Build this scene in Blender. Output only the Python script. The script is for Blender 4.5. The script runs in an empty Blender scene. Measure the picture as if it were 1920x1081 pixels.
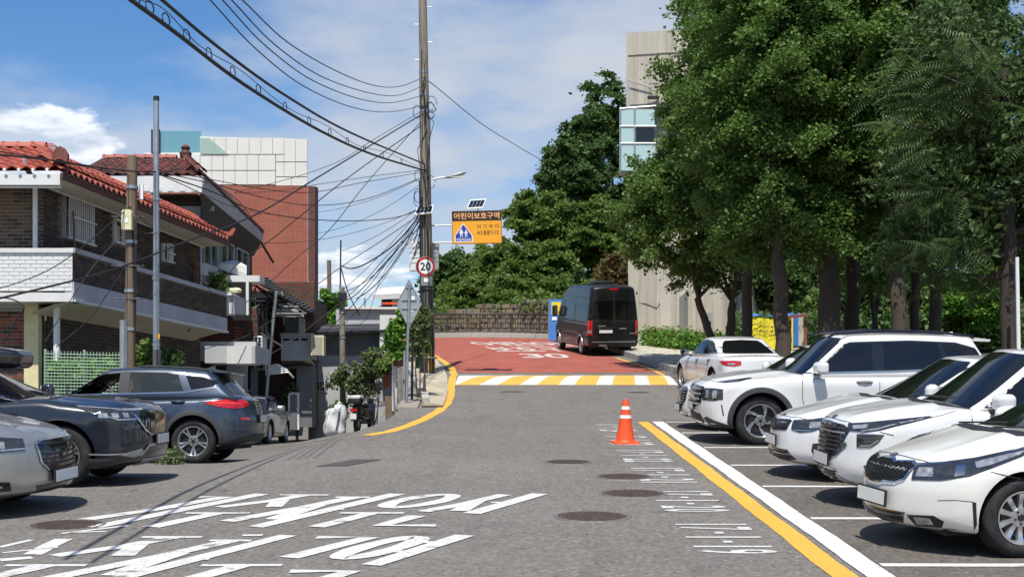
import bpy,bmesh,math,random
import numpy as np
from mathutils import Vector,Matrix
from mathutils.bvhtree import BVHTree
R=math.radians
SC=bpy.context.scene
COL=SC.collection
rng=np.random.default_rng(7)
random.seed(7)
# camera, sky, sun, exposure
F_PX,CX,HY,CAMZ=2580.0,960.0,790.0,1.9
cam=bpy.data.objects.new('camera',bpy.data.cameras.new('camera'))
COL.objects.link(cam)
cam.location=(0,0,CAMZ)
cam.rotation_euler=(R(90),0,0)
cam.data.sensor_width=36.0
cam.data.lens=36.0*F_PX/1920.0
cam.data.shift_y=(HY-540.5)/1920.0
cam.data.clip_start=0.1
cam.data.clip_end=3000
SC.camera=cam
SUN_EL,SUN_DX=61.0,0.14
ce,se=math.cos(R(SUN_EL)),math.sin(R(SUN_EL))
sd=Vector((SUN_DX,1.0,0)).normalized()*ce+Vector((0,0,-se))
sun=bpy.data.objects.new('sun',bpy.data.lights.new('sun','SUN'))
COL.objects.link(sun)
sun.data.energy=4.6
sun.data.angle=R(0.53)
sun.data.color=(1.0,0.955,0.88)
sun.rotation_euler=sd.to_track_quat('-Z','Y').to_euler()
world=bpy.data.worlds.new('World')
SC.world=world
world.use_nodes=True
WT=world.node_tree
WT.nodes.clear()
def wn(t,**kw):
 n=WT.nodes.new(t)
 for k,v in kw.items():setattr(n,k,v)
 return n
def wl(a,b):WT.links.new(a,b)
wout=wn('ShaderNodeOutputWorld');wbg=wn('ShaderNodeBackground');wbg.inputs['Strength'].default_value=0.118
wl(wbg.outputs[0],wout.inputs[0])
sky=wn('ShaderNodeTexSky',sky_type='NISHITA')
sky.sun_disc=False
sky.sun_elevation=R(SUN_EL)
sky.sun_rotation=math.atan2(-sd.x,-sd.y)
sky.altitude=100;sky.air_density=1.0;sky.dust_density=0.5;sky.ozone_density=3.0
hsv=wn('ShaderNodeHueSaturation');hsv.inputs['Saturation'].default_value=1.28;hsv.inputs['Value'].default_value=0.98;hsv.inputs['Hue'].default_value=0.505
wl(sky.outputs[0],hsv.inputs['Color'])
tco=wn('ShaderNodeTexCoord')
sep=wn('ShaderNodeSeparateXYZ');wl(tco.outputs['Generated'],sep.inputs[0])
def wmath(op,a,b=None,c=None):
 n=wn('ShaderNodeMath',operation=op)
 for i,v in enumerate((a,b,c)):
  if v is None:continue
  if isinstance(v,(int,float)):n.inputs[i].default_value=v
  else:wl(v,n.inputs[i])
 return n.outputs[0]
zc=wmath('ADD',wmath('MAXIMUM',sep.outputs['Z'],0.0),0.16)
comb=wn('ShaderNodeCombineXYZ')
wl(wmath('DIVIDE',sep.outputs['X'],zc),comb.inputs[0])
wl(wmath('DIVIDE',sep.outputs['Y'],zc),comb.inputs[1])
def wnoise(scale,detail,rough,off):
 mp=wn('ShaderNodeMapping');mp.inputs['Location'].default_value=off
 wl(comb.outputs[0],mp.inputs['Vector'])
 n=wn('ShaderNodeTexNoise');n.inputs['Scale'].default_value=scale;n.inputs['Detail'].default_value=detail;n.inputs['Roughness'].default_value=rough
 wl(mp.outputs[0],n.inputs['Vector'])
 return n.outputs[0]
def wramp(v,a,b):
 n=wn('ShaderNodeMapRange',interpolation_type='SMOOTHSTEP');n.inputs['From Min'].default_value=a;n.inputs['From Max'].default_value=b
 wl(v,n.inputs['Value']);return n.outputs[0]
def blob(az,el,raz,rel):
 ax=wmath('ARCTAN2',sep.outputs['X'],sep.outputs['Y'])
 ex=wmath('ARCSINE',sep.outputs['Z'])
 dx=wmath('DIVIDE',wmath('SUBTRACT',ax,R(az)),R(raz));dy=wmath('DIVIDE',wmath('SUBTRACT',ex,R(el)),R(rel))
 return wmath('EXPONENT',wmath('MULTIPLY',wmath('ADD',wmath('MULTIPLY',dx,dx),wmath('MULTIPLY',dy,dy)),-1.0))
n1=wnoise(1.7,8.0,0.54,(3.1,1.7,0.0))
n2=wnoise(4.2,10.0,0.60,(0.4,5.2,0.0))
veil=wmath('ADD',wmath('MULTIPLY_ADD',n1,2.3,-0.80),wmath('MULTIPLY',blob(-5,13.5,10,5.0),0.42))
veil=wmath('ADD',veil,wmath('MULTIPLY',blob(-4,6.5,14,3.0),0.20))
veil=wmath('SUBTRACT',veil,wmath('MULTIPLY',blob(-18,14.5,6,3.4),0.16))
veil=wmath('SUBTRACT',veil,wmath('MULTIPLY',blob(4,11.0,5,2.2),0.10))
veil=wramp(veil,0.14,0.95)
puff=wmath('ADD',wmath('MULTIPLY',n2,0.95),wmath('MULTIPLY',blob(-20.0,10.6,5.0,1.7),0.52))
puff=wmath('ADD',puff,wmath('MULTIPLY',blob(-7.5,6.2,6.5,1.7),0.36))
puff=wmath('ADD',puff,wmath('MULTIPLY',blob(0.6,8.3,1.8,1.0),0.34))
puff=wramp(puff,0.70,0.80)
mixv=wn('ShaderNodeMix',data_type='RGBA');mixv.inputs['B'].default_value=(4.3,4.65,5.25,1)
wl(wmath('MULTIPLY',veil,0.97),mixv.inputs['Factor']);wl(hsv.outputs[0],mixv.inputs['A'])
shp=wn('ShaderNodeMix',data_type='RGBA');shp.inputs['A'].default_value=(4.3,4.9,5.9,1);shp.inputs['B'].default_value=(8.0,8.2,8.5,1)
wl(wramp(wnoise(7.0,6.0,0.6,(0.43,5.26,0.0)),0.36,0.60),shp.inputs['Factor'])
mixp=wn('ShaderNodeMix',data_type='RGBA');wl(shp.outputs[2],mixp.inputs['B'])
wl(wmath('MULTIPLY',puff,0.80),mixp.inputs['Factor']);wl(mixv.outputs[2],mixp.inputs['A'])
wl(mixp.outputs[2],wbg.inputs['Color'])
SC.view_settings.view_transform='Standard'
SC.view_settings.look='None'
SC.view_settings.exposure=0.25
SC.view_settings.gamma=1.0
SC.view_settings.use_curve_mapping=False
SC.render.engine='CYCLES'
SC.cycles.use_denoising=True
SC.cycles.max_bounces=6
SC.cycles.transparent_max_bounces=8
SC.cycles.sample_clamp_indirect=6.0
# places
def P(px,py,Y):
 """the place at distance Y that the photo shows at pixel (px, py)"""
 return Vector(((px-CX)*Y/F_PX,Y,CAMZ-(py-HY)*Y/F_PX))
def G(px,py):
 """the place on the sloping main road seen at a pixel"""
 Y=CAMZ*F_PX/(0.0736*F_PX+(py-HY))
 return Vector(((px-CX)*Y/F_PX,Y,0.0736*Y))
def sstep(t):
 t=np.clip(t,0,1);return t*t*(3-2*t)
def h_main(Y):
 Y=np.asarray(Y,float)
 e=0.036*np.where(Y>40,Y-38,np.where(Y>36,(Y-36)**2/8.0,0))
 hump=0.09*np.where((Y>39)&(Y<43.2),np.sin(np.clip((Y-39)/4.2,0,1)*math.pi)**2,0)
 return 0.0736*Y+e+hump
def h_lane(Y):
 Y=np.asarray(Y,float)
 a=0.0736*Y;b=1.25+0*Y
 k=0.30
 m=np.clip(0.5+0.5*(b-a)/k,0,1)
 return b*(1-m)+a*m-k*m*(1-m)
_EY=[0,15,20,22.8,26,30,33,38,43,50,60,75]
_EX=[-3.0,-2.7,-2.5,-2.45,-2.25,-2.3,-2.45,-2.85,-3.35,-4.3,-7.5,-16]
_WY=[0,22,26,30,33,100]
_WV=[2.2,2.2,1.6,0.5,0.15,0.15]
def edge_x(Y):return np.interp(Y,_EY,_EX)
def zg(X,Y):
 X=np.asarray(X,float);Y=np.asarray(Y,float)
 t=sstep((edge_x(Y)-X)/np.interp(Y,_WY,_WV))
 z=h_main(Y)*(1-t)+(h_lane(Y)+0.34*sstep((X+6.6)/2.0)*sstep((Y-29)/12))*t
 return z
def gz(X,Y):return float(zg(X,Y))
# materials
MATS={}
class NT:
 def __init__(s,m):
  m.use_nodes=True;s.m=m;s.t=m.node_tree;s.t.nodes.clear()
  s.out=s.n('ShaderNodeOutputMaterial');s.b=s.n('ShaderNodeBsdfPrincipled');s.l(s.b.outputs[0],s.out.inputs[0])
  s.tc=s.n('ShaderNodeTexCoord')
 def n(s,t,**kw):
  n=s.t.nodes.new(t)
  for k,v in kw.items():setattr(n,k,v)
  return n
 def l(s,a,b):s.t.links.new(a,b)
 def noise(s,scale,detail=4,rough=0.55,vec=None,stretch=None,coord='Object'):
  n=s.n('ShaderNodeTexNoise');n.inputs['Scale'].default_value=scale;n.inputs['Detail'].default_value=detail;n.inputs['Roughness'].default_value=rough
  v=vec or s.tc.outputs[coord]
  if stretch:
   mp=s.n('ShaderNodeMapping');mp.inputs['Scale'].default_value=stretch;s.l(v,mp.inputs[0]);v=mp.outputs[0]
  s.l(v,n.inputs['Vector']);return n.outputs[0]
 def rng(s,v,a,b,c=0.0,d=1.0):
  n=s.n('ShaderNodeMapRange');n.inputs[1].default_value=a;n.inputs[2].default_value=b;n.inputs[3].default_value=c;n.inputs[4].default_value=d
  s.l(v,n.inputs[0]);return n.outputs[0]
 def mix(s,f,a,b,mode='MIX'):
  n=s.n('ShaderNodeMix',data_type='RGBA',blend_type=mode)
  for sock,v in((n.inputs['Factor'],f),(n.inputs['A'],a),(n.inputs['B'],b)):
   if isinstance(v,(int,float)):sock.default_value=v
   elif isinstance(v,tuple):sock.default_value=(*v[:3],1)
   else:s.l(v,sock)
  return n.outputs[2]
 def bump(s,h,strength=0.3,dist=0.01):
  n=s.n('ShaderNodeBump');n.inputs['Strength'].default_value=strength;n.inputs['Distance'].default_value=dist
  s.l(h,n.inputs['Height']);s.l(n.outputs[0],s.b.inputs['Normal'])
 def set(s,**kw):
  for k,v in kw.items():
   sock=s.b.inputs[k]
   if hasattr(v,'links')or hasattr(v,'is_linked'):s.l(v,sock)
   elif isinstance(v,tuple):sock.default_value=(*v[:3],1)
   else:sock.default_value=v
def mat(name,col,rough=0.6,metal=0.0,var=0.12,scale=6.0,bump=0.0,bscale=40.0,coat=0.0,spec=0.5,stretch=None,dirt=None,coord='Object'):
 if name in MATS:return MATS[name]
 m=bpy.data.materials.new(name);MATS[name]=m
 t=NT(m)
 if var:
  n=t.noise(scale,5,0.6,stretch=stretch,coord=coord)
  lo=tuple(c*(1-var)for c in col);hi=tuple(min(1,c*(1+var))for c in col)
  c=t.mix(t.rng(n,0.3,0.7),lo,hi)
  if dirt:
   d=t.noise(scale*0.37,6,0.7,stretch=stretch,coord=coord)
   c=t.mix(t.rng(d,0.5,0.78,0,dirt[3]),c,dirt[:3])
  t.set(**{'Base Color':c})
 else:t.set(**{'Base Color':col})
 t.set(Roughness=rough,Metallic=metal)
 t.b.inputs['Specular IOR Level'].default_value=spec
 if coat:t.b.inputs['Coat Weight'].default_value=coat;t.b.inputs['Coat Roughness'].default_value=0.03
 if bump:t.bump(t.noise(bscale,4,0.6,coord=coord),bump,0.01)
 return m
def mat_asphalt(name,base,warm=1.0,joints=True):
 m=bpy.data.materials.new(name);MATS[name]=m;t=NT(m)
 pos=t.n('ShaderNodeNewGeometry').outputs['Position']
 big=t.noise(0.35,5,0.6,vec=pos);mid=t.noise(3.0,5,0.65,vec=pos)
 vor=t.n('ShaderNodeTexVoronoi');vor.inputs['Scale'].default_value=30.0;t.l(pos,vor.inputs['Vector'])
 fine=t.noise(55.0,3,0.7,vec=pos)
 c=t.mix(t.rng(big,0.35,0.68),tuple(b*0.86 for b in base),tuple(b*1.12 for b in base))
 c=t.mix(t.rng(mid,0.35,0.7,0,0.5),c,(base[0]*1.15*warm,base[1]*1.1,base[2]*1.02))
 agg=t.n('ShaderNodeSeparateColor');t.l(vor.outputs['Color'],agg.inputs[0])
 c=t.mix(t.rng(agg.outputs[0],0.0,1.0,0.0,0.62),c,t.mix(agg.outputs[1],tuple(b*0.36 for b in base),tuple(b*1.95 for b in base)))
 c=t.mix(t.rng(fine,0.55,0.75,0,0.6),c,tuple(b*0.4 for b in base))
 st=t.noise(0.9,6,0.75,vec=pos,stretch=(2.2,0.35,1))
 c=t.mix(t.rng(st,0.50,0.72,0,0.5),c,tuple(b*0.66 for b in base))
 oil=t.noise(1.7,3,0.5,vec=pos);c=t.mix(t.rng(oil,0.66,0.76,0,0.55),c,tuple(b*0.42 for b in base))
 dst=t.noise(0.55,6,0.7,vec=pos);c=t.mix(t.rng(dst,0.52,0.75,0,0.4),c,(base[0]*1.35,base[1]*1.3,base[2]*1.2))
 cv=t.n('ShaderNodeTexVoronoi',feature='DISTANCE_TO_EDGE');cv.inputs['Scale'].default_value=0.22
 wob=t.n('ShaderNodeVectorMath',operation='ADD');nn=t.n('ShaderNodeTexNoise');nn.inputs['Scale'].default_value=1.4;nn.inputs['Detail'].default_value=5
 t.l(pos,nn.inputs['Vector']);sc_=t.n('ShaderNodeVectorMath',operation='SCALE');sc_.inputs['Scale'].default_value=1.6
 t.l(nn.outputs['Color'],sc_.inputs[0]);t.l(pos,wob.inputs[0]);t.l(sc_.outputs[0],wob.inputs[1]);t.l(wob.outputs[0],cv.inputs['Vector'])
 crk=t.rng(cv.outputs['Distance'],0.0,0.006,0.85,0.0)
 gate=t.rng(t.noise(0.18,2,0.5,vec=pos),0.48,0.56)
 mm=t.n('ShaderNodeMath',operation='MULTIPLY');t.l(crk,mm.inputs[0]);t.l(gate,mm.inputs[1])
 c=t.mix(mm.outputs[0],c,tuple(b*0.25 for b in base))
 t.set(**{'Base Color':c,'Roughness':0.93})
 t.b.inputs['Specular IOR Level'].default_value=0.18
 hgt=t.n('ShaderNodeMath',operation='ADD');t.l(vor.outputs['Distance'],hgt.inputs[0]);t.l(fine,hgt.inputs[1])
 t.bump(hgt.outputs[0],0.55,0.012)
 return m
def mat_paint(name,col,wear=0.5,under=(0.16,0.155,0.15)):
 """road paint, scuffed through to the asphalt in places"""
 m=bpy.data.materials.new(name);MATS[name]=m;t=NT(m)
 pos=t.n('ShaderNodeNewGeometry').outputs['Position']
 a=t.noise(28.0,4,0.75,vec=pos);b=t.noise(2.2,5,0.7,vec=pos,stretch=(1,2.2,1));g=t.noise(1.1,4,0.6,vec=pos)
 c=t.mix(t.rng(g,0.3,0.7),tuple(x*0.86 for x in col),col)
 c=t.mix(t.rng(a,0.52,0.70,0,min(1,0.75*wear)),c,under)
 c=t.mix(t.rng(b,0.60-.10*max(0,wear-1),0.68-.10*max(0,wear-1),0,min(1,0.9*wear)),c,under)
 t.set(**{'Base Color':c,'Roughness':0.75});t.b.inputs['Specular IOR Level'].default_value=0.25
 t.bump(a,0.25,0.006)
 return m
def mat_brick(name,c1,c2,mortar,w=0.21,h=0.067,gap=0.01,axis='X'):
 """far brickwork whose single bricks are only a few pixels; u runs along x+y of the object, v up"""
 m=bpy.data.materials.new(name);MATS[name]=m;t=NT(m)
 s=t.n('ShaderNodeSeparateXYZ');t.l(t.tc.outputs['Object'],s.inputs[0])
 cb=t.n('ShaderNodeCombineXYZ')
 ad=t.n('ShaderNodeMath',operation='ADD');t.l(s.outputs[0],ad.inputs[0]);t.l(s.outputs[1],ad.inputs[1])
 t.l(ad.outputs[0],cb.inputs[0]);t.l(s.outputs[2],cb.inputs[1])
 br=t.n('ShaderNodeTexBrick');t.l(cb.outputs[0],br.inputs['Vector'])
 br.inputs['Scale'].default_value=1.0;br.inputs['Brick Width'].default_value=w+gap;br.inputs['Row Height'].default_value=h+gap
 br.inputs['Mortar Size'].default_value=gap;br.inputs['Color1'].default_value=(*c1,1);br.inputs['Color2'].default_value=(*c2,1);br.inputs['Mortar'].default_value=(*mortar,1)
 n=t.noise(0.8,5,0.65);n2=t.noise(9,4,0.6)
 c=t.mix(t.rng(n,0.35,0.7,0,0.35),br.outputs['Color'],tuple(x*0.55 for x in c1))
 c=t.mix(t.rng(n2,0.4,0.7,0,0.3),c,tuple(min(1,x*1.3)for x in c2))
 t.set(**{'Base Color':c,'Roughness':0.85});t.bump(br.outputs['Fac'],-0.6,0.01)
 return m
def mat_car(name,col,metal=0.0,rough=0.32,flake=0.0):
 if name in MATS:return MATS[name]
 m=bpy.data.materials.new(name);MATS[name]=m;t=NT(m)
 d=t.noise(2.5,5,0.6);f=t.noise(600,2,0.6)
 dust=t.rng(d,0.45,0.8,0,0.10 if max(col)>.2 else 0.025)
 c=t.mix(dust,col,(0.42,0.40,0.36))
 if flake:c=t.mix(t.rng(f,0.5,0.8,0,flake),c,tuple(min(1,x*1.8+0.03)for x in col))
 t.set(**{'Base Color':c,'Metallic':metal,'Roughness':rough})
 t.b.inputs['Coat Weight'].default_value=1.0
 t.l(t.rng(d,0.3,0.8,0.02,0.09),t.b.inputs['Coat Roughness'])
 return m
def mat_leaf(name,c1,c2,c3,trans=0.35,rough=0.5):
 m=bpy.data.materials.new(name);MATS[name]=m;t=NT(m)
 pos=t.n('ShaderNodeNewGeometry').outputs['Position']
 n=t.noise(0.9,3,0.6,vec=pos);n2=t.noise(14,2,0.6,vec=pos)
 c=t.mix(t.rng(n,0.35,0.65),c1,c2)
 c=t.mix(t.rng(n2,0.5,0.72,0,0.75),c,c3)
 t.set(**{'Base Color':c,'Roughness':rough});t.b.inputs['Specular IOR Level'].default_value=0.35
 tr=t.n('ShaderNodeBsdfTranslucent');t.l(c,tr.inputs['Color'])
 mx=t.n('ShaderNodeMixShader');mx.inputs[0].default_value=trans
 t.l(t.b.outputs[0],mx.inputs[1]);t.l(tr.outputs[0],mx.inputs[2]);t.l(mx.outputs[0],t.out.inputs[0])
 return m
def mat_glass(name,tint=(0.25,0.3,0.32),alpha=0.35,rough=0.02):
 """thin see-through pane"""
 m=bpy.data.materials.new(name);MATS[name]=m;t=NT(m)
 t.set(**{'Base Color':tint,'Roughness':rough});t.b.inputs['Alpha'].default_value=alpha
 t.l(t.rng(t.noise(3,3),0.3,0.7,rough,rough+0.03),t.b.inputs['Roughness'])
 return m
# mesh builder
class MB:
 def __init__(s):s.v=[];s.f=[];s.m=[];s.mi=0
 def add(s,vs,fs,M=None):
  o=len(s.v)
  if M is not None:vs=[M@Vector(p)for p in vs]
  s.v+=[tuple(p)for p in vs]
  s.f+=[tuple(i+o for i in f)for f in fs]
  s.m+=[s.mi]*len(fs)
  return s
 def box(s,c,d,M=None,rz=0.0,bev=0.0):
  x,y,z=(k/2 for k in d)
  if bev:
   b=min(bev,x*.9,y*.9,z*.9)
   bm=bmesh.new();bmesh.ops.create_cube(bm,size=1)
   for v in bm.verts:v.co=Vector((v.co.x*2*x,v.co.y*2*y,v.co.z*2*z))
   bmesh.ops.bevel(bm,geom=list(bm.edges),offset=b,segments=2,affect='EDGES',profile=0.6)
   bm.verts.index_update()
   vs=[v.co.copy()for v in bm.verts];fs=[tuple(v.index for v in f.verts)for f in bm.faces];bm.free()
  else:
   vs=[Vector((sx*x,sy*y,sz*z))for sx in(-1,1)for sy in(-1,1)for sz in(-1,1)]
   fs=[(0,1,3,2),(4,6,7,5),(0,4,5,1),(2,3,7,6),(0,2,6,4),(1,5,7,3)]
  T=Matrix.Translation(c)@Matrix.Rotation(rz,4,'Z')
  if M is not None:T=M@T
  return s.add(vs,fs,T)
 def tube(s,pts,r,n=8,caps=True):
  pts=[Vector(p)for p in pts];k=len(pts)
  rs=r if isinstance(r,(list,tuple))else[r]*k
  vs,fs=[],[]
  up0=None
  for i,p in enumerate(pts):
   d=(pts[min(i+1,k-1)]-pts[max(i-1,0)]).normalized()
   if up0 is None:
    up0=Vector((0,0,1))if abs(d.z)<0.9 else Vector((1,0,0))
   a=d.cross(up0).normalized();b=d.cross(a).normalized();up0=-b if False else up0
   for j in range(n):
    t=2*math.pi*j/n
    vs.append(p+(a*math.cos(t)+b*math.sin(t))*rs[i])
  for i in range(k-1):
   for j in range(n):
    j2=(j+1)%n
    fs.append((i*n+j,i*n+j2,(i+1)*n+j2,(i+1)*n+j))
  if caps:fs+=[tuple(range(n-1,-1,-1)),tuple(range((k-1)*n,k*n))]
  return s.add(vs,fs)
 def lathe(s,prof,n=24,M=None,close=False):
  """prof: (radius, height) pairs round local Z"""
  vs,fs=[],[];k=len(prof)
  for(r,h)in prof:
   for j in range(n):
    t=2*math.pi*j/n;vs.append(Vector((r*math.cos(t),r*math.sin(t),h)))
  for i in range(k-1+(1 if close else 0)):
   for j in range(n):
    j2=(j+1)%n;i2=(i+1)%k
    fs.append((i*n+j,i*n+j2,i2*n+j2,i2*n+j))
  return s.add(vs,fs,M)
 def disc(s,r,h,n=24,M=None):
  return s.add([Vector((r*math.cos(2*math.pi*j/n),r*math.sin(2*math.pi*j/n),h))for j in range(n)],[tuple(range(n))],M)
 def prism(s,poly,d,M=None):
  """closed polygon (x, y) pulled to depth d along local Z"""
  n=len(poly)
  vs=[Vector((p[0],p[1],0))for p in poly]+[Vector((p[0],p[1],d))for p in poly]
  fs=[tuple(range(n-1,-1,-1)),tuple(range(n,2*n))]+[(i,(i+1)%n,n+(i+1)%n,n+i)for i in range(n)]
  return s.add(vs,fs,M)
 def hexa(s,a,b):
  """two quads (bottom, top) of four corners each"""
  return s.add(list(a)+list(b),[(3,2,1,0),(4,5,6,7),(0,1,5,4),(1,2,6,5),(2,3,7,6),(3,0,4,7)])
 def slab(s,quad,t):
  """a four-cornered plate of thickness t behind its face"""
  q=[Vector(p)for p in quad];n=(q[1]-q[0]).cross(q[3]-q[0]).normalized()*t
  return s.hexa([p-n for p in q],q)
 def mesh(s,name,mats,smooth=False,angle=40):
  me=bpy.data.meshes.new(name)
  me.from_pydata(s.v,[],s.f)
  for m in(mats if isinstance(mats,(list,tuple))else[mats]):me.materials.append(m)
  if any(s.m):me.polygons.foreach_set('material_index',s.m)
  fix_normals(me)
  if smooth:shade(me,angle)
  me.update();return me
 def build(s,name,mats,parent=None,smooth=False,angle=40):
  return obj(name,s.mesh(name,mats,smooth,angle),parent)
def fix_normals(me):
 bm=bmesh.new();bm.from_mesh(me);bmesh.ops.recalc_face_normals(bm,faces=bm.faces);bm.to_mesh(me);bm.free()
def shade(me,angle=40):
 me.polygons.foreach_set('use_smooth',[True]*len(me.polygons))
 me.set_sharp_from_angle(angle=R(angle))
def obj(name,me,parent=None,loc=None,rot=None):
 o=bpy.data.objects.new(name,me);COL.objects.link(o)
 if parent is not None:o.parent=parent
 if loc is not None:o.location=loc
 if rot is not None:o.rotation_euler=rot
 return o
def tag(o,label=None,cat=None,group=None,kind=None):
 if label:o['label']=label
 if cat:o['category']=cat
 if group:o['group']=group
 if kind:o['kind']=kind
 return o
def thing(name,label,cat,loc=(0,0,0),rz=0.0,group=None):
 o=bpy.data.objects.new(name,None);COL.objects.link(o)
 o.location=loc;o.rotation_euler=(0,0,rz);o.empty_display_size=0.2
 return tag(o,label,cat,group)
def copy_tree(o,parent=None):
 c=o.copy();COL.objects.link(c)
 if parent is not None:
  c.parent=parent;c.matrix_parent_inverse=o.matrix_parent_inverse.copy()
 for ch in o.children:copy_tree(ch,c)
 return c
def evaluated_mesh(o,name):
 dg=bpy.context.evaluated_depsgraph_get()
 me=bpy.data.meshes.new_from_object(o.evaluated_get(dg));me.name=name
 return me
FONT_CACHE={}
def text_mesh(s,size=1.0,extrude=0.0,align='LEFT',bold=0.0,space=1.0):
 cu=bpy.data.curves.new('lettering','FONT');cu.body=s;cu.size=size;cu.extrude=extrude;cu.align_x=align
 cu.offset=bold;cu.space_character=space;cu.resolution_u=4
 o=bpy.data.objects.new('lettering',cu);COL.objects.link(o)
 me=evaluated_mesh(o,'lettering')
 bpy.data.objects.remove(o);bpy.data.curves.remove(cu)
 return me
def fit_text(s,x0,x1,y0,y1,bold=0.0):
 """text as flat (x, y) vertices stretched into a rectangle; returns (verts, faces)"""
 me=text_mesh(s,1.0,bold=bold)
 v=np.array([tuple(p.co)for p in me.vertices]);f=[tuple(p.vertices)for p in me.polygons]
 bpy.data.meshes.remove(me)
 lo,hi=v.min(0),v.max(0);w=np.maximum(hi-lo,1e-6)
 xy=np.column_stack([x0+(v[:,0]-lo[0])/w[0]*(x1-x0),y0+(v[:,1]-lo[1])/w[1]*(y1-y0)])
 return xy,f
def add_text(mb,s,x0,x1,y0,y1,fn,bold=0.0):
 xy,f=fit_text(s,x0,x1,y0,y1,bold)
 mb.add([fn(a,b)for a,b in xy],f)
# ground, roads and markings
M_ASPH=mat_asphalt('asphalt',(0.165,0.154,0.140))
M_ASPH_LOT=mat_asphalt('asphalt_lot',(0.130,0.116,0.103))
M_WHITE=mat_paint('white_road_paint',(0.70,0.69,0.66),0.85)
M_WHITE_OLD=mat_paint('old_white_paint',(0.66,0.65,0.62),1.0)
M_YELLOW=mat_paint('yellow_road_paint',(0.72,0.41,0.06),0.6)
M_YELLOW_HUMP=mat_paint('yellow_hump_paint',(0.74,0.43,0.08),0.35)
M_WHITE_HUMP=mat_paint('white_hump_paint',(0.68,0.67,0.62),0.45)
M_RED=mat('red_road_coating',(0.33,0.095,0.068),0.9,var=0.2,scale=1.4,bump=0.3,bscale=60,dirt=(0.20,0.085,0.07,0.6),spec=0.2)
M_CONC=mat('pale_concrete',(0.42,0.40,0.36),0.9,var=0.18,scale=2.5,bump=0.25,bscale=30,dirt=(0.16,0.15,0.13,0.6))
M_GRANITE=mat('granite',(0.36,0.35,0.33),0.8,var=0.2,scale=30,bump=0.15,bscale=80,dirt=(0.16,0.15,0.14,0.5))
M_SOIL=mat('soil',(0.085,0.070,0.045),0.95,var=0.35,scale=1.2,bump=0.5,bscale=18)
M_IRON=mat('cast_iron',(0.105,0.078,0.066),0.6,0.35,var=0.3,scale=16,bump=0.5,bscale=60)
M_IRON_RIM=mat('worn_iron_rim',(0.21,0.18,0.16),0.6,0.4,var=0.3,scale=20)
M_GREY_STEEL=mat('galvanised_steel',(0.42,0.44,0.46),0.42,0.75,var=0.15,scale=9,dirt=(0.2,0.2,0.2,0.35))
M_BLACK=mat('black_rubber',(0.018,0.018,0.02),0.55,var=0.2)
M_BLACK_METAL=mat('black_metal',(0.03,0.03,0.033),0.45,0.3,var=0.2)
M_WOOD=mat('weathered_wood',(0.17,0.125,0.085),0.85,var=0.3,scale=5,stretch=(8,8,0.6),bump=0.35,bscale=30)
def axis_pts(spec):
 out=[]
 for a,b,st in spec:
  n=max(1,int(round((b-a)/st)));out+=[a+(b-a)*i/n for i in range(n)]
 out.append(spec[-1][1]);return np.array(out)
def grid_mesh(name,xs,ys,zf,m,kind='structure'):
 X,Y=np.meshgrid(xs,ys);Z=zf(X,Y)
 v=np.column_stack([X.ravel(),Y.ravel(),Z.ravel()])
 nx,ny=len(xs),len(ys)
 i=np.arange(nx-1)[None,:]+nx*np.arange(ny-1)[:,None]
 f=np.stack([i,i+1,i+1+nx,i+nx],-1).reshape(-1,4)
 me=bpy.data.meshes.new(name);me.from_pydata(v.tolist(),[],f.tolist());me.materials.append(m)
 me.polygons.foreach_set('use_smooth',[True]*len(me.polygons))
 o=obj(name,me);tag(o,kind=kind);return o
def far_z(X,Y):
 z=zg(X,Y)
 d=np.maximum(0,Y-70+0.0*X)
 rise=np.minimum(d*0.22,7)
 side=sstep((X+14)/12.0)
 z=np.where(Y>70,h_main(np.minimum(Y,70))*side+h_lane(np.minimum(Y,70))*(1-side)+rise*side,z)
 return z
gxs=axis_pts([(-260,-60,20),(-60,-14,2),(-14,-5,0.5),(-5,-1.4,0.1),(-1.4,9,0.4),(9,20,1),(20,60,4),(60,260,20)])
gys=axis_pts([(-30,0,3),(0,20,0.5),(20,48,0.3),(48,75,0.8),(75,140,5),(140,500,30)])
gr_=grid_mesh('ground',gxs,gys,far_z,M_ASPH)
M_SLOPE=mat('wooded_slope_floor',(0.05,0.065,0.025),0.95,var=0.4,scale=0.8,bump=0.6,bscale=4)
gr_.data.materials.append(M_SLOPE)
for p_ in gr_.data.polygons:
 if p_.center.y>70.5 or p_.center.x>26 or p_.center.x<-30 or(p_.center.y>48 and p_.center.x>14):p_.material_index=1
def surf_patch(mb,poly,lift=0.004,step=0.35):
 """flat polygon (x, y) cut into a grid and laid on the road surface"""
 bm=bmesh.new()
 vs=[bm.verts.new((p[0],p[1],0))for p in poly]
 bm.faces.new(vs)
 xs=[p[0]for p in poly];ys=[p[1]for p in poly]
 for ax,lo,hi in((0,min(xs),max(xs)),(1,min(ys),max(ys))):
  k=int(math.floor(lo/step))+1
  while k*step<hi:
   co=[0,0,0];no=[0,0,0];co[ax]=k*step;no[ax]=1
   bmesh.ops.bisect_plane(bm,geom=list(bm.verts)+list(bm.edges)+list(bm.faces),plane_co=co,plane_no=no)
   k+=1
 bmesh.ops.triangulate(bm,faces=[f for f in bm.faces if len(f.verts)>4])
 bm.verts.index_update()
 mb.add([(v.co.x,v.co.y,gz(v.co.x,v.co.y)+lift)for v in bm.verts],[tuple(v.index for v in f.verts)for f in bm.faces])
 bm.free()
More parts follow.
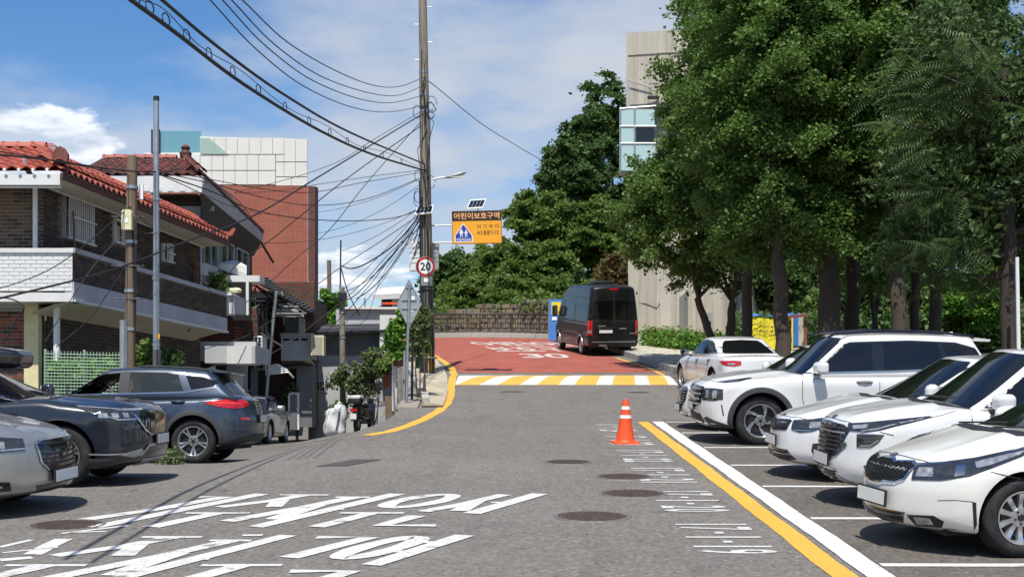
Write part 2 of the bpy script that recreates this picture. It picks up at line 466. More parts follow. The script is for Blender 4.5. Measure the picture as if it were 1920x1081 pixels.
def strip(mb,pts,w,lift=0.004,step=0.3):
 """painted line of width w along a polyline, wavering a little as rolled paint does"""
 P2=[]
 for(a,b)in zip(pts[:-1],pts[1:]):
  n=max(1,int(math.hypot(b[0]-a[0],b[1]-a[1])/step))
  P2+=[(a[0]+(b[0]-a[0])*i/n,a[1]+(b[1]-a[1])*i/n)for i in range(n)]
 P2.append(pts[-1])
 vs=[]
 for i,p in enumerate(P2):
  q0,q1=P2[max(0,i-1)],P2[min(len(P2)-1,i+1)]
  d=Vector((q1[0]-q0[0],q1[1]-q0[1])).normalized();n=Vector((-d.y,d.x))
  wob=0.006*math.sin(p[0]*3.1+p[1]*2.3)+0.004*math.sin(p[1]*7.7)
  for sgn in(-1,0,1):
   x,y=p[0]+n.x*(sgn*w/2+wob),p[1]+n.y*(sgn*w/2+wob);vs.append((x,y,gz(x,y)+lift))
 fs=[]
 for i in range(len(P2)-1):
  for k in(0,1):fs.append((3*i+k,3*i+k+1,3*i+4+k,3*i+3+k))
 mb.add(vs,fs)
mb=MB();surf_patch(mb,[(2.86,4),(26,4),(26,26.2),(2.86,26.2)],0.003,0.9)
tag(mb.build('parking_lot',M_ASPH_LOT),kind='structure')
mb=MB();strip(mb,[(2.735,6),(2.72,25.75)],0.21,0.009);mb2=mb
BAY=[8.15,10.66,13.17,15.7,18.0,20.5,23.17,25.65]
for y in BAY:strip(mb2,[(2.86,y),(8.2,y)],0.13,0.0085)
tag(mb2.build('bay_lines',M_WHITE),kind='structure')
mb=MB();strip(mb,[(2.47,6),(2.45,25.75)],0.20,0.005);tag(mb.build('yellow_line',M_YELLOW),kind='structure')
cy=[G(688,816),G(730,809),G(768,797),G(800,783),G(823,770),G(837,757),G(844,742),G(846,725)]
cy=[(p.x,p.y)for p in cy]+[(-1.80,43.0),(-2.05,46.5),(-2.45,49.5),(-3.1,53.5),(-3.9,57.0)]
mb=MB();strip(mb,cy,0.22,0.006);tag(mb.build('yellow_kerb_line',M_YELLOW),kind='structure')
mb=MB();strip(mb,[(4.75,43.1),(4.55,47.0),(3.9,51.5)],0.14,0.006);tag(mb.build('yellow_edge_line',M_YELLOW),kind='structure')
red=[(-1.70,44.1),(-1.92,46.5),(-2.35,49.5),(-3.0,53.5),(-3.8,57.0),(-5.0,61),(-6.5,65.2),(-4.3,66.9),(-2.0,67.6),(0.2,67.2),(1.8,66.0),(2.5,63.0),(3.0,58.5),(3.6,54),(4.4,48),(4.9,44.1)]
mb=MB();surf_patch(mb,red,0.004,0.5);tag(mb.build('red_road',M_RED),kind='structure')
H0,H1=39.3,42.9
xl,xr=-1.62,4.75
mbw,mby=MB(),MB()
bars=[-1.62,-1.08,-0.48,0.02,0.60,1.05,1.62,2.05,2.62,3.05,3.66,4.05,4.55,4.75]
def hx(b,t):return b+(t-0.5)*1.15*max(0.0,1-(b+1.6)/7.0)
for i,(a,b)in enumerate(zip(bars[:-1],bars[1:])):
 fa=(lambda t:xl)if i==0 else(lambda t,a=a:hx(a,t))
 fb=(lambda t:xr)if i==len(bars)-2 else(lambda t,b=b:hx(b,t))
 q=[(fa(0),H0),(fb(0),H0),(fb(1),H1),(fa(1),H1)]
 surf_patch(mbw if i%2==0 else mby,q,0.005,0.22)
hump=mbw.build('speed_hump',M_WHITE_HUMP);tag(hump,kind='structure')
mby.build('yellow_bar',M_YELLOW_HUMP,hump)
M_TEXT=mat_paint('worn_letter_paint',(0.64,0.63,0.595),1.12)
def row(mb,s,x0,w,y1,h,shear,lift=0.006):
 for i,ch in enumerate(s):
  xy,f=fit_text(ch,x0+i*w+0.05,x0+(i+1)*w-0.04,0,1,bold=0.014)
  pts=[]
  for u,v in xy:
   y=y1-h+v*h;x=u-(y1-y)*shear
   pts.append((x,y,gz(x,y)+lift))
  mb.add(pts,f)
def arc(cx,cy,rx,ry):return[(cx+rx*math.cos(a),cy+ry*math.sin(a))for a in np.linspace(0,2*math.pi,25)]
OO=[[(0,.38),(1,.38)],[(.5,.38),(.5,0)]]
JJ=[[(.02,.88),(.60,.88)],[(.33,.88),(.25,.55),(.02,.15)],[(.30,.62),(.60,.20)],[(.82,0),(.82,1)],[(.82,.5),(1,.5)]]
GLYPH={'거':[[(.05,.90),(.50,.90),(.42,.50),(.08,.10)],[(.88,0),(.88,1)],[(.56,.55),(.88,.55)]],'주':[[(.08,.96),(.92,.96)],[(.52,.96),(.42,.76),(.06,.56)],[(.48,.80),(.94,.56)]]+OO,'자':JJ,'차':JJ+[[(.18,1.0),(.46,1.0)]],'우':[arc(.5,.76,.36,.21)]+OO,'선':[[(.32,.97),(.22,.66),(.0,.42)],[(.26,.74),(.54,.44)],[(.88,.36),(.88,1)],[(.58,.70),(.88,.70)],[(.16,.30),(.16,.04),(.96,.04)]],'구':[[(.12,.95),(.86,.95),(.74,.52)]]+OO,'역':[arc(.27,.73,.25,.22),[(.88,.38),(.88,1)],[(.56,.84),(.88,.84)],[(.56,.64),(.88,.64)],[(.14,.27),(.86,.27),(.86,0)]]}
def painted_row(mb,old,s,x0,w,y1,h,shear,worn='',wx=.185,wy=.15,lift=.006):
 """tall road letters brushed stroke by stroke: wx wide up the road, wy deep across it"""
 for i,ch in enumerate(s):
  for st in GLYPH[ch]:
   q=[(x0+i*w+.05+u*(w-.13)-(1-v)*h*shear,y1-h+v*h)for u,v in st]
   vs=[];n=len(q);closed=n>20
   for k,(x,y)in enumerate(q):
    a,b=(q[k-1]if k else(q[-2]if closed else q[0])),(q[k+1]if k<n-1 else(q[1]if closed else q[-1]))
    d=Vector((b[0]-a[0],b[1]-a[1])).normalized();nx,ny=-d.y,d.x
    wob=1+.08*math.sin(x*9+y*5)
    for sg in(-.5,.5):
     X,Y=x+sg*nx*wx*wob+(0 if closed or 0<k<n-1 else 0),y+sg*ny*(.095 if abs(st[0][1]-st[-1][1])<.02 and not closed else wy)*wob
     vs.append((X,Y,gz(X,Y)+lift+.0006*len(mb.f)/400))
   level=abs(st[0][1]-st[-1][1])<.02 and not closed
   (old if level and random.random()<.75 or ch in worn and st[0][0]<.7 else mb).add(vs,[(2*k,2*k+1,2*k+3,2*k+2)for k in range(n-1)]);lift+=.00012
mb=MB()
mo=MB();painted_row(mb,mo,'거주자우선',-3.34,0.76,15.05,2.42,0.455)
painted_row(mb,mo,'주차구역',-3.30,0.76,12.15,2.40,0.455,'주차')
tag(mo.build('worn_road_lettering',mat_paint('scuffed_white_paint',(0.66,0.65,0.62),1.5)),kind='structure')
tag(mb.build('road_lettering',M_TEXT),kind='structure')
mb=MB()
for(x0,y0,x1,y1,w)in((115,1000,240,985,.07),(0,1026,60,1012,.07),(60,1040,120,1010,.16),(130,998,200,996,.06),(0,1050,60,1045,.12),(5,1036,110,1026,.05)):
 a,b=G(x0,y0),G(x1,y1);strip(mb,[(a.x,a.y),(b.x,b.y)],w,0.005,0.1)
tag(mb.build('worn_road_marks',M_WHITE_OLD),kind='structure')
mb=MB()
row(mb,'어린이',-2.25,1.35,63.2,3.4,-0.30)
row(mb,'보호구역',-1.35,1.05,59.0,3.2,-0.22)
row(mb,'30',0.15,0.95,54.2,2.6,-0.10)
tag(mb.build('school_zone_lettering',mat_paint('faded_letter_paint',(0.60,0.56,0.52),0.8,(0.30,0.09,0.065))),kind='structure')
mb=MB()
def bay_no(s,yc,x0=1.52,x1=2.18,ln=1.75):
 n=len(s);d=ln/n
 for i,ch in enumerate(s):
  yy=yc+ln/2-i*d
  wch=d*(0.42 if ch=='-' else 0.28 if ch=='1' else 0.78)
  hgt=(0.44,0.56)if ch=='-' else(0,1)
  xy,f=fit_text(ch,0,1,0,1,bold=0.02)
  pts=[]
  for u,v in xy:
   y=yy-d/2+wch/2-u*wch;x=x0+(hgt[0]+v*(hgt[1]-hgt[0]))*(x1-x0)
   pts.append((x,y,gz(x,y)+0.0055))
  mb.add(pts,f)
for s,yc in(('17-1-18',9.3),('17-1-19',12.05),('17-1-20',14.5),('17-1-21',16.9),('17-1-22',19.3),('17-1-23',21.8),('17-1-24',24.3)):
 bay_no(s,yc)
tag(mb.build('bay_numbers',mat_paint('thin_white_paint',(0.62,0.61,0.58),1.15)),kind='structure')
def manhole(px,py,r,label,n=7):
 p=G(px,py);t=thing('manhole_cover',label,'manhole cover',(p.x,p.y,gz(p.x,p.y)),group='manhole covers in the road')
 t.rotation_euler=(math.atan(0.0736),0,random.random()*0.0)
 mb=MB();mb.lathe([(r*0.90,0.004),(r*0.90,0.008),(r,0.008),(r+0.004,0.0)],40);mb.build('rim',M_IRON_RIM,t)
 mb=MB();mb.lathe([(0.0,0.006),(r*0.885,0.006),(r*0.885,0.002)],40)
 for i in range(-n,n+1):
  for j in range(-n,n+1):
   x,y=(i+0.5*(j%2))*r/n*0.95,j*r/n*0.85
   if math.hypot(x,y)<r*0.8:mb.box((x,y,0.009),(r*0.075,r*0.075,0.006))
 mb.build('cover',M_IRON,t)
manhole(1065,866,0.325,'smallest round manhole cover, farthest of the four right of the middle of the road')
manhole(1170,893.5,0.355,'round manhole cover second in line behind the orange cone')
manhole(1187,925,0.375,'round manhole cover third in line beside the painted bay numbers')
manhole(1110,968,0.375,'largest round manhole cover in the road right of the white lettering')
manhole(125,984,0.355,'round manhole cover alone near the lower left corner of the road')
manhole(960,734.5,0.36,'faint round manhole cover just in front of the striped speed hump')
a,b,c,d=G(590,874),G(665,861),G(718,861),G(652,873)
mb=MB();surf_patch(mb,[(q.x,q.y)for q in(a,d,c,b)],0.006,0.12)
o=mb.build('utility_hatch',M_IRON);tag(o,'slanted four sided iron hatch in the road left of the lettering','hatch')
mb=MB();p=G(1195,735);mb.lathe([(0.0,0.006),(0.3,0.006),(0.31,0.0)],24,Matrix.Translation((p.x,p.y,gz(p.x,p.y))))
tag(mb.build('asphalt_patch',M_ASPH_LOT),kind='structure')
def kerb_run(pts,h,w,m,name,n_each=1.0,inner=None):
 pass
kr=[(5.35,43.3),(5.0,46.0),(4.72,49.0),(4.45,52.0),(4.1,56.0),(3.3,60.5)]
root=thing('kerb','low granite kerb of long blocks beside the black van and hedge','kerb',(kr[0][0],kr[0][1],gz(*kr[0])))
def between(pts,s):
 for a,b in zip(pts[:-1],pts[1:]):
  L=math.hypot(b[0]-a[0],b[1]-a[1])
  if s<=L:return Vector((a[0]+(b[0]-a[0])*s/L,a[1]+(b[1]-a[1])*s/L)),Vector((b[0]-a[0],b[1]-a[1])).normalized()
  s-=L
 return Vector(pts[-1]),Vector((pts[-1][0]-pts[-2][0],pts[-1][1]-pts[-2][1])).normalized()
tot=sum(math.hypot(b[0]-a[0],b[1]-a[1])for a,b in zip(kr[:-1],kr[1:]))
s=0.0
o0=Vector((kr[0][0],kr[0][1],gz(*kr[0])))
while s<tot-0.3:
 p,d=between(kr,s+0.48);z=float(h_main(p.y))
 mb=MB();mb.box((0,0,0),(0.98,0.2,0.30),bev=0.015)
 k=mb.build('kerb_block',M_GRANITE,root);k.location=Vector((p.x,p.y,z+0.06))-o0
 k.rotation_euler=(0,-math.atan(0.0736+0.03),math.atan2(d.y,d.x));s+=1.0
mb=MB()
for i in range(len(kr)-1):
 for j in range(4):
  t0,t1=j/4,(j+1)/4
  a=Vector(kr[i]).lerp(Vector(kr[i+1]),t0);b=Vector(kr[i]).lerp(Vector(kr[i+1]),t1)
  mb.add([(a.x+0.11,a.y,h_main(a.y)+0.2),(14,a.y,h_main(a.y)+0.2),(14,b.y,h_main(b.y)+0.2),(b.x+0.11,b.y,h_main(b.y)+0.2)],[(0,1,2,3)])
mb.add([(kr[0][0]+.11,43.3,h_main(43.3)-.1),(14,43.3,h_main(43.3)-.1),(14,43.3,h_main(43.3)+.2),(kr[0][0]+.11,43.3,h_main(43.3)+.2)],[(0,1,2,3)])
pave=mb.build('pavement',M_CONC);tag(pave,kind='structure')
M_SLAB=mat('sandy_paving',(0.50,0.46,0.36),0.85,var=0.22,scale=1.8,bump=0.3,bscale=25,dirt=(0.22,0.2,0.15,0.5))
mbs=MB();mbs.box((0,0,0),(0.78,0.58,0.03),bev=0.008);me=mbs.mesh('paving_stone',M_SLAB)
y=43.75;ri=0
while y<56:
 x0=np.interp(y,[q[1]for q in kr],[q[0]for q in kr])+0.62+(0.4 if ri%2 else 0)
 for i in range(6):
  k=obj('paving_stone',me,pave,(x0+i*0.82,y,h_main(y)+0.207+random.uniform(-.006,.008)),(math.atan(0.105),random.uniform(-.015,.015),random.uniform(-.03,.03)))
 y+=0.63;ri+=1
fp=MB()
fe=[(30.4,-1.95,-1.52),(33,-2.15,-1.58),(37,-2.55,-1.72),(41,-3.0,-1.93),(45,-3.4,-2.2),(50,-4.1,-2.75),(56,-5.6,-4.1),(62,-8.2,-6.2)]
for i in range(len(fe)-1):
 for j in range(4):
  def at(t):
   a,b=fe[i],fe[i+1];return[a[k]+(b[k]-a[k])*t for k in range(3)]
  y0,l0,r0=at(j/4);y1,l1,r1=at((j+1)/4)
  z0,z1=float(h_main(y0)),float(h_main(y1))
  fp.hexa([(l0,y0,z0-.3),(r0,y0,z0-.3),(r1,y1,z1-.3),(l1,y1,z1-.3)],[(l0,y0,z0+.09),(r0,y0,z0+.05),(r1,y1,z1+.05),(l1,y1,z1+.09)])
tag(fp.build('footpath',mat('tan_concrete',(0.44,0.38,0.28),0.9,var=0.25,scale=2.2,bump=0.5,bscale=14,dirt=(0.2,0.17,0.12,0.7))),kind='structure')
kt=thing('kerb','pale worn kerb stones along the left edge of the footpath by the tall pole','kerb',(-2.0,30.5,gz(-1.9,30.5)))
b0=Vector(kt.location)
for i in range(14):
 y0=30.6+i*1.05;l0=np.interp(y0+.5,[q[0]for q in fe],[q[1]for q in fe])
 sl=(np.interp(y0+1,[q[0]for q in fe],[q[1]for q in fe])-np.interp(y0,[q[0]for q in fe],[q[1]for q in fe]))
 mb=MB();mb.box((0,0,0),(0.17,1.02,0.34),bev=0.02)
 k=mb.build('kerb_stone',M_CONC,kt);k.location=Vector((l0+0.05,y0+.5,float(h_main(y0+.5))+0.02))-b0;k.rotation_euler=(math.atan(0.0736),random.uniform(-.02,.02),-math.atan(sl))
t=thing('drain_grate','short iron drain grate at the near end of the left footpath','drain',(-1.74,30.15,gz(-1.74,30.15)+0.012));t.rotation_euler=(math.atan(0.0736),0,0)
for yy in(-.13,.13):
 mb=MB();mb.box((0,yy,0),(0.46,.02,0.03));mb.build('edge_bar',M_IRON,t)
mb=MB();mb.box((0,0,0),(0.02,.24,0.026));me=mb.mesh('bar',M_IRON)
for i in range(10):obj('bar',me,t,(-0.21+i*0.0467,0,0))
M_RUBBLE=mat('rubble_stone',(0.24,0.215,0.175),0.9,var=0.3,scale=6,bump=0.5,bscale=18)
rw=thing('retaining_wall','rough stone retaining wall under the footpath beside the plants','wall',(-2.5,31,gz(-4,31)))
w0=Vector(rw.location)
mb=MB()
ysr=[29.5,31,33,35.5,38,41,43,47,50,56]
for a,b in zip(ysr[:-1],ysr[1:]):
 xa,xb=float(edge_x(a))+0.02,float(edge_x(b))+0.02
 za,zb=float(h_lane(a))-.3,float(h_lane(b))-.3;ta,tb=float(h_main(a))+.04,float(h_main(b))+.04
 q=[(xa-.22,a,za),(xa+.25,a,za),(xb+.25,b,zb),(xb-.22,b,zb)];p_=[(xa-.18,a,ta),(xa+.25,a,ta),(xb+.25,b,tb),(xb-.18,b,tb)]
 mb.hexa([Vector(v)-w0 for v in q],[Vector(v)-w0 for v in p_])
mb.build('wall_core',mat('old_mortar',(0.28,0.25,0.2),0.95,var=0.3,scale=4,bump=0.5),rw)
bmS=[]
for k in range(4):
 bm=bmesh.new();bmesh.ops.create_icosphere(bm,subdivisions=1,radius=0.5)
 for v in bm.verts:v.co*=random.uniform(0.85,1.12)
 me=bpy.data.meshes.new('stone');bm.to_mesh(me);bm.free();me.materials.append(M_RUBBLE);shade(me,30);bmS.append(me)
for i in range(150):
 y=random.uniform(30,47);x=float(edge_x(y))-0.19;z=random.uniform(float(h_lane(y)),float(h_main(y)))
 o=obj('stone',random.choice(bmS),rw,Vector((x,y,z))-w0,(random.random()*6,0,random.random()*6));o.scale=(random.uniform(.16,.3),)*3
# car builder
M_TYRE=mat('tyre_rubber',(0.022,0.022,0.023),0.8,var=0.3,scale=20,dirt=(0.10,0.095,0.085,0.45),spec=0.3)
M_ALLOY=mat('silver_alloy',(0.62,0.63,0.64),0.28,0.85,var=0.08)
M_ALLOY_DARK=mat('dark_alloy',(0.03,0.03,0.032),0.4,0.4,var=0.1)
M_CHROME=mat('chrome',(0.70,0.67,0.62),0.14,1.0,var=0.0)
M_SATIN=mat('satin_silver_trim',(0.50,0.51,0.52),0.35,0.7,var=0.06)
M_GLASS=mat('dark_tinted_glass',(0.006,0.007,0.009),0.03,0.0,var=0.0,spec=0.55)
M_GLOSS_BLACK=mat('gloss_black_trim',(0.010,0.010,0.011),0.12,0.0,var=0.0,coat=0.6)
M_TRIM=mat('black_plastic_trim',(0.022,0.022,0.023),0.62,var=0.2,scale=30,spec=0.35)
M_CLAD=mat('grey_black_cladding',(0.045,0.046,0.048),0.65,var=0.15,scale=30,spec=0.35)
M_GAP=mat('shut_line_shadow_gap',(0.03,0.03,0.03),0.9,var=0.0,spec=0.1)
M_LENS=mat('clear_lamp_lens',(0.42,0.42,0.42),0.12,0.5,var=0.45,scale=22,coat=1.0)
M_LAMP_DARK=mat('smoked_lamp_housing',(0.035,0.037,0.042),0.06,0.2,var=0.3,scale=18,coat=1.0)
M_REDLENS=mat('red_lamp_lens',(0.48,0.008,0.010),0.10,0.0,var=0.25,scale=30,coat=1.0)
M_AMBER=mat('amber_lens',(0.65,0.16,0.02),0.12,var=0.1,coat=1.0)
M_PLATE=mat('number_plate',(0.72,0.73,0.70),0.45,var=0.05,dirt=(0.45,0.45,0.42,0.3),scale=14)
M_PLATE_INK=mat('plate_lettering',(0.05,0.05,0.06),0.5,var=0)
M_UNDER=mat('underbody',(0.012,0.012,0.012),0.9,var=0.2)
P_WHITE=mat_car('white_pearl_paint',(0.70,0.70,0.69))
P_CREAM=mat_car('cream_white_paint',(0.68,0.675,0.625))
P_SILVER=mat_car('champagne_silver_paint',(0.36,0.35,0.325),0.65,0.34,0.25)
P_SILVER2=mat_car('light_silver_paint',(0.46,0.48,0.50),0.65,0.32,0.2)
P_NAVY=mat_car('blue_black_paint',(0.007,0.010,0.018),0.1,0.30,0.2)
P_BLUEGREY=mat_car('blue_grey_paint',(0.034,0.050,0.078),0.45,0.34,0.3)
P_BLACK=mat_car('black_paint',(0.006,0.006,0.006),0.0,0.35);P_BLACK.node_tree.nodes['Principled BSDF'].inputs['Coat Weight'].default_value=0.35;P_BLACK.node_tree.nodes['Principled BSDF'].inputs['Specular IOR Level'].default_value=0.25
def pchip(pts):
 """smooth monotone curve through (x, y) points"""
 pts=sorted(pts);x=np.array([p[0]for p in pts],float);y=np.array([p[1]for p in pts],float)
 h=np.diff(x);d=np.diff(y)/h;m=np.zeros(len(x))
 for i in range(1,len(x)-1):
  if d[i-1]*d[i]>0:
   w1,w2=2*h[i]+h[i-1],h[i]+2*h[i-1];m[i]=(w1+w2)/(w1/d[i-1]+w2/d[i])
 m[0],m[-1]=d[0],d[-1]
 def f(q):
  q=np.asarray(q,float);qc=np.clip(q,x[0],x[-1]);i=np.clip(np.searchsorted(x,qc,'right')-1,0,len(h)-1)
  t=(qc-x[i])/h[i];a=y[i]*(2*t**3-3*t**2+1)+y[i+1]*(-2*t**3+3*t**2)
  return a+h[i]*(m[i]*(t**3-2*t**2+t)+m[i+1]*(t**3-t**2))
 return f
def _ax(h,r,n):
 c=[h-r+r*math.tan(R(15*k))for k in range(4)]
 mid=[-(h-r)+2*(h-r)*i/n for i in range(1,n)]
 return sorted([-q for q in c])+mid+c
def rbox(hx,hy,hz,r,nx,ny,nz):
 """rounded box as a grid: vertices, faces"""
 A=[_ax(hx,r,nx),_ax(hy,r,ny),_ax(hz,r,nz)]
 H=(hx,hy,hz);vid={};V=[];F=[]
 def get(c):
  k=tuple(round(q,5)for q in c)
  if k not in vid:
   p=np.array(c);inn=np.clip(p,[-(q-r)for q in H],[q-r for q in H]);d=p-inn;L=np.linalg.norm(d)
   V.append(inn+d/L*r if L>1e-9 else p);vid[k]=len(V)-1
  return vid[k]
 for ax in range(3):
  u,w=(ax+1)%3,(ax+2)%3
  for sg in(-1,1):
   for i in range(len(A[u])-1):
    for j in range(len(A[w])-1):
     q=[]
     for(a,b)in((i,j),(i+1,j),(i+1,j+1),(i,j+1)):
      c=[0,0,0];c[ax]=sg*H[ax];c[u]=A[u][a];c[w]=A[w][b];q.append(get(c))
     F.append(tuple(q if sg>0 else q[::-1]))
 return np.array(V),F
class Car:
 """body and cabin surfaces from side profile, plan taper and section; every trim piece is laid on them"""
 def __init__(s,name,label,paint,spec,group=None,cat='car'):
  s.S=spec;s.paint=paint
  s.root=thing(name,label,cat,group=group)
  L,W=spec['L'],spec['W']
  zt=pchip(spec['top']);zb=pchip(spec['bottom']);sec=pchip(spec['section']);bf=pchip(spec['front']);br=pchip(spec['rear'])
  fs,fp=spec.get('fsweep',(0.34,2.3));rs,rp=spec.get('rsweep',(0.22,2.6))
  crown=spec.get('crown',0.05);r=spec.get('round',0.10);zmax=max(p[1]for p in spec['top'])
  V,F=rbox(L/2,W/2,zmax/2,r,spec.get('nx',60),18,12)
  u=V[:,0]/(L/2);v=V[:,1]/(W/2);w=V[:,2]/zmax+0.5
  x=V[:,0].copy()
  top=zt(x)-crown*np.abs(v)**2.2-spec.get('hoodcrown',0.03)*np.abs(v)**2*sstep((x-spec['cowl']+0.1)/0.3)
  if 'hoodline' in spec:
   k=spec['hoodline'];top=top+k[0]*sstep((x-spec['cowl']+.15)/.3)*np.exp(-((np.abs(v)-k[1])/0.10)**2)
  bot=zb(x);z=bot+w*(top-bot)
  y=V[:,1]*sec(z)
  taper=spec.get('taper',(0.05,0.06))
  y*=1-taper[0]*np.clip(u,0,1)**3-taper[1]*np.clip(-u,0,1)**3
  ff=sstep((x-spec['axf']+0.15)/(L/2-spec['axf']));rr=sstep((-x+spec['axr']-0.05)/(L/2+spec['axr']))
  x=x-ff*(bf(z)+fs*np.abs(v)**fp)+rr*(br(z)+rs*np.abs(v)**rp)
  Rw=spec['R']
  for ax in(spec['axf'],spec['axr']):
   d=np.hypot(x-ax,z-Rw);y+=np.sign(v)*spec.get('flare',0.018)*np.exp(-((d-Rw*1.13)/0.11)**2)*(np.abs(v)>0.55)
  body=bpy.data.meshes.new('body');body.from_pydata(np.column_stack([x,y,z]).tolist(),[],F)
  fix_normals(body);body.materials.append(paint);body.materials.append(M_UNDER)
  if not spec.get('van'):
   gh=spec['cabin']
   s.cab=s.greenhouse(gh)
   s.cab.materials.append(paint);s.cab.materials.append(M_TRIM)
   s.bvh_cab=s.bvh(s.cab)
  s.bvh_body=s.bvh(body)
  s.both=None
  bo=obj('body',body,s.root);cut=[]
  Ra=spec.get('Ra',Rw+0.055)
  for ax in(spec['axf'],spec['axr']):
   for sg in(-1,1):
    mb=MB();mb.mi=1;mb.lathe([(0.0,0),(Ra,0),(Ra,0.55),(0.0,0.55)],40,Matrix.Translation((ax,sg*(W/2+0.2),Rw+spec.get('arch_dz',0.0)))@Matrix.Rotation(R(90*sg),4,'X'))
    me=mb.mesh('cut',[paint,M_UNDER])
    bm=bmesh.new();bm.from_mesh(me);bmesh.ops.remove_doubles(bm,verts=bm.verts,dist=1e-4);bmesh.ops.recalc_face_normals(bm,faces=bm.faces);bm.to_mesh(me);bm.free()
    co=obj('cut',me,s.root);md=bo.modifiers.new('b','BOOLEAN');md.operation='DIFFERENCE';md.object=co;md.solver='EXACT';cut.append(co)
  if spec.get('cavity'):
   mb=MB();mb.mi=1;mb.box(spec['cavity'][0],spec['cavity'][1]);co=obj('cut',mb.mesh('cut',[paint,M_TRIM]),s.root)
   md=bo.modifiers.new('b','BOOLEAN');md.operation='DIFFERENCE';md.object=co;md.solver='EXACT';cut.append(co)
  me=evaluated_mesh(bo,'body');bo.modifiers.clear();bo.data=me
  for c in cut:bpy.data.objects.remove(c)
  shade(me,32);s.body=bo
  if not spec.get('van'):
   if spec.get('hollow'):s.hollow_cabin()
   shade(s.cab,45);s.cabin=obj('cabin',s.cab,s.root)
  s.und()
 def bvh(s,me):
  return BVHTree.FromPolygons([v.co.copy()for v in me.vertices],[tuple(p.vertices)for p in me.polygons])
 def greenhouse(s,g,inset=0.0):
  """rounded block between belt and roof with raked, curved glass ends"""
  W=s.S['W'];r=g.get('round',0.10)
  z0,z1=g['z0'],g['z1'];Lg=g['xf0']-g['xr0']
  V,F=rbox(Lg/2,W/2,(z1-z0)/2,r,40,14,10)
  u=V[:,0]/(Lg/2);v=V[:,1]/(W/2);w=V[:,2]/(z1-z0)+0.5
  cf,cr=g.get('bow_f',0.16),g.get('bow_r',0.10)
  pf,pr=g.get('pow_f',0.92),g.get('pow_r',0.9)
  xf=g['xf0']+(g['xf1']-g['xf0'])*np.clip(w,0,1)**pf-cf*np.abs(v)**2.4-inset
  xr=g['xr0']+(g['xr1']-g['xr0'])*np.clip(w,0,1)**pr+cr*np.abs(v)**2.4+inset
  x=xr+(u+1)/2*(xf-xr)
  roof=pchip(g['roof']);zt=roof(x)-0.035*np.abs(v)**2.2-inset
  z=z0+w*(zt-z0)
  y=V[:,1]*(g.get('wb',0.94)+(g.get('wt',0.74)-g.get('wb',0.94))*np.clip(w,0,1)**g.get('wp',1.25))
  y*=1-g.get('tap_f',0.03)*np.clip(u,0,1)**2-g.get('tap_r',0.06)*np.clip(-u,0,1)**2
  if inset:y=y*(1-inset/(W/2)*1.15)
  me=bpy.data.meshes.new('cabin');me.from_pydata(np.column_stack([x,y,z]).tolist(),[],F);fix_normals(me);return me
 def hollow_cabin(s):
  me=s.cab;o=obj('cabin',me,s.root);cut=[]
  inn=s.greenhouse(s.S['cabin'],0.05)
  for v in inn.vertices:
   if v.co.z<s.S['cabin']['z0']+0.06:v.co.z=s.S['cabin']['z0']-0.06
  inn.materials.append(s.paint);inn.materials.append(M_TRIM);inn.polygons.foreach_set('material_index',[1]*len(inn.polygons))
  cut.append(obj('cut',inn,s.root))
  for poly in s.S['openings']:
   mb=MB();mb.mi=1;mb.prism(poly,2.6,Matrix.Translation((0,1.3,0))@Matrix.Rotation(R(90),4,'X'));cut.append(obj('cut',mb.mesh('cut',[s.paint,M_TRIM]),s.root))
  for c in cut:
   md=o.modifiers.new('b','BOOLEAN');md.operation='DIFFERENCE';md.object=c;md.solver='EXACT'
  s.cab=evaluated_mesh(o,'cabin');bpy.data.objects.remove(o)
  for c in cut:bpy.data.objects.remove(c)
 def lay(s,poly,yaw,name,m,on='body',off=0.006,thick=0.02,step=0.05,smooth=True,parent=None,pitch=0.0,label=None,mb=None):
  """lay a polygon (list of near-surface points, seen along compass angle yaw: 0 front, 90 left side, -90 right, 180 rear) on the skin"""
  D=Vector((math.cos(R(yaw))*math.cos(R(pitch)),math.sin(R(yaw))*math.cos(R(pitch)),math.sin(R(pitch))))
  U=Vector((-math.sin(R(yaw)),math.cos(R(yaw)),0));Wv=D.cross(U)
  pts=[Vector(p)for p in poly]
  bm=bmesh.new();bm.faces.new([bm.verts.new((p.dot(U),p.dot(Wv),0))for p in pts])
  for ax in(0,1):
   c=[v.co[ax]for v in bm.verts];k=int(math.floor(min(c)/step))+1;hi=max(c)
   while k*step<hi:
    co=[0,0,0];no=[0,0,0];co[ax]=k*step;no[ax]=1
    bmesh.ops.bisect_plane(bm,geom=list(bm.verts)+list(bm.edges)+list(bm.faces),plane_co=co,plane_no=no);k+=1
  bmesh.ops.remove_doubles(bm,verts=bm.verts,dist=1e-4)
  trees={'body':[s.bvh_body],'cabin':[getattr(s,'bvh_cab',s.bvh_body)],'both':[s.bvh_body,getattr(s,'bvh_cab',s.bvh_body)]}[on]
  def drop(a,b,extra):
   o=U*a+Wv*b+D*6.0;best=None
   for t in trees:
    h=t.ray_cast(o,-D)
    if h[0]is not None and(best is None or h[3]<best[3]):best=h
   if best is None:
    q=U*a+Wv*b+D*1.0;best=min((t.find_nearest(q)for t in trees),key=lambda h:h[3])
   n=best[1];n=n if n.dot(D)>0 else-n
   return best[0]+(n*0.6+D*0.4).normalized()*extra
  bm.verts.index_update()
  base=[(v.co.x,v.co.y)for v in bm.verts]
  edge_loops=[(e.verts[0].index,e.verts[1].index)for e in bm.edges if len(e.link_faces)==1]
  fc=[tuple(v.index for v in f.verts)for f in bm.faces];bm.free()
  vs=[drop(a,b,off)for a,b in base];n=len(vs)
  own=mb is None
  mb=mb or MB()
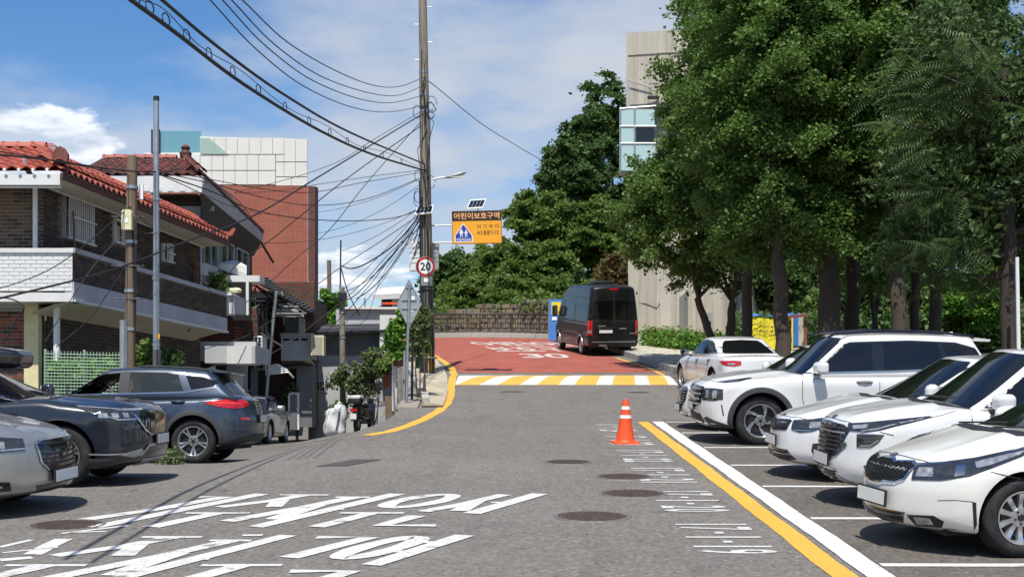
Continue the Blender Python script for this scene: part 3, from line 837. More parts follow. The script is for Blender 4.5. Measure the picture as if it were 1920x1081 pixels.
  if thick:
   bidx=sorted({i for e in edge_loops for i in e});mp={i:n+k for k,i in enumerate(bidx)}
   vs=vs+[drop(*base[i],off-thick)for i in bidx]
   fc=fc+[(a,b,mp[b],mp[a])for a,b in edge_loops]
  mb.add(vs,fc)
  if own:
   o=mb.build(name,m,parent or s.root,smooth,35)
   if label:o['label']=label
   return o
 def line(s,pts,yaw,name='shut_line',m=None,w=0.008,on='body',off=0.0025,pitch=0.0,parent=None):
  """narrow strip along a polyline"""
  D=Vector((math.cos(R(yaw))*math.cos(R(pitch)),math.sin(R(yaw))*math.cos(R(pitch)),math.sin(R(pitch))))
  U=Vector((-math.sin(R(yaw)),math.cos(R(yaw)),0));Wv=D.cross(U)
  q=[(Vector(p).dot(U),Vector(p).dot(Wv))for p in pts]
  d=[]
  for a,b in zip(q[:-1],q[1:]):
   n=max(1,int(math.hypot(b[0]-a[0],b[1]-a[1])/0.035));d+=[(a[0]+(b[0]-a[0])*i/n,a[1]+(b[1]-a[1])*i/n)for i in range(n)]
  d.append(q[-1])
  trees={'body':[s.bvh_body],'cabin':[getattr(s,'bvh_cab',s.bvh_body)],'both':[s.bvh_body,getattr(s,'bvh_cab',s.bvh_body)]}[on]
  vs=[]
  for i,p in enumerate(d):
   a,b=d[max(0,i-1)],d[min(len(d)-1,i+1)];t=Vector((b[0]-a[0],b[1]-a[1])).normalized();nn=Vector((-t.y,t.x))*w/2
   for sg in(-1,1):
    o=U*(p[0]+sg*nn.x)+Wv*(p[1]+sg*nn.y)+D*6;best=None
    for tr in trees:
     h=tr.ray_cast(o,-D)
     if h[0]is not None and(best is None or h[3]<best[3]):best=h
    if best is None:
     o=o-D*5;best=min((tr.find_nearest(o)for tr in trees),key=lambda h:h[3])
    vs.append(best[0]+D*off)
  fs=[(2*i,2*i+1,2*i+3,2*i+2)for i in range(len(d)-1)]
  mb=MB();mb.add(vs,fs);return mb.build(name,m or M_GAP,parent or s.root,True)
 def und(s):
  S=s.S;mb=MB();zb=min(p[1]for p in S['bottom'])
  mb.box((0,0,zb+0.06),(S['L']*0.86,S['W']*0.74,0.12));mb.box((S['axf'],0,S['R']),(0.10,S['W']*.8,0.10));mb.box((S['axr'],0,S['R']),(0.12,S['W']*.8,0.12))
  mb.build('underbody',M_UNDER,s.root)
 def wheels(s,spokes=10,kind='twin',dark=False,steer=0.0,lr=None):
  S=s.S;Rw=S['R'];lr=lr or Rw*0.68;wd=S.get('tw',0.215)
  tyre=MB();h=wd/2
  tyre.lathe([(lr,h-.012),(lr+.012,h),(Rw-.055,h+.004),(Rw-.022,h-.006),(Rw-.006,h-.03),(Rw,h-.055),(Rw,-h+.055),(Rw-.006,-h+.03),(Rw-.03,-h),(lr,-h)],56)
  for k in range(0,56,1):
   a=2*math.pi*k/56
   tyre.box((0,0,0),(.012,.010,wd*.55),Matrix.Rotation(a,4,'Z')@Matrix.Translation((Rw-.003,0,0)))
  tme=tyre.mesh('tyre',M_TYRE,True,40)
  rim=MB()
  rim.lathe([(lr-.004,h-.014),(lr-.004,h-.004),(lr-.016,h-.004),(lr-.03,h-.03),(lr-.035,-h+.03)],48)
  fz=h-.022;hub=0.075
  def spoke(a,w0,w1,r0,r1,z0,z1,twist=0.0,th=.028):
   n=6;vs=[];fs=[]
   for i in range(n+1):
    t=i/n;rr=r0+(r1-r0)*t;ww=w0+(w1-w0)*t;zz=z0+(z1-z0)*t-.012*math.sin(math.pi*t);aa=a+twist*t
    c,sn=math.cos(aa),math.sin(aa)
    for dy,dz in((-ww,-th),(-ww*.75,0),(ww*.75,0),(ww,-th)):
     vs.append((c*rr-sn*dy,sn*rr+c*dy,zz+dz))
   for i in range(n):
    for j in range(4):fs.append((4*i+j,4*i+(j+1)%4,4*i+4+(j+1)%4,4*i+4+j))
   rim.add(vs,fs)
  n=spokes
  for k in range(n):
   a=2*math.pi*k/n+math.pi/2
   if kind=='twin':spoke(a,.020,.030,hub*.8,lr-.012,fz-.022,fz)
   elif kind=='pair':
    for d in(-.13,.13):spoke(a+d*.55,.013,.018,hub*.8,lr-.012,fz-.02,fz,d*.75)
   elif kind=='turbine':
    spoke(a-.17,.014,.020,hub*.9,lr-.012,fz-.02,fz,.52);spoke(a+.10,.011,.016,hub*1.6,lr-.012,fz-.02,fz-.004,.44)
   elif kind=='Y':
    spoke(a,.024,.020,hub*.8,lr*.62,fz-.02,fz-.01);
    for d in(-.22,.22):spoke(a,.016,.017,lr*.55,lr-.012,fz-.012,fz,d)
  rim.lathe([(0,fz-.018),(hub,fz-.018),(hub+.012,fz-.045)],24)
  rme=rim.mesh('rim',M_ALLOY,True,35)
  bk=MB();bk.lathe([(0,h-.085),(lr-.035,h-.085),(lr-.035,h-.12)],32);bk.lathe([(.05,h-.07),(lr*.72,h-.07),(lr*.72,h-.085)],32)
  bme=bk.mesh('brake_disc',M_ALLOY_DARK,True)
  nt=MB()
  nt.lathe([(0,fz-.006),(.026,fz-.006),(.031,fz-.02)],20)
  for k in range(5):
   a=2*math.pi*k/5+.3;nt.lathe([(0,0),(.0095,0),(.0095,-.02)],8,Matrix.Translation((.052*math.cos(a),.052*math.sin(a),fz-.010)))
  nme=nt.mesh('hub_cap',M_ALLOY_DARK,True)
  y0=S['W']/2-wd/2-S.get('wheel_in',0.035)
  for ax,st in((S['axf'],steer),(S['axr'],0)):
   for sg in(-1,1):
    w=obj('wheel',tme,s.root,(ax,sg*y0,Rw))
    w.rotation_euler=(R(-90*sg),0,0)if not st else(Matrix.Rotation(st,3,'Z')@Matrix.Rotation(R(-90*sg),3,'X')).to_euler()
    obj('rim',rme,w);obj('brake_disc',bme,w);obj('hub_cap',nme,w)
 def mirror(s,x,y,z,paint=None,size=(0.15,0.24,0.17),fold=False):
  if fold:x,y,size=x-.12,y-.06,(.24,.11,.16)
  for sg in(-1,1):
   V,F=rbox(size[0]/2,size[1]/2,size[2]/2,0.055,4,5,4)
   u=V[:,0]/(size[0]/2);V=V.copy();k=1-0.28*np.clip(u,0,1)**1.5
   V[:,1]*=k;V[:,2]*=k;V[:,0]-=0.03*(V[:,1]*sg/(size[1]/2))
   me=bpy.data.meshes.new('door_mirror');me.from_pydata((V+np.array([x,sg*(y+size[1]/2+.045),z])).tolist(),[],F);fix_normals(me);me.materials.append(paint or s.paint);shade(me,60)
   mo=obj('door_mirror',me,s.root)
   if fold:continue
   mb=MB();mb.hexa([(x-.05,sg*(y-.06),z-.12),(x+.06,sg*(y-.06),z-.12),(x+.05,sg*(y+.13),z-.085),(x-.04,sg*(y+.13),z-.085)],[(x-.05,sg*(y-.06),z-.08),(x+.06,sg*(y-.06),z-.08),(x+.05,sg*(y+.13),z-.055),(x-.04,sg*(y+.13),z-.055)])
   mb.build('mirror_arm',M_TRIM,mo)
   mb=MB();xx=x-size[0]/2-.004;yy=sg*(y+size[1]/2+.045)
   mb.box((xx+.002+.006,yy,z),(.014,size[1]*.8,size[2]*.74),bev=.004);mb.build('mirror_glass',M_CHROME,mo)
 def handle(s,x,z,yaw,m=None,ln=0.22):
  y=s.S['W']/2*(1 if yaw>0 else-1);sg=1 if yaw>0 else-1
  h=s.bvh_body.ray_cast(Vector((x,3*sg,z)),Vector((0,-sg,0)))
  p=h[0];mb=MB();mb.tube([p+Vector((-ln/2,0,0)),p+Vector((-ln/2+.03,sg*.028,0)),p+Vector((0,sg*.036,.003)),p+Vector((ln/2-.03,sg*.028,.002)),p+Vector((ln/2,0,0))],[.008,.013,.014,.013,.009],8)
  mb.build('door_handle',m or s.paint,s.root,True)
  s.lay([(x-ln*.42,y,z-.032),(x+ln*.42,y,z-.032),(x+ln*.42,y,z+.03),(x-ln*.42,y,z+.03)],yaw,'handle_recess',M_GAP if m is None else M_TRIM,off=.0015,thick=0)
 def fit_side(s,poly,sg,lim):
  """pull a window outline in from the pillars until it lies on the side of the cabin"""
  d=[]
  for i,a in enumerate(poly):
   b=poly[(i+1)%len(poly)];n=max(1,int(math.hypot(b[0]-a[0],b[1]-a[1])/.09));d+=[(a[0]+(b[0]-a[0])*k/n,a[1]+(b[1]-a[1])*k/n)for k in range(n)]
  cx=sum(p[0]for p in d)/len(d);cz=sum(p[1]for p in d)/len(d);out=[]
  for p in d:
   for k in range(60):
    t=k/60;q=(p[0]+(cx-p[0])*t,p[1]+(cz-p[1])*t*.35)
    h=s.bvh_cab.ray_cast(Vector((q[0],3*sg,q[1])),Vector((0,-sg,0)))
    if h[0]is not None and h[0].y*sg>.2 and abs(h[1].y)>lim:break
   out.append(q)
  return out
 def glass_side(s,panes,yaws=(90,-90),trim=None,chrome=None,mats=None):
  """panes: list of (name, polygon of (x, z)); trim: black surround polygon"""
  for yw in yaws:
   sg=1 if yw>0 else-1
   if trim:s.lay([(x,sg,z)for x,z in s.fit_side(trim,sg,.70)],yw,'window_surround',M_GLOSS_BLACK,'cabin',.003,.012,.06)
   for i,(nm,poly)in enumerate(panes):s.lay([(x,sg,z)for x,z in s.fit_side(poly,sg,.80)],yw,nm,(mats or{}).get(nm,M_GLASS),'cabin',.007,.008,.06)
   if chrome:s.line([(x,sg,z)for x,z in chrome],yw,'window_moulding',M_CHROME,.018,'cabin',.010)
 def plate(s,front=True,z=0.45,x=None,w=0.52,h=0.11,frame=True,tilt=0.0,txt=None,small=False):
  yaw=0 if front else 180;sx=1 if front else-1
  hit=s.bvh_body.ray_cast(Vector((5*sx,0,z)),Vector((-sx,0,0)));px=hit[0].x+sx*.018
  T=Matrix.Translation((px,0,z))@Matrix.Rotation(tilt*sx,4,'Y')
  mb=MB();mb.box((0,0,0),(.022,w+.03,h+.03),T,bev=.006);fr=mb.build('plate_frame',M_TRIM,s.root)
  mb=MB();mb.box((sx*.010,0,0),(.008,w,h),T,bev=.002);pl=mb.build('number_plate',M_PLATE,fr)
  return pl
 def slats(s,poly_fn,n,yaw,name,m,on='body',off=.016,w=.012):
  for i in range(n):s.line(poly_fn((i+.5)/n),yaw,name,m,w,on,off)
 def emblem(s,p,yaw,w=.12,h=.06,txt=None,pitch=0.0,on='body'):
  D=Vector((math.cos(R(yaw))*math.cos(R(pitch)),math.sin(R(yaw))*math.cos(R(pitch)),math.sin(R(pitch))))
  U=Vector((-math.sin(R(yaw)),math.cos(R(yaw)),0));Wv=D.cross(U)
  p=Vector(p);h_=s.bvh_body.ray_cast(p+D*3,-D);c=h_[0]if h_[0]is not None else p
  ov=[(math.cos(2*math.pi*k/20)*w/2,math.sin(2*math.pi*k/20)*h/2)for k in range(20)]
  e=s.lay([c+U*a+Wv*b for a,b in ov],yaw,'emblem',M_CHROME,on,.006,.01,.03,pitch=pitch)
  s.lay([c+U*a*.84+Wv*b*.76 for a,b in ov],yaw,'emblem_field',M_GLOSS_BLACK,on,.0075,0,.03,pitch=pitch,parent=e)
  if txt:
   mb=MB();N=(h_[1]if h_[0]is not None else D);N=N if N.dot(D)>0 else-N
   U2=(U-N*U.dot(N)).normalized();W2=N.cross(U2)
   add_text(mb,txt,-w*.27,w*.27,-h*.17,h*.17,lambda a,b:c+U2*a+W2*b+N*.0105,.01);mb.build('emblem_lettering',M_CHROME,e)
 def place(s,x,y,heading,z=None,pitch_follow=True):
  """stand the car on the ground: heading in degrees, 180 = nose to the left of the photo"""
  hd=Vector((math.cos(R(heading)),math.sin(R(heading)),0));sd_=Vector((-hd.y,hd.x,0));hw,ht=s.S['axf'],s.S['W']/2-.15
  def gg(q):return gz(q.x,q.y)if z is None else z
  c=Vector((x,y,0))
  zf,zr_,zl,zrt=gg(c+hd*hw),gg(c-hd*hw),gg(c+sd_*ht),gg(c-sd_*ht)
  fwd=(hd*2*hw+Vector((0,0,zf-zr_))).normalized();lef=(sd_*2*ht+Vector((0,0,zl-zrt))).normalized()
  up=fwd.cross(lef).normalized();lef=up.cross(fwd)
  M=Matrix((fwd,lef,up)).transposed().to_4x4();M.translation=(x,y,(zf+zr_)/2+.001)
  s.root.matrix_world=M
def mir(poly):return[(x,-y,z)for x,y,z in poly]
def both_sides(poly):return((poly,1),(mir(poly),-1))
# the cars
def arch_trim(c,yaw,r0,r1,m,name='arch_cladding'):
 S=c.S;sg=1 if yaw>0 else-1
 for ax in(S['axf'],S['axr']):
  n=22;a0,a1=R(-12),R(192);zc=S['R']
  zlo=np.interp(ax,[-2.5,2.5],[.2,.2])
  def pt(a,r):
   return(ax+r*math.cos(a),sg,max(zlo,zc+r*math.sin(a)))
  mb=MB();vs=[];fs=[]
  D=Vector((0,sg,0))
  for i in range(n+1):
   a=a0+(a1-a0)*i/n
   for k,(r,off)in enumerate(((r0,-.03),(r0,.014),((r0+r1)/2,.017),(r1-.006,.015),(r1,-.004))):
    q=Vector(pt(a,r));h=c.bvh_body.ray_cast(Vector((q.x,3*sg,q.z)),-D)
    if h[0]is None:h=c.bvh_body.find_nearest(Vector((q.x,sg*S['W']/2,q.z)))
    vs.append(h[0]+D*off)
  for i in range(n):
   for k in range(4):fs.append((5*i+k,5*i+k+1,5*i+6+k,5*i+5+k))
  mb.add(vs,fs);mb.build(name,m,c.root,True)
def sill_trim(c,yaw,z0,z1,m,x0=None,x1=None):
 S=c.S;sg=1 if yaw>0 else-1
 x0=x0 if x0 is not None else S['axf']-S['R']*1.25;x1=x1 if x1 is not None else S['axr']+S['R']*1.25
 c.lay([(x0,sg,z0),(x0,sg,z1),(x1,sg,z1),(x1,sg,z0)],yaw,'sill_cladding',m,off=.012,thick=.03)
def grille_mesh(c,poly,m_line,dx=.045,slope=.8,name='grille_mesh',yaw=0,w=.008,zr=None):
 """diagonal lattice inside a convex-ish (y, z) outline"""
 ys=[p[0]for p in poly];zs=[p[1]for p in poly]
 def inside(y,z):
  r=False;n=len(poly)
  for i in range(n):
   a,b=poly[i],poly[(i+1)%n]
   if(a[1]>z)!=(b[1]>z)and y<(b[0]-a[0])*(z-a[1])/(b[1]-a[1])+a[0]:r=not r
  return r
 mb=MB();H=max(zs)-min(zs)
 x=min(ys)-H;
 while x<max(ys)+H:
  for sgn in(1,-1):
   seg=[]
   for i in range(25):
    z=min(zs)+H*i/24;y=x+sgn*(z-min(zs))/slope*1.0
    if inside(y,z):seg.append((y,z))
   for a,b in zip(seg[:-1],seg[1:]):
    pts=[]
    for(y,z)in(a,b):
     h=c.bvh_body.ray_cast(Vector((5,y,z)),Vector((-1,0,0)))
     if h[0]is None:break
     pts.append(h[0]+Vector((.014,0,0)))
    if len(pts)==2:
     d=Vector((0,0,w/2));mb.add([pts[0]-d,pts[1]-d,pts[1]+d,pts[0]+d],[(0,1,2,3)])
  x+=dx
 o=mb.build(name,m_line,c.root);o['kind']='stuff';return o
def sym(half):
 """(y, z) half outline from the middle outwards and back -> full outline"""
 return half+[(-y,z)for y,z in reversed(half)if y>1e-6]
def FR(poly):return[(2.0,y,z)for y,z in poly]
def lamp_bits(c,bits):
 for nm,poly,yaw,m,off in bits:
  for q,sg in both_sides(poly):c.lay(q,yaw*sg,nm,m,'body',off,.006,.04)
def car_compact():
 S=dict(L=4.50,W=1.80,R=.325,axf=1.37,axr=-1.30,cowl=1.20,top=[(2.25,.73),(2.12,.80),(1.85,.872),(1.5,.935),(1.2,.985),(.6,.975),(-.8,.97),(-1.5,1.02),(-2.25,.99)],bottom=[(2.25,.20),(1.8,.17),(0,.18),(-2.25,.26)],section=[(.12,.93),(.3,.975),(.45,.99),(.62,1.0),(.76,.992),(.86,.965),(1.0,.92)],front=[(.15,.13),(.24,.035),(.34,0),(.5,.005),(.6,.03),(.7,.075),(.78,.13),(.9,.2)],rear=[(.2,.1),(.4,0),(.7,.02),(.9,.06),(1.0,.1)],fsweep=(.42,2.3),hoodline=(.022,.52),crown=.05,cabin=dict(z0=.88,z1=1.435,xf0=1.26,xf1=.22,xr0=-1.78,xr1=-.95,roof=[(-1.8,1.33),(-1,1.40),(-.3,1.435),(.3,1.415),(1.3,1.25)]))
 c=Car('parked_car','cream white compact sedan nearest the camera at right with a dark diamond mesh grille',P_CREAM,S,'white cars parked in the bays')
 c.wheels(10,'twin')
 half=[(0,.745),(.09,.745),(.15,.725),(.34,.742),(.43,.718),(.385,.60),(.30,.565),(.14,.56),(.10,.548),(0,.548)]
 g=sym(half)
 c.lay(FR(g),0,'grille',M_GLOSS_BLACK,off=.004,thick=.012)
 grille_mesh(c,[(y*.96,z)for y,z in g],M_TRIM,.055,.55,w=.012)
 c.line(FR(g+[g[0]]),0,'grille_surround',M_CHROME,.016,off=.016)
 c.emblem((2.1,0,.80),0,.135,.07,'KIA',55)
 hl=[(2.12,.45,.728),(2.0,.64,.752),(1.82,.77,.79),(1.58,.84,.85),(1.36,.85,.885),(1.28,.86,.865),(1.42,.87,.815),(1.66,.87,.73),(1.85,.84,.66),(2.02,.70,.615),(2.14,.46,.60)]
 for q,sg in both_sides(hl):
  h=c.lay(q,42*sg,'headlight',M_LAMP_DARK,off=.008,thick=.015,step=.04)
  m=lambda p:p if sg>0 else mir(p)
  c.lay(m([(2.10,.49,.70),(2.04,.60,.705),(2.04,.62,.64),(2.12,.49,.63)]),42*sg,'indicator_lamp',M_LENS,off=.012,thick=.004,step=.03,parent=h)
  c.lay(m([(1.92,.73,.735),(1.86,.77,.74),(1.86,.80,.665),(1.93,.76,.65)]),42*sg,'projector_lens',M_CHROME,off=.012,thick=.004,step=.03,parent=h)
  c.lay(m([(1.80,.80,.76),(1.55,.86,.825),(1.36,.87,.868),(1.45,.88,.825),(1.70,.87,.742),(1.79,.84,.72)]),48*sg,'side_reflector',M_LENS,off=.012,thick=.004,step=.03,parent=h)
  c.line(m([(2.12,.45,.722),(2.0,.64,.746),(1.82,.77,.784),(1.58,.84,.844),(1.38,.85,.878)]),42*sg,'lamp_rim',M_CHROME,.010,off=.014,parent=h)
  c.lay(m([(2.12,.40,.315),(2.0,.62,.33),(1.94,.68,.29),(1.96,.66,.235),(2.1,.48,.225)]),35*sg,'fog_lamp',M_GLOSS_BLACK,off=.006,thick=.01)
  c.lay(m([(2.08,.46,.30),(2.0,.58,.305),(1.99,.60,.255),(2.08,.49,.245)]),35*sg,'fog_lens',M_LENS,off=.011,thick=.004)
  c.lay(m([(1.80,.84,.46),(1.775,.855,.46),(1.765,.86,.28),(1.785,.85,.23)]),62*sg,'air_curtain_slot',M_GAP,off=.003,thick=.0)
  c.line(m([(2.0,.66,.455),(1.9,.76,.47),(1.79,.845,.463)]),50*sg,'bumper_crease',M_GAP,.005,off=.002)
  c.line(m([(1.66,.87,.70),(1.50,.88,.66),(1.42,.89,.645)]),75*sg,'shut_line',off=.002)
  c.line(m([(2.13,.0,.815),(2.10,.30,.80),(2.02,.52,.765)]),15*sg,'shut_line',pitch=35)
  c.line(m([(2.02,.58,.765),(1.75,.72,.83),(1.5,.78,.875),(1.25,.83,.925)]),60*sg,'shut_line',pitch=35,w=.007)
 c.lay(FR(sym([(0,.335),(.42,.33),(.36,.235),(0,.225)])),0,'lower_intake',M_GLOSS_BLACK,off=.003,thick=.01)
 for z in(.255,.28,.305):c.line(FR([(-.38,z),(0,z),(.38,z)]),0,'intake_slat',M_TRIM,.009,off=.012)
 c.line([(2.0,-.74,.215),(2.1,-.5,.19),(2.2,0,.183),(2.1,.5,.19),(2.0,.74,.215)],0,'chrome_lip',M_SATIN,.034,off=.013)
 c.plate(True,.425,tilt=-.05)
 c.lay(FR(sym([(0,.945),(.70,.925),(.60,1.30),(.50,1.375),(0,1.395)])),0,'windscreen',M_GLASS,'cabin',.006,.012,.06)
 c.lay([(1.0,-.76,.99),(1.28,-.55,.99),(1.37,0,.99),(1.28,.55,.99),(1.0,.76,.99),(1.02,.70,.99),(1.17,.45,.99),(1.24,0,.99),(1.17,-.45,.99),(1.02,-.70,.99)],0,'cowl_panel',M_TRIM,'both',.006,.01,.06,pitch=80)
 for y0,y1 in((-.55,.05),(.05,.62)):
  mb=MB();mb.tube([(1.20,y0,.985),(1.15,(y0+y1)/2,1.008),(1.08,y1,1.03)],.009,6);mb.build('wiper',M_BLACK,c.root)
 dlo=[(1.03,.935),(.62,1.14),(.25,1.315),(-.1,1.362),(-.55,1.365),(-.95,1.31),(-1.42,1.12),(-1.38,1.04),(-.8,1.0)]
 panes=[('front_window',[(.86,.965),(.60,1.11),(.25,1.285),(-.06,1.335),(-.06,.98)]),('rear_window',[(-.15,.985),(-.15,1.338),(-.55,1.338),(-.93,1.285),(-1.0,1.015)]),('quarter_window',[(-1.06,1.03),(-1.0,1.255),(-1.36,1.11),(-1.34,1.05)])]
 c.glass_side(panes,trim=dlo,chrome=[(1.03,.94),(-.2,.972),(-1.38,1.04)])
 c.mirror(.70,.80,1.03,fold=True)
 for yw in(90,-90):
  c.handle(-.02,.83,yw,M_CHROME);c.handle(-1.02,.85,yw,M_CHROME);sg=1 if yw>0 else-1
  c.line([(1.02,sg,.93),(1.0,sg,.6),(.88,sg,.25)],yw);c.line([(-.1,sg,.95),(-.12,sg,.6),(-.1,sg,.25)],yw);c.line([(-1.05,sg,.98),(-1.0,sg,.75)],yw)
  c.line([(.88,sg,.25),(-.75,sg,.25)],yw)
 return c
def car_crossover():
 S=dict(L=4.37,W=1.80,R=.345,axf=1.33,axr=-1.30,cowl=1.12,top=[(2.185,.90),(2.05,.955),(1.7,1.01),(1.35,1.04),(1.1,1.06),(.5,1.04),(-1.2,1.06),(-2.18,1.05)],bottom=[(2.185,.24),(1.8,.20),(0,.22),(-2.18,.30)],section=[(.15,.94),(.35,.98),(.6,.995),(.8,1.0),(.95,.975),(1.08,.93)],front=[(.18,.16),(.3,.04),(.42,0),(.6,.02),(.75,.035),(.85,.06),(.93,.11),(1.05,.2)],rear=[(.2,.1),(.5,0),(.8,.02),(1.1,.12)],fsweep=(.36,2.6),hoodline=(.03,.50),crown=.05,cabin=dict(z0=.97,z1=1.615,xf0=1.15,xf1=.30,xr0=-2.0,xr1=-1.55,roof=[(-2.1,1.54),(-1.3,1.60),(-.4,1.615),(.4,1.58),(1.2,1.42)],wt=.77))
 c=Car('parked_car','white small crossover with a tall slatted black grille second from the front',P_WHITE,S,'white cars parked in the bays')
 c.wheels(10,'pair')
 g=sym([(0,.86),(.40,.845),(.52,.80),(.42,.62),(.30,.545),(0,.53)])
 c.lay(FR(g),0,'grille',M_GLOSS_BLACK,off=.006,thick=.02)
 for k,z in enumerate((.585,.63,.675,.72,.765,.81)):
  wy=np.interp(z,[.53,.62,.80,.86],[.30,.40,.49,.42])
  c.line(FR([(-wy,z),(0,z),(wy,z)]),0,'grille_slat',M_CLAD if k!=4 else M_SATIN,.016,off=.018)
 for q in range(-7,8):c.line(FR([(q*.06,.57),(q*.062,.80)]),0,'grille_rib',M_TRIM,.010,off=.015)
 c.line(FR([(-.50,.66),(-.36,.555),(-.2,.515),(0,.508),(.2,.515),(.36,.555),(.50,.66)]),0,'grille_surround',mat('blue_black_chrome',(.12,.15,.19),.15,.9,var=0),.045,off=.012)
 hlA=[(2.10,.50,.86),(1.95,.70,.885),(1.7,.82,.92),(1.40,.865,.955),(1.36,.87,.945),(1.60,.875,.885),(1.86,.83,.815),(2.0,.74,.79),(2.10,.52,.79)]
 hlB=[(2.02,.62,.765),(1.90,.76,.775),(1.80,.83,.775),(1.86,.82,.70),(1.93,.78,.645),(2.03,.64,.635)]
 for q,sg in both_sides(hlA):
  m=lambda p:p if sg>0 else mir(p)
  h=c.lay(q,42*sg,'headlight',M_LAMP_DARK,off=.008,thick=.015,step=.04)
  c.lay(m([(2.06,.56,.845),(1.95,.70,.862),(1.96,.71,.825),(2.06,.58,.81)]),42*sg,'lamp_lens',M_LENS,off=.012,thick=.004,step=.03,parent=h)
  c.line(m([(2.0,.68,.80),(1.88,.80,.83),(1.7,.84,.885),(1.45,.865,.94)]),42*sg,'running_light',M_LENS,.014,off=.014,parent=h)
  h2=c.lay(m(hlB),40*sg,'lower_headlight',M_LAMP_DARK,off=.008,thick=.015,step=.04)
  for z in(.68,.715,.748):c.line(m([(2.0,.66,z),(1.86,.79,z+.008)]),40*sg,'lamp_fin',M_TRIM,.008,off=.013,parent=h2)
  c.line(m([(2.0,.66,.652),(1.93,.77,.66),(1.86,.82,.72)]),40*sg,'lamp_rim',M_SATIN,.010,off=.014,parent=h2)
  c.lay(m([(1.98,.72,.46),(1.90,.80,.48),(1.86,.83,.42),(1.93,.78,.34)]),40*sg,'air_intake',M_GLOSS_BLACK,off=.005,thick=.01)
  c.lay(m([(2.13,.36,.36),(2.06,.52,.30),(2.0,.62,.26),(2.04,.56,.225),(2.12,.42,.245),(2.16,.34,.32)]),20*sg,'skid_accent',M_SATIN,off=.014,thick=.02)
  c.line(m([(2.12,.0,.905),(2.10,.3,.895),(2.02,.55,.87)]),10*sg,'shut_line',pitch=35)
  c.line(m([(1.38,.865,.965),(1.20,.84,.985),(1.08,.80,1.0)]),60*sg,'shut_line',pitch=40)
  c.line(m([(1.85,.845,.80),(1.72,.885,.77)]),70*sg,'shut_line')
 c.lay(FR(sym([(0,.40),(.34,.395),(.44,.28),(.30,.25),(0,.25)])),0,'lower_intake',M_GLOSS_BLACK,off=.006,thick=.02)
 for z in(.285,.32,.355):c.line(FR([(-.34,z),(0,z),(.34,z)]),0,'intake_slat',M_TRIM,.01,off=.014)
 c.line([(1.85,-.83,.235),(2.0,-.62,.225),(2.1,0,.22),(2.0,.62,.225),(1.85,.83,.235)],0,'lower_lip',M_CLAD,.05,off=.012)
 c.plate(True,.475)
 c.emblem((2.08,0,.925),0,.14,.065,None,55)
 c.lay(FR(sym([(0,1.03),(.72,1.01),(.62,1.48),(.54,1.545),(0,1.565)])),0,'windscreen',M_GLASS,'cabin',.006,.012,.06)
 c.lay([(.92,-.77,1.05),(1.15,-.5,1.05),(1.24,0,1.05),(1.15,.5,1.05),(.92,.77,1.05),(.95,.68,1.05),(1.06,.45,1.05),(1.12,0,1.05),(1.06,-.45,1.05),(.95,-.68,1.05)],0,'cowl_panel',M_TRIM,'both',.006,.01,.06,pitch=80)
 mb=MB();mb.tube([(1.12,-.5,1.09),(1.06,0.05,1.115),(1.0,.55,1.12)],.010,6);mb.build('wiper',M_BLACK,c.root)
 dlo=[(.96,1.03),(.62,1.25),(.32,1.45),(0,1.53),(-.8,1.54),(-1.4,1.50),(-1.75,1.30),(-1.6,1.16),(-.9,1.08)]
 c.glass_side([('front_window',[(.80,1.06),(.32,1.41),(0,1.495),(-.08,1.495),(-.08,1.085)]),('rear_window',[(-.17,1.09),(-.17,1.50),(-.9,1.50),(-1.0,1.12)]),('quarter_window',[(-1.08,1.14),(-1.0,1.49),(-1.38,1.46),(-1.68,1.30),(-1.56,1.18)])],trim=dlo)
 c.mirror(.70,.86,1.10)
 for yw in(90,-90):
  arch_trim(c,yw,.395,.46,M_CLAD);sill_trim(c,yw,.24,.36,M_CLAD);c.handle(-.05,.93,yw,M_CHROME);sg=1 if yw>0 else-1
  c.line([(.95,sg,1.0),(.93,sg,.7),(.86,sg,.37)],yw);c.line([(-.12,sg,1.04),(-.12,sg,.37)],yw)
 return c
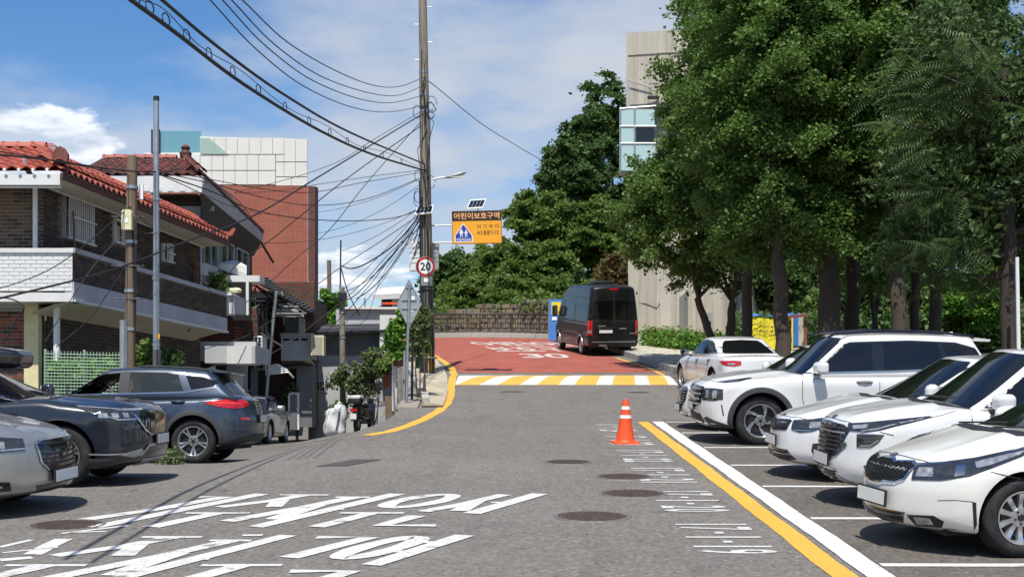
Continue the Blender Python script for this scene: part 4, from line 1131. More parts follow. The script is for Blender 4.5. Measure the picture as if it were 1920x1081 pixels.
def car_midsize():
 S=dict(L=4.85,W=1.86,R=.34,axf=1.49,axr=-1.32,cowl=1.18,top=[(2.425,.72),(2.28,.79),(2.0,.86),(1.6,.925),(1.2,.98),(.6,.97),(-1.4,1.02),(-2.42,1.02)],bottom=[(2.425,.20),(2.0,.17),(0,.18),(-2.42,.26)],section=[(.12,.93),(.3,.975),(.45,.99),(.62,1.0),(.76,.99),(.88,.96),(1.02,.915)],front=[(.15,.13),(.24,.035),(.34,0),(.5,.012),(.6,.03),(.68,.055),(.78,.12),(.9,.2)],rear=[(.2,.1),(.4,0),(.7,.02),(.9,.06),(1.0,.1)],fsweep=(.40,2.4),hoodline=(.028,.48),crown=.05,cabin=dict(z0=.89,z1=1.465,xf0=1.24,xf1=.22,xr0=-1.95,xr1=-1.0,roof=[(-2,1.33),(-1.1,1.42),(-.3,1.465),(.3,1.44),(1.3,1.26)]))
 c=Car('parked_car','white sedan with slim mesh grille and slotted bumper before the big white SUV',P_WHITE,S,'white cars parked in the bays')
 c.wheels(5,'Y')
 g=sym([(0,.70),(.36,.715),(.44,.70),(.40,.585),(.12,.575),(.08,.565),(0,.565)])
 c.lay(FR(g),0,'grille',M_GLOSS_BLACK,off=.006,thick=.02);grille_mesh(c,[(y*.97,z)for y,z in g],M_CLAD,.04,.9,w=.008)
 hl=[(2.28,.46,.712),(2.1,.68,.735),(1.9,.80,.765),(1.66,.87,.81),(1.74,.885,.74),(1.92,.86,.665),(2.1,.74,.60),(2.2,.60,.575),(2.28,.47,.60)]
 for q,sg in both_sides(hl):
  m=lambda p:p if sg>0 else mir(p)
  h=c.lay(q,42*sg,'headlight',M_LAMP_DARK,off=.008,thick=.015,step=.04)
  c.lay(m([(2.12,.66,.70),(2.0,.76,.71),(2.0,.79,.65),(2.12,.70,.63)]),42*sg,'projector_lens',M_LENS,off=.012,thick=.004,step=.03,parent=h)
  c.lay(m([(1.92,.83,.74),(1.74,.88,.775),(1.78,.89,.735),(1.93,.86,.685)]),50*sg,'side_reflector',M_LENS,off=.012,thick=.004,step=.03,parent=h)
  c.line(m([(2.24,.50,.60),(2.1,.72,.61),(1.92,.855,.675),(1.74,.885,.745)]),42*sg,'running_light',M_CHROME,.010,off=.013,parent=h)
  c.lay(m([(2.06,.72,.46),(1.96,.80,.475),(1.92,.83,.42),(1.98,.80,.27),(2.03,.76,.26),(2.08,.72,.38)]),45*sg,'air_intake',M_GLOSS_BLACK,off=.005,thick=.01)
  for z in(.31,.35,.39,.43):c.line(m([(2.06,.74,z),(1.96,.815,z+.01)]),45*sg,'intake_slat',M_TRIM,.008,off=.010)
  c.line(m([(2.32,.0,.76),(2.28,.3,.75),(2.14,.58,.735)]),10*sg,'shut_line',pitch=35)
  c.line(m([(2.1,.62,.745),(1.8,.77,.82),(1.5,.82,.88),(1.25,.84,.93)]),60*sg,'shut_line',pitch=35,w=.007)
 c.lay(FR(sym([(0,.37),(.46,.36),(.56,.25),(.40,.225),(0,.22)])),0,'lower_intake',M_GLOSS_BLACK,off=.005,thick=.02)
 for z in(.25,.285,.32):c.line(FR([(-.46,z),(0,z),(.46,z)]),0,'intake_slat',M_TRIM,.010,off=.013)
 c.line([(2.0,-.82,.205),(2.2,-.55,.185),(2.3,0,.178),(2.2,.55,.185),(2.0,.82,.205)],0,'chrome_lip',M_SATIN,.022,off=.013)
 c.plate(True,.455)
 c.emblem((2.27,0,.745),0,.12,.06,None,50)
 c.lay(FR(sym([(0,.95),(.72,.93),(.62,1.32),(.52,1.40),(0,1.42)])),0,'windscreen',M_GLASS,'cabin',.006,.012,.06)
 c.lay([(.98,-.78,.99),(1.22,-.5,.99),(1.33,0,.99),(1.22,.5,.99),(.98,.78,.99),(1.0,.70,.99),(1.13,.45,.99),(1.21,0,.99),(1.13,-.45,.99),(1.0,-.70,.99)],0,'cowl_panel',M_TRIM,'both',.006,.01,.06,pitch=80)
 dlo=[(1.0,.95),(.6,1.16),(.25,1.335),(-.1,1.385),(-.6,1.39),(-1.05,1.32),(-1.6,1.12),(-1.5,1.05)]
 c.glass_side([('front_window',[(.84,.98),(.25,1.30),(-.06,1.355),(-.06,1.0)]),('rear_window',[(-.14,1.0),(-.14,1.36),(-.6,1.36),(-1.0,1.30),(-1.06,1.03)])],trim=dlo,chrome=[(1.0,.955),(.62,1.155),(.27,1.328),(-.1,1.377),(-.6,1.382)])
 c.mirror(.64,.82,1.03,fold=True)
 for yw in(90,-90):
  c.handle(-.05,.83,yw,M_CHROME);sg=1 if yw>0 else-1
  c.line([(1.0,sg,.93),(.98,sg,.6),(.9,sg,.25)],yw);c.line([(-.1,sg,.96),(-.1,sg,.25)],yw)
 return c
def car_big_suv():
 S=dict(L=4.80,W=1.90,R=.375,axf=1.475,axr=-1.30,cowl=1.05,Ra=.44,tw=.235,top=[(2.40,.93),(2.28,.99),(2.0,1.04),(1.5,1.085),(1.05,1.12),(.5,1.08),(-1.2,1.10),(-2.1,1.16),(-2.4,1.14)],bottom=[(2.40,.28),(2.0,.24),(0,.24),(-2.4,.36)],section=[(.15,.94),(.35,.975),(.55,.985),(.75,.995),(.9,1.0),(.98,.985),(1.1,.935)],front=[(.2,.18),(.32,.05),(.45,.015),(.6,0),(.8,.015),(.92,.06),(1.0,.12),(1.1,.2)],rear=[(.3,.08),(.5,0),(.8,.03),(1.2,.12)],fsweep=(.24,3.0),rsweep=(.2,3),hoodline=(.03,.55),crown=.05,flare=.028,cabin=dict(z0=1.0,z1=1.70,xf0=1.10,xf1=.30,xr0=-2.28,xr1=-1.86,roof=[(-2.3,1.60),(-1.5,1.675),(-.5,1.70),(.35,1.665),(1.2,1.45)],wt=.77,bow_f=.2))
 c=Car('parked_car','large white SUV seen from its side with black wheel arches and roof rails',P_WHITE,S,'white cars parked in the bays')
 c.wheels(5,'turbine',lr=.262)
 g=sym([(0,.90),(.58,.88),(.62,.80),(.56,.62),(.40,.56),(0,.555)])
 c.lay(FR(g),0,'grille',M_GLOSS_BLACK,off=.006,thick=.02)
 mb=MB()
 for i in range(-6,7):
  for j in range(4):
   y=i*.088+(.044 if j%2 else 0);z=.61+j*.078
   if abs(y)<.56:
    h=c.bvh_body.ray_cast(Vector((5,y,z)),Vector((-1,0,0)))
    mb.box(h[0]+Vector((.012,0,0)),(.02,.062,.03),bev=.008)
 k=mb.build('grille_studs',M_SATIN,c.root);k['kind']='stuff'
 drl=[(2.10,.62,.955),(1.98,.76,.985),(1.75,.88,1.025),(1.70,.89,1.015),(1.84,.89,.965),(2.02,.80,.945)]
 hl=[(2.28,.58,.86),(2.16,.80,.865),(2.05,.90,.855),(2.05,.90,.70),(2.16,.82,.675),(2.30,.58,.68)]
 for q,sg in both_sides(drl):
  m=lambda p:p if sg>0 else mir(p)
  c.lay(q,50*sg,'running_light',M_LAMP_DARK,off=.006,thick=.012,step=.04)
  c.line(m([(2.0,.78,.975),(1.80,.885,1.012)]),55*sg,'light_strip',M_LENS,.018,off=.010)
  h=c.lay(m(hl),45*sg,'headlight',M_LAMP_DARK,off=.006,thick=.014,step=.04)
  for xx,yy in((2.22,.70),(2.12,.83)):
   c.lay(m([(xx+.04,yy-.04,.83),(xx-.01,yy+.01,.835),(xx-.01,yy+.01,.72),(xx+.04,yy-.04,.715)]),45*sg,'lamp_lens',M_LENS,off=.010,thick=.004,step=.03,parent=h)
  c.lay(m([(2.24,.66,.43),(2.05,.88,.34),(1.92,.91,.30),(1.95,.90,.26),(2.2,.68,.28),(2.28,.60,.40)]),45*sg,'bumper_cladding',M_CLAD,off=.008,thick=.02)
  c.line(m([(2.08,.905,.62),(2.05,.912,.45)]),60*sg,'air_curtain_slot',M_GAP,.018,off=.003)
  c.line(m([(2.28,.0,1.0),(2.25,.4,.985),(2.1,.68,.965)]),10*sg,'shut_line',pitch=35)
  c.line(m([(2.05,.72,.99),(1.7,.84,1.035),(1.3,.88,1.06),(1.02,.88,1.075)]),60*sg,'shut_line',pitch=35,w=.008)
 c.lay(FR(sym([(0,.48),(.52,.46),(.62,.34),(.46,.30),(0,.30)])),0,'lower_intake',M_TRIM,off=.006,thick=.02)
 c.lay(FR(sym([(0,.295),(.6,.29),(.5,.25),(0,.245)])),0,'skid_plate',M_SATIN,off=.016,thick=.03)
 c.plate(True,.57)
 c.lay(FR(sym([(0,1.09),(.76,1.08),(.66,1.55),(.58,1.62),(0,1.64)])),0,'windscreen',M_GLASS,'cabin',.006,.012,.06)
 c.lay([(.82,-.80,1.1),(1.06,-.5,1.1),(1.17,0,1.1),(1.06,.5,1.1),(.82,.80,1.1),(.85,.72,1.1),(.98,.45,1.1),(1.06,0,1.1),(.98,-.45,1.1),(.85,-.72,1.1)],0,'cowl_panel',M_TRIM,'both',.006,.01,.06,pitch=80)
 dlo=[(.96,1.09),(.66,1.30),(.38,1.48),(.10,1.565),(-.8,1.59),(-1.5,1.56),(-2.0,1.42),(-1.92,1.26),(-1.75,1.17),(-.5,1.12)]
 c.glass_side([('front_window',[(.72,1.13),(.38,1.445),(.08,1.535),(-.22,1.545),(-.22,1.145)]),('rear_window',[(-.40,1.15),(-.40,1.55),(-1.22,1.55),(-1.32,1.19)]),('quarter_window',[(-1.42,1.19),(-1.30,1.54),(-1.55,1.53),(-1.94,1.41),(-1.86,1.28),(-1.72,1.20)])],trim=dlo,chrome=[(.96,1.095),(-.5,1.125),(-1.74,1.172),(-1.90,1.26)])
 c.lay([(-1.95,0,1.2)]and[(-2.1,y,z)for y,z in sym([(0,1.54),(.52,1.52),(.64,1.22),(.6,1.17),(0,1.17)])],180,'rear_screen',M_GLASS,'cabin',.006,.012,.06)
 mb=MB();mb.hexa([(-1.70,-.60,1.58),(-1.70,.60,1.58),(-2.10,.54,1.565),(-2.10,-.54,1.565)],[(-1.70,-.60,1.645),(-1.70,.60,1.645),(-2.12,.54,1.60),(-2.12,-.54,1.60)]);mb.build('roof_spoiler',c.paint,c.root)
 mb=MB();mb.prism([(-.09,0),(.10,0),(-.04,.055),(-.08,.06)],.03,Matrix.Translation((-1.62,.015,1.655))@Matrix.Rotation(R(90),4,'X'));mb.build('roof_antenna',c.paint,c.root)
 for sg in(-1,1):
  mb=MB();mb.tube([(.42,sg*.64,1.63),(.32,sg*.645,1.685),(-.4,sg*.65,1.735),(-1.2,sg*.65,1.715),(-1.75,sg*.635,1.66),(-1.82,sg*.63,1.62)],.019,8);mb.build('roof_rail',M_GLOSS_BLACK,c.root,True)
 c.mirror(.62,.90,1.18,size=(.17,.25,.19))
 for yw in(90,-90):
  arch_trim(c,yw,.435,.515,M_CLAD);sill_trim(c,yw,.26,.40,M_CLAD);sg=1 if yw>0 else-1
  c.handle(-.08,.97,yw,M_CHROME,.25);c.handle(-1.18,.99,yw,M_CHROME,.25)
  c.line([(.86,sg,1.06),(.86,sg,.75),(.80,sg,.41)],yw,w=.010);c.line([(-.31,sg,1.1),(-.31,sg,.41)],yw,w=.010);c.line([(-1.40,sg,1.13),(-1.30,sg,.90),(-.90,sg,.70)],yw)
  mb=MB();mb.box((-.33,sg*.952,.60),(.022,.014,.09));mb.build('door_guard',M_BLACK,c.root)
 return c
def car_sedan(label,paint,group,rear=False,L=4.95,hgt=1.47,spoke=10,slats=True):
 h=L/2;dz=hgt-1.47
 S=dict(L=L,W=1.87,R=.34,axf=h-.93,axr=-h+1.10,cowl=h-1.30,top=[(h,.77),(h-.14,.84),(h-.45,.90),(h-.9,.955),(h-1.3,1.0),(.3,.99),(-1.2,1.03),(-h+.5,1.035),(-h+.15,1.02),(-h,.99)],bottom=[(h,.21),(h-.4,.18),(0,.18),(-h,.27)],section=[(.12,.93),(.3,.975),(.5,.992),(.65,1.0),(.8,.99),(.92,.96),(1.08,.905)],front=[(.15,.12),(.25,.035),(.36,0),(.55,.012),(.7,.04),(.8,.1),(.95,.2)],rear=[(.2,.12),(.35,.02),(.5,0),(.75,.02),(.95,.04),(1.05,.1)],fsweep=(.38,2.4),rsweep=(.30,2.5),hoodline=(.025,.5),crown=.05,cabin=dict(z0=.91,z1=hgt,xf0=h-1.26,xf1=h-2.25,xr0=-h+.42,xr1=-h+1.62,roof=[(-h,1.30+dz),(-h+1.5,1.405+dz),(-.2,hgt),(h-2.2,1.445+dz),(h-1.2,1.27)],bow_r=.16))
 c=Car('parked_car',label,paint,S,group)
 c.wheels(spoke,'pair')
 g=sym([(0,.745),(.34,.74),(.43,.70),(.40,.52),(.28,.42),(0,.40)])
 c.lay(FR(g),0,'grille',M_GLOSS_BLACK,off=.006,thick=.02)
 for k in range(6):
  z=.455+k*.048;wy=np.interp(z,[.4,.52,.7],[.26,.37,.40]);c.line(FR([(-wy,z),(0,z-.006),(wy,z)]),0,'grille_slat',M_SATIN if slats else M_TRIM,.014,off=.016)
 c.line(FR(g+[g[0]]),0,'grille_surround',M_CHROME,.022,off=.014)
 hl=[(h-.2,.50,.755),(h-.36,.68,.78),(h-.6,.81,.81),(h-.9,.88,.835),(h-.8,.89,.76),(h-.55,.865,.68),(h-.3,.74,.645),(h-.18,.54,.65)]
 for q,sg in both_sides(hl):
  m=lambda p:p if sg>0 else mir(p)
  hh=c.lay(q,42*sg,'headlight',M_LAMP_DARK,off=.008,thick=.015,step=.05)
  c.lay(m([(h-.33,.66,.735),(h-.48,.77,.755),(h-.46,.79,.69),(h-.32,.69,.675)]),42*sg,'projector_lens',M_LENS,off=.012,thick=.004,step=.04,parent=hh)
  c.line(m([(h-.2,.52,.668),(h-.32,.73,.665),(h-.56,.86,.70),(h-.8,.89,.775)]),42*sg,'running_light',M_LENS,.016,off=.013,parent=hh)
  c.lay(m([(h-.3,.66,.36),(h-.44,.78,.375),(h-.5,.83,.33),(h-.38,.76,.27),(h-.28,.64,.27)]),42*sg,'fog_lamp',M_GLOSS_BLACK,off=.005,thick=.01)
  c.line(m([(h-.36,.70,.315),(h-.46,.80,.325)]),42*sg,'fog_strip',M_CHROME,.02,off=.010)
 c.lay(FR(sym([(0,.31),(.46,.30),(.40,.235),(0,.23)])),0,'lower_intake',M_GLOSS_BLACK,off=.005,thick=.02)
 c.line([(h-.45,-.82,.215),(h-.25,-.55,.20),(h-.1,0,.195),(h-.25,.55,.20),(h-.45,.82,.215)],0,'chrome_lip',M_SATIN,.03,off=.013)
 c.plate(True,.37)
 x0=h-1.26
 c.lay(FR(sym([(0,.96),(.72,.945),(.62,1.33+dz),(.52,1.40+dz),(0,1.425+dz)])),0,'windscreen',M_GLASS,'cabin',.006,.012,.06)
 c.lay([(-2,y,z)for y,z in sym([(0,1.39+dz),(.44,1.37+dz),(.52,1.31+dz),(.67,1.085),(.63,1.06),(0,1.06)])],180,'rear_screen',M_GLASS,'cabin',.006,.012,.06)
 dlo=[(x0-.25,.97),(x0-.65,1.18),(x0-1.0,1.34+dz),(x0-1.35,1.39+dz),(-.6,1.40+dz),(-1.05,1.34+dz),(-1.55,1.14),(-1.5,1.08)]
 c.glass_side([('front_window',[(x0-.40,1.0),(x0-1.0,1.305+dz),(x0-1.35,1.36+dz),(-.02,1.37+dz),(-.02,1.02)]),('rear_window',[(-.10,1.025),(-.10,1.37+dz),(-.6,1.37+dz),(-.92,1.32+dz),(-1.0,1.055)]),('quarter_window',[(-1.06,1.06),(-.99,1.30+dz),(-1.08,1.29+dz),(-1.46,1.13),(-1.42,1.085)])],trim=dlo,chrome=[(x0-.25,.975),(-.5,1.03),(-1.5,1.083)])
 c.mirror(x0-.5,.88,1.05,M_GLOSS_BLACK if rear else None)
 tl=[(-h+.10,.50,.90),(-h+.12,.70,.91),(-h+.3,.86,.90),(-h+.62,.90,.885),(-h+.42,.91,.82),(-h+.2,.86,.775),(-h+.08,.70,.765),(-h+.06,.52,.80)]
 for q,sg in both_sides(tl):
  m=lambda p:p if sg>0 else mir(p)
  tt=c.lay(q,138*sg,'tail_light',M_REDLENS,off=.008,thick=.015,step=.05)
  c.lay(m([(-h+.12,.66,.85),(-h+.22,.80,.85),(-h+.22,.82,.81),(-h+.1,.68,.805)]),138*sg,'reversing_lamp',M_LENS,off=.012,thick=.004,parent=tt)
  c.line(m([(-h+.1,.62,.42),(-h+.2,.82,.42)]),150*sg,'reflector',M_REDLENS,.03,off=.006)
 c.line([(-h,-.5,1.0),(-h,0,1.02),(-h,.5,1.0)],180,'boot_line',off=.003);c.line([(-h+.5,-.66,1.06),(-h+.5,.66,1.06)],180,'boot_line',off=.003,pitch=60)
 c.plate(False,.86 if not rear else.62)
 for yw in(90,-90):
  sg=1 if yw>0 else-1
  c.handle(-.02,.86,yw,M_CHROME);c.handle(-1.02,.88,yw,M_CHROME)
  c.line([(x0-.22,sg,.96),(x0-.25,sg,.6),(x0-.35,sg,.25)],yw);c.line([(-.06,sg,1.0),(-.08,sg,.25)],yw);c.line([(-1.1,sg,1.04),(-1.0,sg,.7),(-.75,sg,.5)],yw)
 return c
# long dark people carrier with ribbed chrome grille and a roof box
def car_carrier():
 S=dict(L=5.1,W=1.96,R=.36,axf=1.60,axr=-1.48,cowl=1.45,Ra=.42,tw=.235,top=[(2.55,.93),(2.42,.985),(2.1,1.02),(1.7,1.045),(1.4,1.06),(.8,1.03),(-2.0,1.05),(-2.55,1.0)],bottom=[(2.55,.24),(2.1,.20),(0,.2),(-2.55,.30)],section=[(.15,.94),(.35,.975),(.6,.99),(.8,1.0),(.94,.98),(1.06,.935)],front=[(.18,.12),(.3,.03),(.42,0),(.6,.01),(.8,.03),(.92,.09),(1.05,.2)],rear=[(.2,.1),(.5,0),(.8,.02),(1.1,.12)],fsweep=(.28,2.8),hoodline=(.022,.55),crown=.045,cabin=dict(z0=.98,z1=1.55,xf0=1.50,xf1=.05,xr0=-2.5,xr1=-2.2,roof=[(-2.5,1.50),(-1,1.55),(.1,1.52),(1.5,1.2)],wt=.78,bow_f=.22))
 c=Car('people_carrier','blue black people carrier with ribbed chrome grille and a black roof box',P_NAVY,S,cat='van')
 c.wheels(5,'Y')
 g=sym([(0,.905),(.56,.885),(.66,.84),(.52,.66),(.40,.60),(0,.59)])
 c.lay(FR(g),0,'grille',M_GLOSS_BLACK,off=.006,thick=.02)
 for i in range(-9,10):
  y=i*.062;zt_,zb_=.87-.02*abs(y),(.62 if abs(y)<.40 else np.interp(abs(y),[.40,.62],[.62,.80]))
  c.line(FR([(y,zb_),(y+.012,(zt_+zb_)/2),(y,zt_)]),0,'grille_rib',M_CHROME,.016,off=.018)
 c.line(FR([(-.70,.86),(-.52,.655),(-.40,.595),(0,.583),(.40,.595),(.52,.655),(.70,.86)]),0,'grille_surround',M_CHROME,.026,off=.016)
 hl=[(2.40,.56,.885),(2.28,.74,.895),(2.1,.88,.915),(1.85,.95,.94),(1.86,.955,.915),(2.05,.93,.84),(2.25,.82,.775),(2.42,.58,.78)]
 for q,sg in both_sides(hl):
  m=lambda p:p if sg>0 else mir(p)
  hh=c.lay(q,42*sg,'headlight',M_LAMP_DARK,off=.008,thick=.015,step=.05)
  c.line(m([(2.45,.45,.90),(2.28,.74,.90),(2.1,.88,.92),(1.86,.95,.943)]),42*sg,'running_light',M_LENS,.022,off=.013,parent=hh)
  c.line(m([(2.38,.62,.785),(2.22,.84,.785),(2.06,.93,.845)]),42*sg,'lower_light_strip',M_LENS,.016,off=.013,parent=hh)
  for a,b in((2.30,.70),(2.20,.80),(2.10,.87)):c.lay(m([(a,b,.855),(a-.06,b+.05,.86),(a-.06,b+.05,.81),(a,b,.805)]),42*sg,'lamp_lens',M_LENS,off=.012,thick=.004,parent=hh)
  c.lay(m([(2.40,.55,.43),(2.28,.72,.40),(2.2,.80,.365),(2.32,.68,.34),(2.42,.52,.36)]),30*sg,'skid_accent',M_SATIN,off=.012,thick=.02)
  c.line(m([(2.3,.72,.385),(2.1,.90,.38),(1.95,.95,.385)]),50*sg,'bumper_strip',M_SATIN,.018,off=.008)
  c.lay(m([(2.2,.84,.32),(1.96,.96,.33),(1.96,.96,.22),(2.2,.84,.21)]),55*sg,'bumper_cladding',M_CLAD,off=.008,thick=.02)
 c.lay(FR(sym([(0,.47),(.50,.455),(.58,.38),(.44,.33),(0,.33)])),0,'lower_intake',M_GLOSS_BLACK,off=.006,thick=.02)
 c.line(FR([(-.62,.35),(-.46,.465),(0,.485),(.46,.465),(.62,.35)]),0,'intake_trim',M_SATIN,.028,off=.016)
 c.lay(FR(sym([(0,.31),(.55,.31),(.48,.23),(0,.22)])),0,'skid_plate',M_SATIN,off=.014,thick=.03)
 c.plate(True,.53)
 c.lay(FR(sym([(0,1.045),(.78,1.03),(.70,1.38),(.62,1.46),(0,1.485)])),0,'windscreen',M_GLASS,'cabin',.006,.012,.08)
 for y0,y1 in((-.62,.0),(.0,.62)):
  mb=MB();mb.tube([(1.40,y0,1.08),(1.30,(y0+y1)/2,1.13),(1.20,y1,1.16)],.011,6);mb.build('wiper',M_BLACK,c.root)
 dlo=[(1.28,1.05),(.75,1.22),(.15,1.41),(-.4,1.455),(-2.1,1.44),(-2.2,1.12),(-.5,1.09)]
 c.glass_side([('quarter_light',[(1.05,1.09),(.80,1.17),(.80,1.09)]),('front_window',[(.72,1.095),(.72,1.195),(.15,1.375),(-.25,1.415),(-.25,1.105)]),('rear_window',[(-.36,1.11),(-.36,1.42),(-1.3,1.42),(-1.3,1.12)]),('quarter_window',[(-1.4,1.12),(-1.4,1.42),(-2.08,1.41),(-2.15,1.14)])],trim=dlo,chrome=[(1.28,1.05),(.75,1.222),(.15,1.412),(-.4,1.457)])
 for yw in(90,-90):c.line([(1.28,(1 if yw>0 else-1),1.046),(-2.2,(1 if yw>0 else-1),1.09)],yw,'window_moulding',M_CHROME,.02,'cabin',.012)
 c.mirror(.80,.95,1.10,P_NAVY)
 for yw in(90,-90):
  sg=1 if yw>0 else-1;sill_trim(c,yw,.22,.32,M_CLAD)
  c.line([(1.14,sg,1.03),(1.12,sg,.7),(1.05,sg,.33)],yw);c.line([(-.3,sg,1.05),(-.3,sg,.33)],yw);c.handle(-.1,.92,yw,M_CHROME)
 return c
# blue-grey SUV with its windows down and a driver inside
def car_blue_suv():
 op=[[(.88,1.075),(.52,1.27),(.18,1.385),(-.12,1.415),(-.12,1.09)],[(-.26,1.095),(-.26,1.42),(-.85,1.42),(-1.02,1.385),(-1.12,1.13)],[(-1.24,1.15),(-1.14,1.37),(-1.40,1.345),(-1.66,1.27),(-1.56,1.20)]]
 S=dict(L=4.42,W=1.85,R=.345,axf=1.36,axr=-1.28,cowl=1.05,Ra=.415,tw=.225,hollow=True,openings=op,cavity=((-.1,0,.82),(2.3,1.5,.8)),top=[(2.21,.90),(2.08,.95),(1.7,1.0),(1.3,1.03),(1.0,1.05),(.5,1.03),(-1.2,1.06),(-1.9,1.09),(-2.21,1.04)],bottom=[(2.21,.26),(1.8,.22),(0,.23),(-1.8,.27),(-2.21,.33)],section=[(.15,.94),(.35,.975),(.55,.99),(.75,1.0),(.88,.985),(.96,.965),(1.08,.92)],front=[(.2,.12),(.4,0),(.7,.02),(.9,.08),(1.05,.2)],rear=[(.25,.14),(.38,.03),(.5,0),(.7,.01),(.86,.05),(1.0,.09),(1.1,.14)],fsweep=(.32,2.6),rsweep=(.30,2.6),crown=.05,flare=.025,cabin=dict(z0=.98,z1=1.53,xf0=1.06,xf1=.20,xr0=-2.10,xr1=-1.60,roof=[(-2.2,1.42),(-1.6,1.475),(-.6,1.53),(.2,1.50),(1.1,1.3)],wt=.76,bow_r=.14))
 c=Car('blue_grey_suv','blue grey SUV seen from behind and the side with its driver at the open window',P_BLUEGREY,S,cat='car')
 c.wheels(5,'pair',lr=.240)
 gl=mat_glass('light_tinted_glass',(.05,.06,.06),.55,.03)
 for yw in(90,-90):
  sg=1 if yw>0 else-1
  c.lay([(x,sg,z)for x,z in op[1]],yw,'rear_window',gl,'cabin',-.004,.006,.08)
  c.lay([(x,sg,z)for x,z in op[2]],yw,'quarter_window',M_GLASS,'cabin',.002,.006,.08)
  c.lay([(-.11,sg,1.08),(-.11,sg,1.43),(-.27,sg,1.435),(-.27,sg,1.085)],yw,'door_pillar',M_CLAD,'cabin',.004,.006,.08)
  c.line([(.95,sg,1.06),(.55,sg,1.275),(.18,sg,1.405),(-.2,sg,1.44),(-.85,sg,1.442),(-1.15,sg,1.40),(-1.45,sg,1.355),(-1.72,sg,1.275),(-1.58,sg,1.175),(-1.1,sg,1.105),(.95,sg,1.06)],yw,'window_moulding',M_CHROME,.016,'cabin',.008)
  arch_trim(c,yw,.41,.485,M_CLAD);sill_trim(c,yw,.25,.38,M_CLAD)
  c.handle(-.05,.93,yw,None);c.handle(-1.05,.96,yw,None)
  c.line([(.84,sg,1.02),(.83,sg,.7),(.76,sg,.39)],yw);c.line([(-.18,sg,1.06),(-.20,sg,.39)],yw);c.line([(-1.22,sg,1.09),(-1.08,sg,.85),(-.95,sg,.75)],yw)
  rr=[(-1.52,.96),(-1.38,.965),(-1.35,.93),(-1.36,.82),(-1.40,.79),(-1.53,.80),(-1.57,.84),(-1.56,.93)]
  c.line([(x,sg,z)for x,z in rr+[rr[0]]],yw,'fuel_flap_line',M_GAP,.008)
  mb=MB();mb.tube([(.1,sg*.60,1.45),(-.5,sg*.62,1.525),(-1.2,sg*.62,1.50),(-1.55,sg*.6,1.455)],.014,8);mb.build('roof_rail',M_CLAD,c.root,True)
 c.lay(FR(sym([(0,1.04),(.72,1.03),(.62,1.38),(.54,1.44),(0,1.465)])),0,'windscreen',M_GLASS,'cabin',.006,.012,.08)
 c.lay([(-2,y,z)for y,z in sym([(0,1.40),(.52,1.385),(.62,1.32),(.70,1.12),(.66,1.085),(0,1.075)])],180,'rear_screen',M_GLASS,'cabin',.006,.012,.06)
 mb=MB();mb.hexa([(-1.52,-.60,1.43),(-1.52,.60,1.43),(-1.80,.54,1.405),(-1.80,-.54,1.405)],[(-1.52,-.60,1.485),(-1.52,.60,1.485),(-1.82,.54,1.43),(-1.82,-.54,1.43)]);mb.build('roof_spoiler',c.paint,c.root)
 mb=MB();mb.tube([(-1.86,.2,1.10),(-1.93,-.05,1.14),(-1.95,-.35,1.16)],.012,6);mb.build('rear_wiper',M_BLACK,c.root)
 mb=MB();mb.prism([(-.10,0),(.10,0),(-.04,.06),(-.09,.07)],.03,Matrix.Translation((-1.35,.015,1.485))@Matrix.Rotation(R(90),4,'X'));mb.build('roof_antenna',c.paint,c.root)
 tl=[(-2.02,.48,.985),(-1.95,.70,1.0),(-1.82,.84,.995),(-1.55,.90,.965),(-1.48,.91,.935),(-1.70,.905,.88),(-1.90,.84,.855),(-2.02,.70,.865),(-2.07,.48,.90)]
 for q,sg in both_sides(tl):
  m=lambda p:p if sg>0 else mir(p)
  tt=c.lay(q,132*sg,'tail_light',M_REDLENS,off=.010,thick=.02,step=.05)
  c.line(m([(-1.98,.66,.93),(-1.84,.84,.94),(-1.6,.90,.95)]),132*sg,'light_strip',mat('bright_red_lens',(.8,.05,.03),.1,var=.1,coat=1),.02,off=.014,parent=tt)
  c.lay(m([(-2.10,.55,.72),(-2.0,.74,.715),(-2.0,.75,.68),(-2.10,.57,.68)]),145*sg,'reflector',M_REDLENS,off=.008,thick=.01)
  c.line(m([(-2.1,.55,.50),(-1.95,.80,.50),(-1.75,.90,.52)]),140*sg,'bumper_crease',M_GAP,.008)
 c.lay([(-2.2,y,z)for y,z in sym([(0,.46),(.55,.46),(.80,.40),(.80,.27),(0,.27)])],180,'bumper_cladding',M_CLAD,off=.010,thick=.02)
 c.lay([(-2.2,y,z)for y,z in sym([(0,.34),(.4,.34),(.36,.29),(0,.29)])],180,'skid_plate',M_SATIN,off=.020,thick=.02)
 c.line([(-2.2,-.45,.90),(-2.2,.45,.90)],180,'tail_trim',M_CHROME,.02,off=.01)
 c.plate(False,.70)
 sm=mat('dark_seat_fabric',(.03,.03,.033),.8,var=.3,scale=30)
 for x,yy in((-.25,.40),(-.25,-.40),(-1.15,.38),(-1.15,-.38)):
  mb=MB();mb.box((x-.10,yy,.92),(.16,.48,.62),bev=.06);mb.box((x+.16,yy,.60),(.52,.48,.16),bev=.05)
  se=mb.build('seat',sm,c.root,True)
  mb=MB();mb.box((x-.14,yy,1.29),(.10,.26,.17),bev=.04);mb.build('headrest',sm,se,True)
 mb=MB();mb.lathe([(.165,-.014),(.18,0),(.165,.014),(.15,0)],24,Matrix.Translation((.42,.40,1.0))@Matrix.Rotation(R(-65),4,'Y'),True);mb.build('steering_wheel',M_TRIM,c.root,True)
 return c
M_VANGLASS=mat('black_privacy_glass',(.004,.004,.004),.10,var=0,spec=.18)
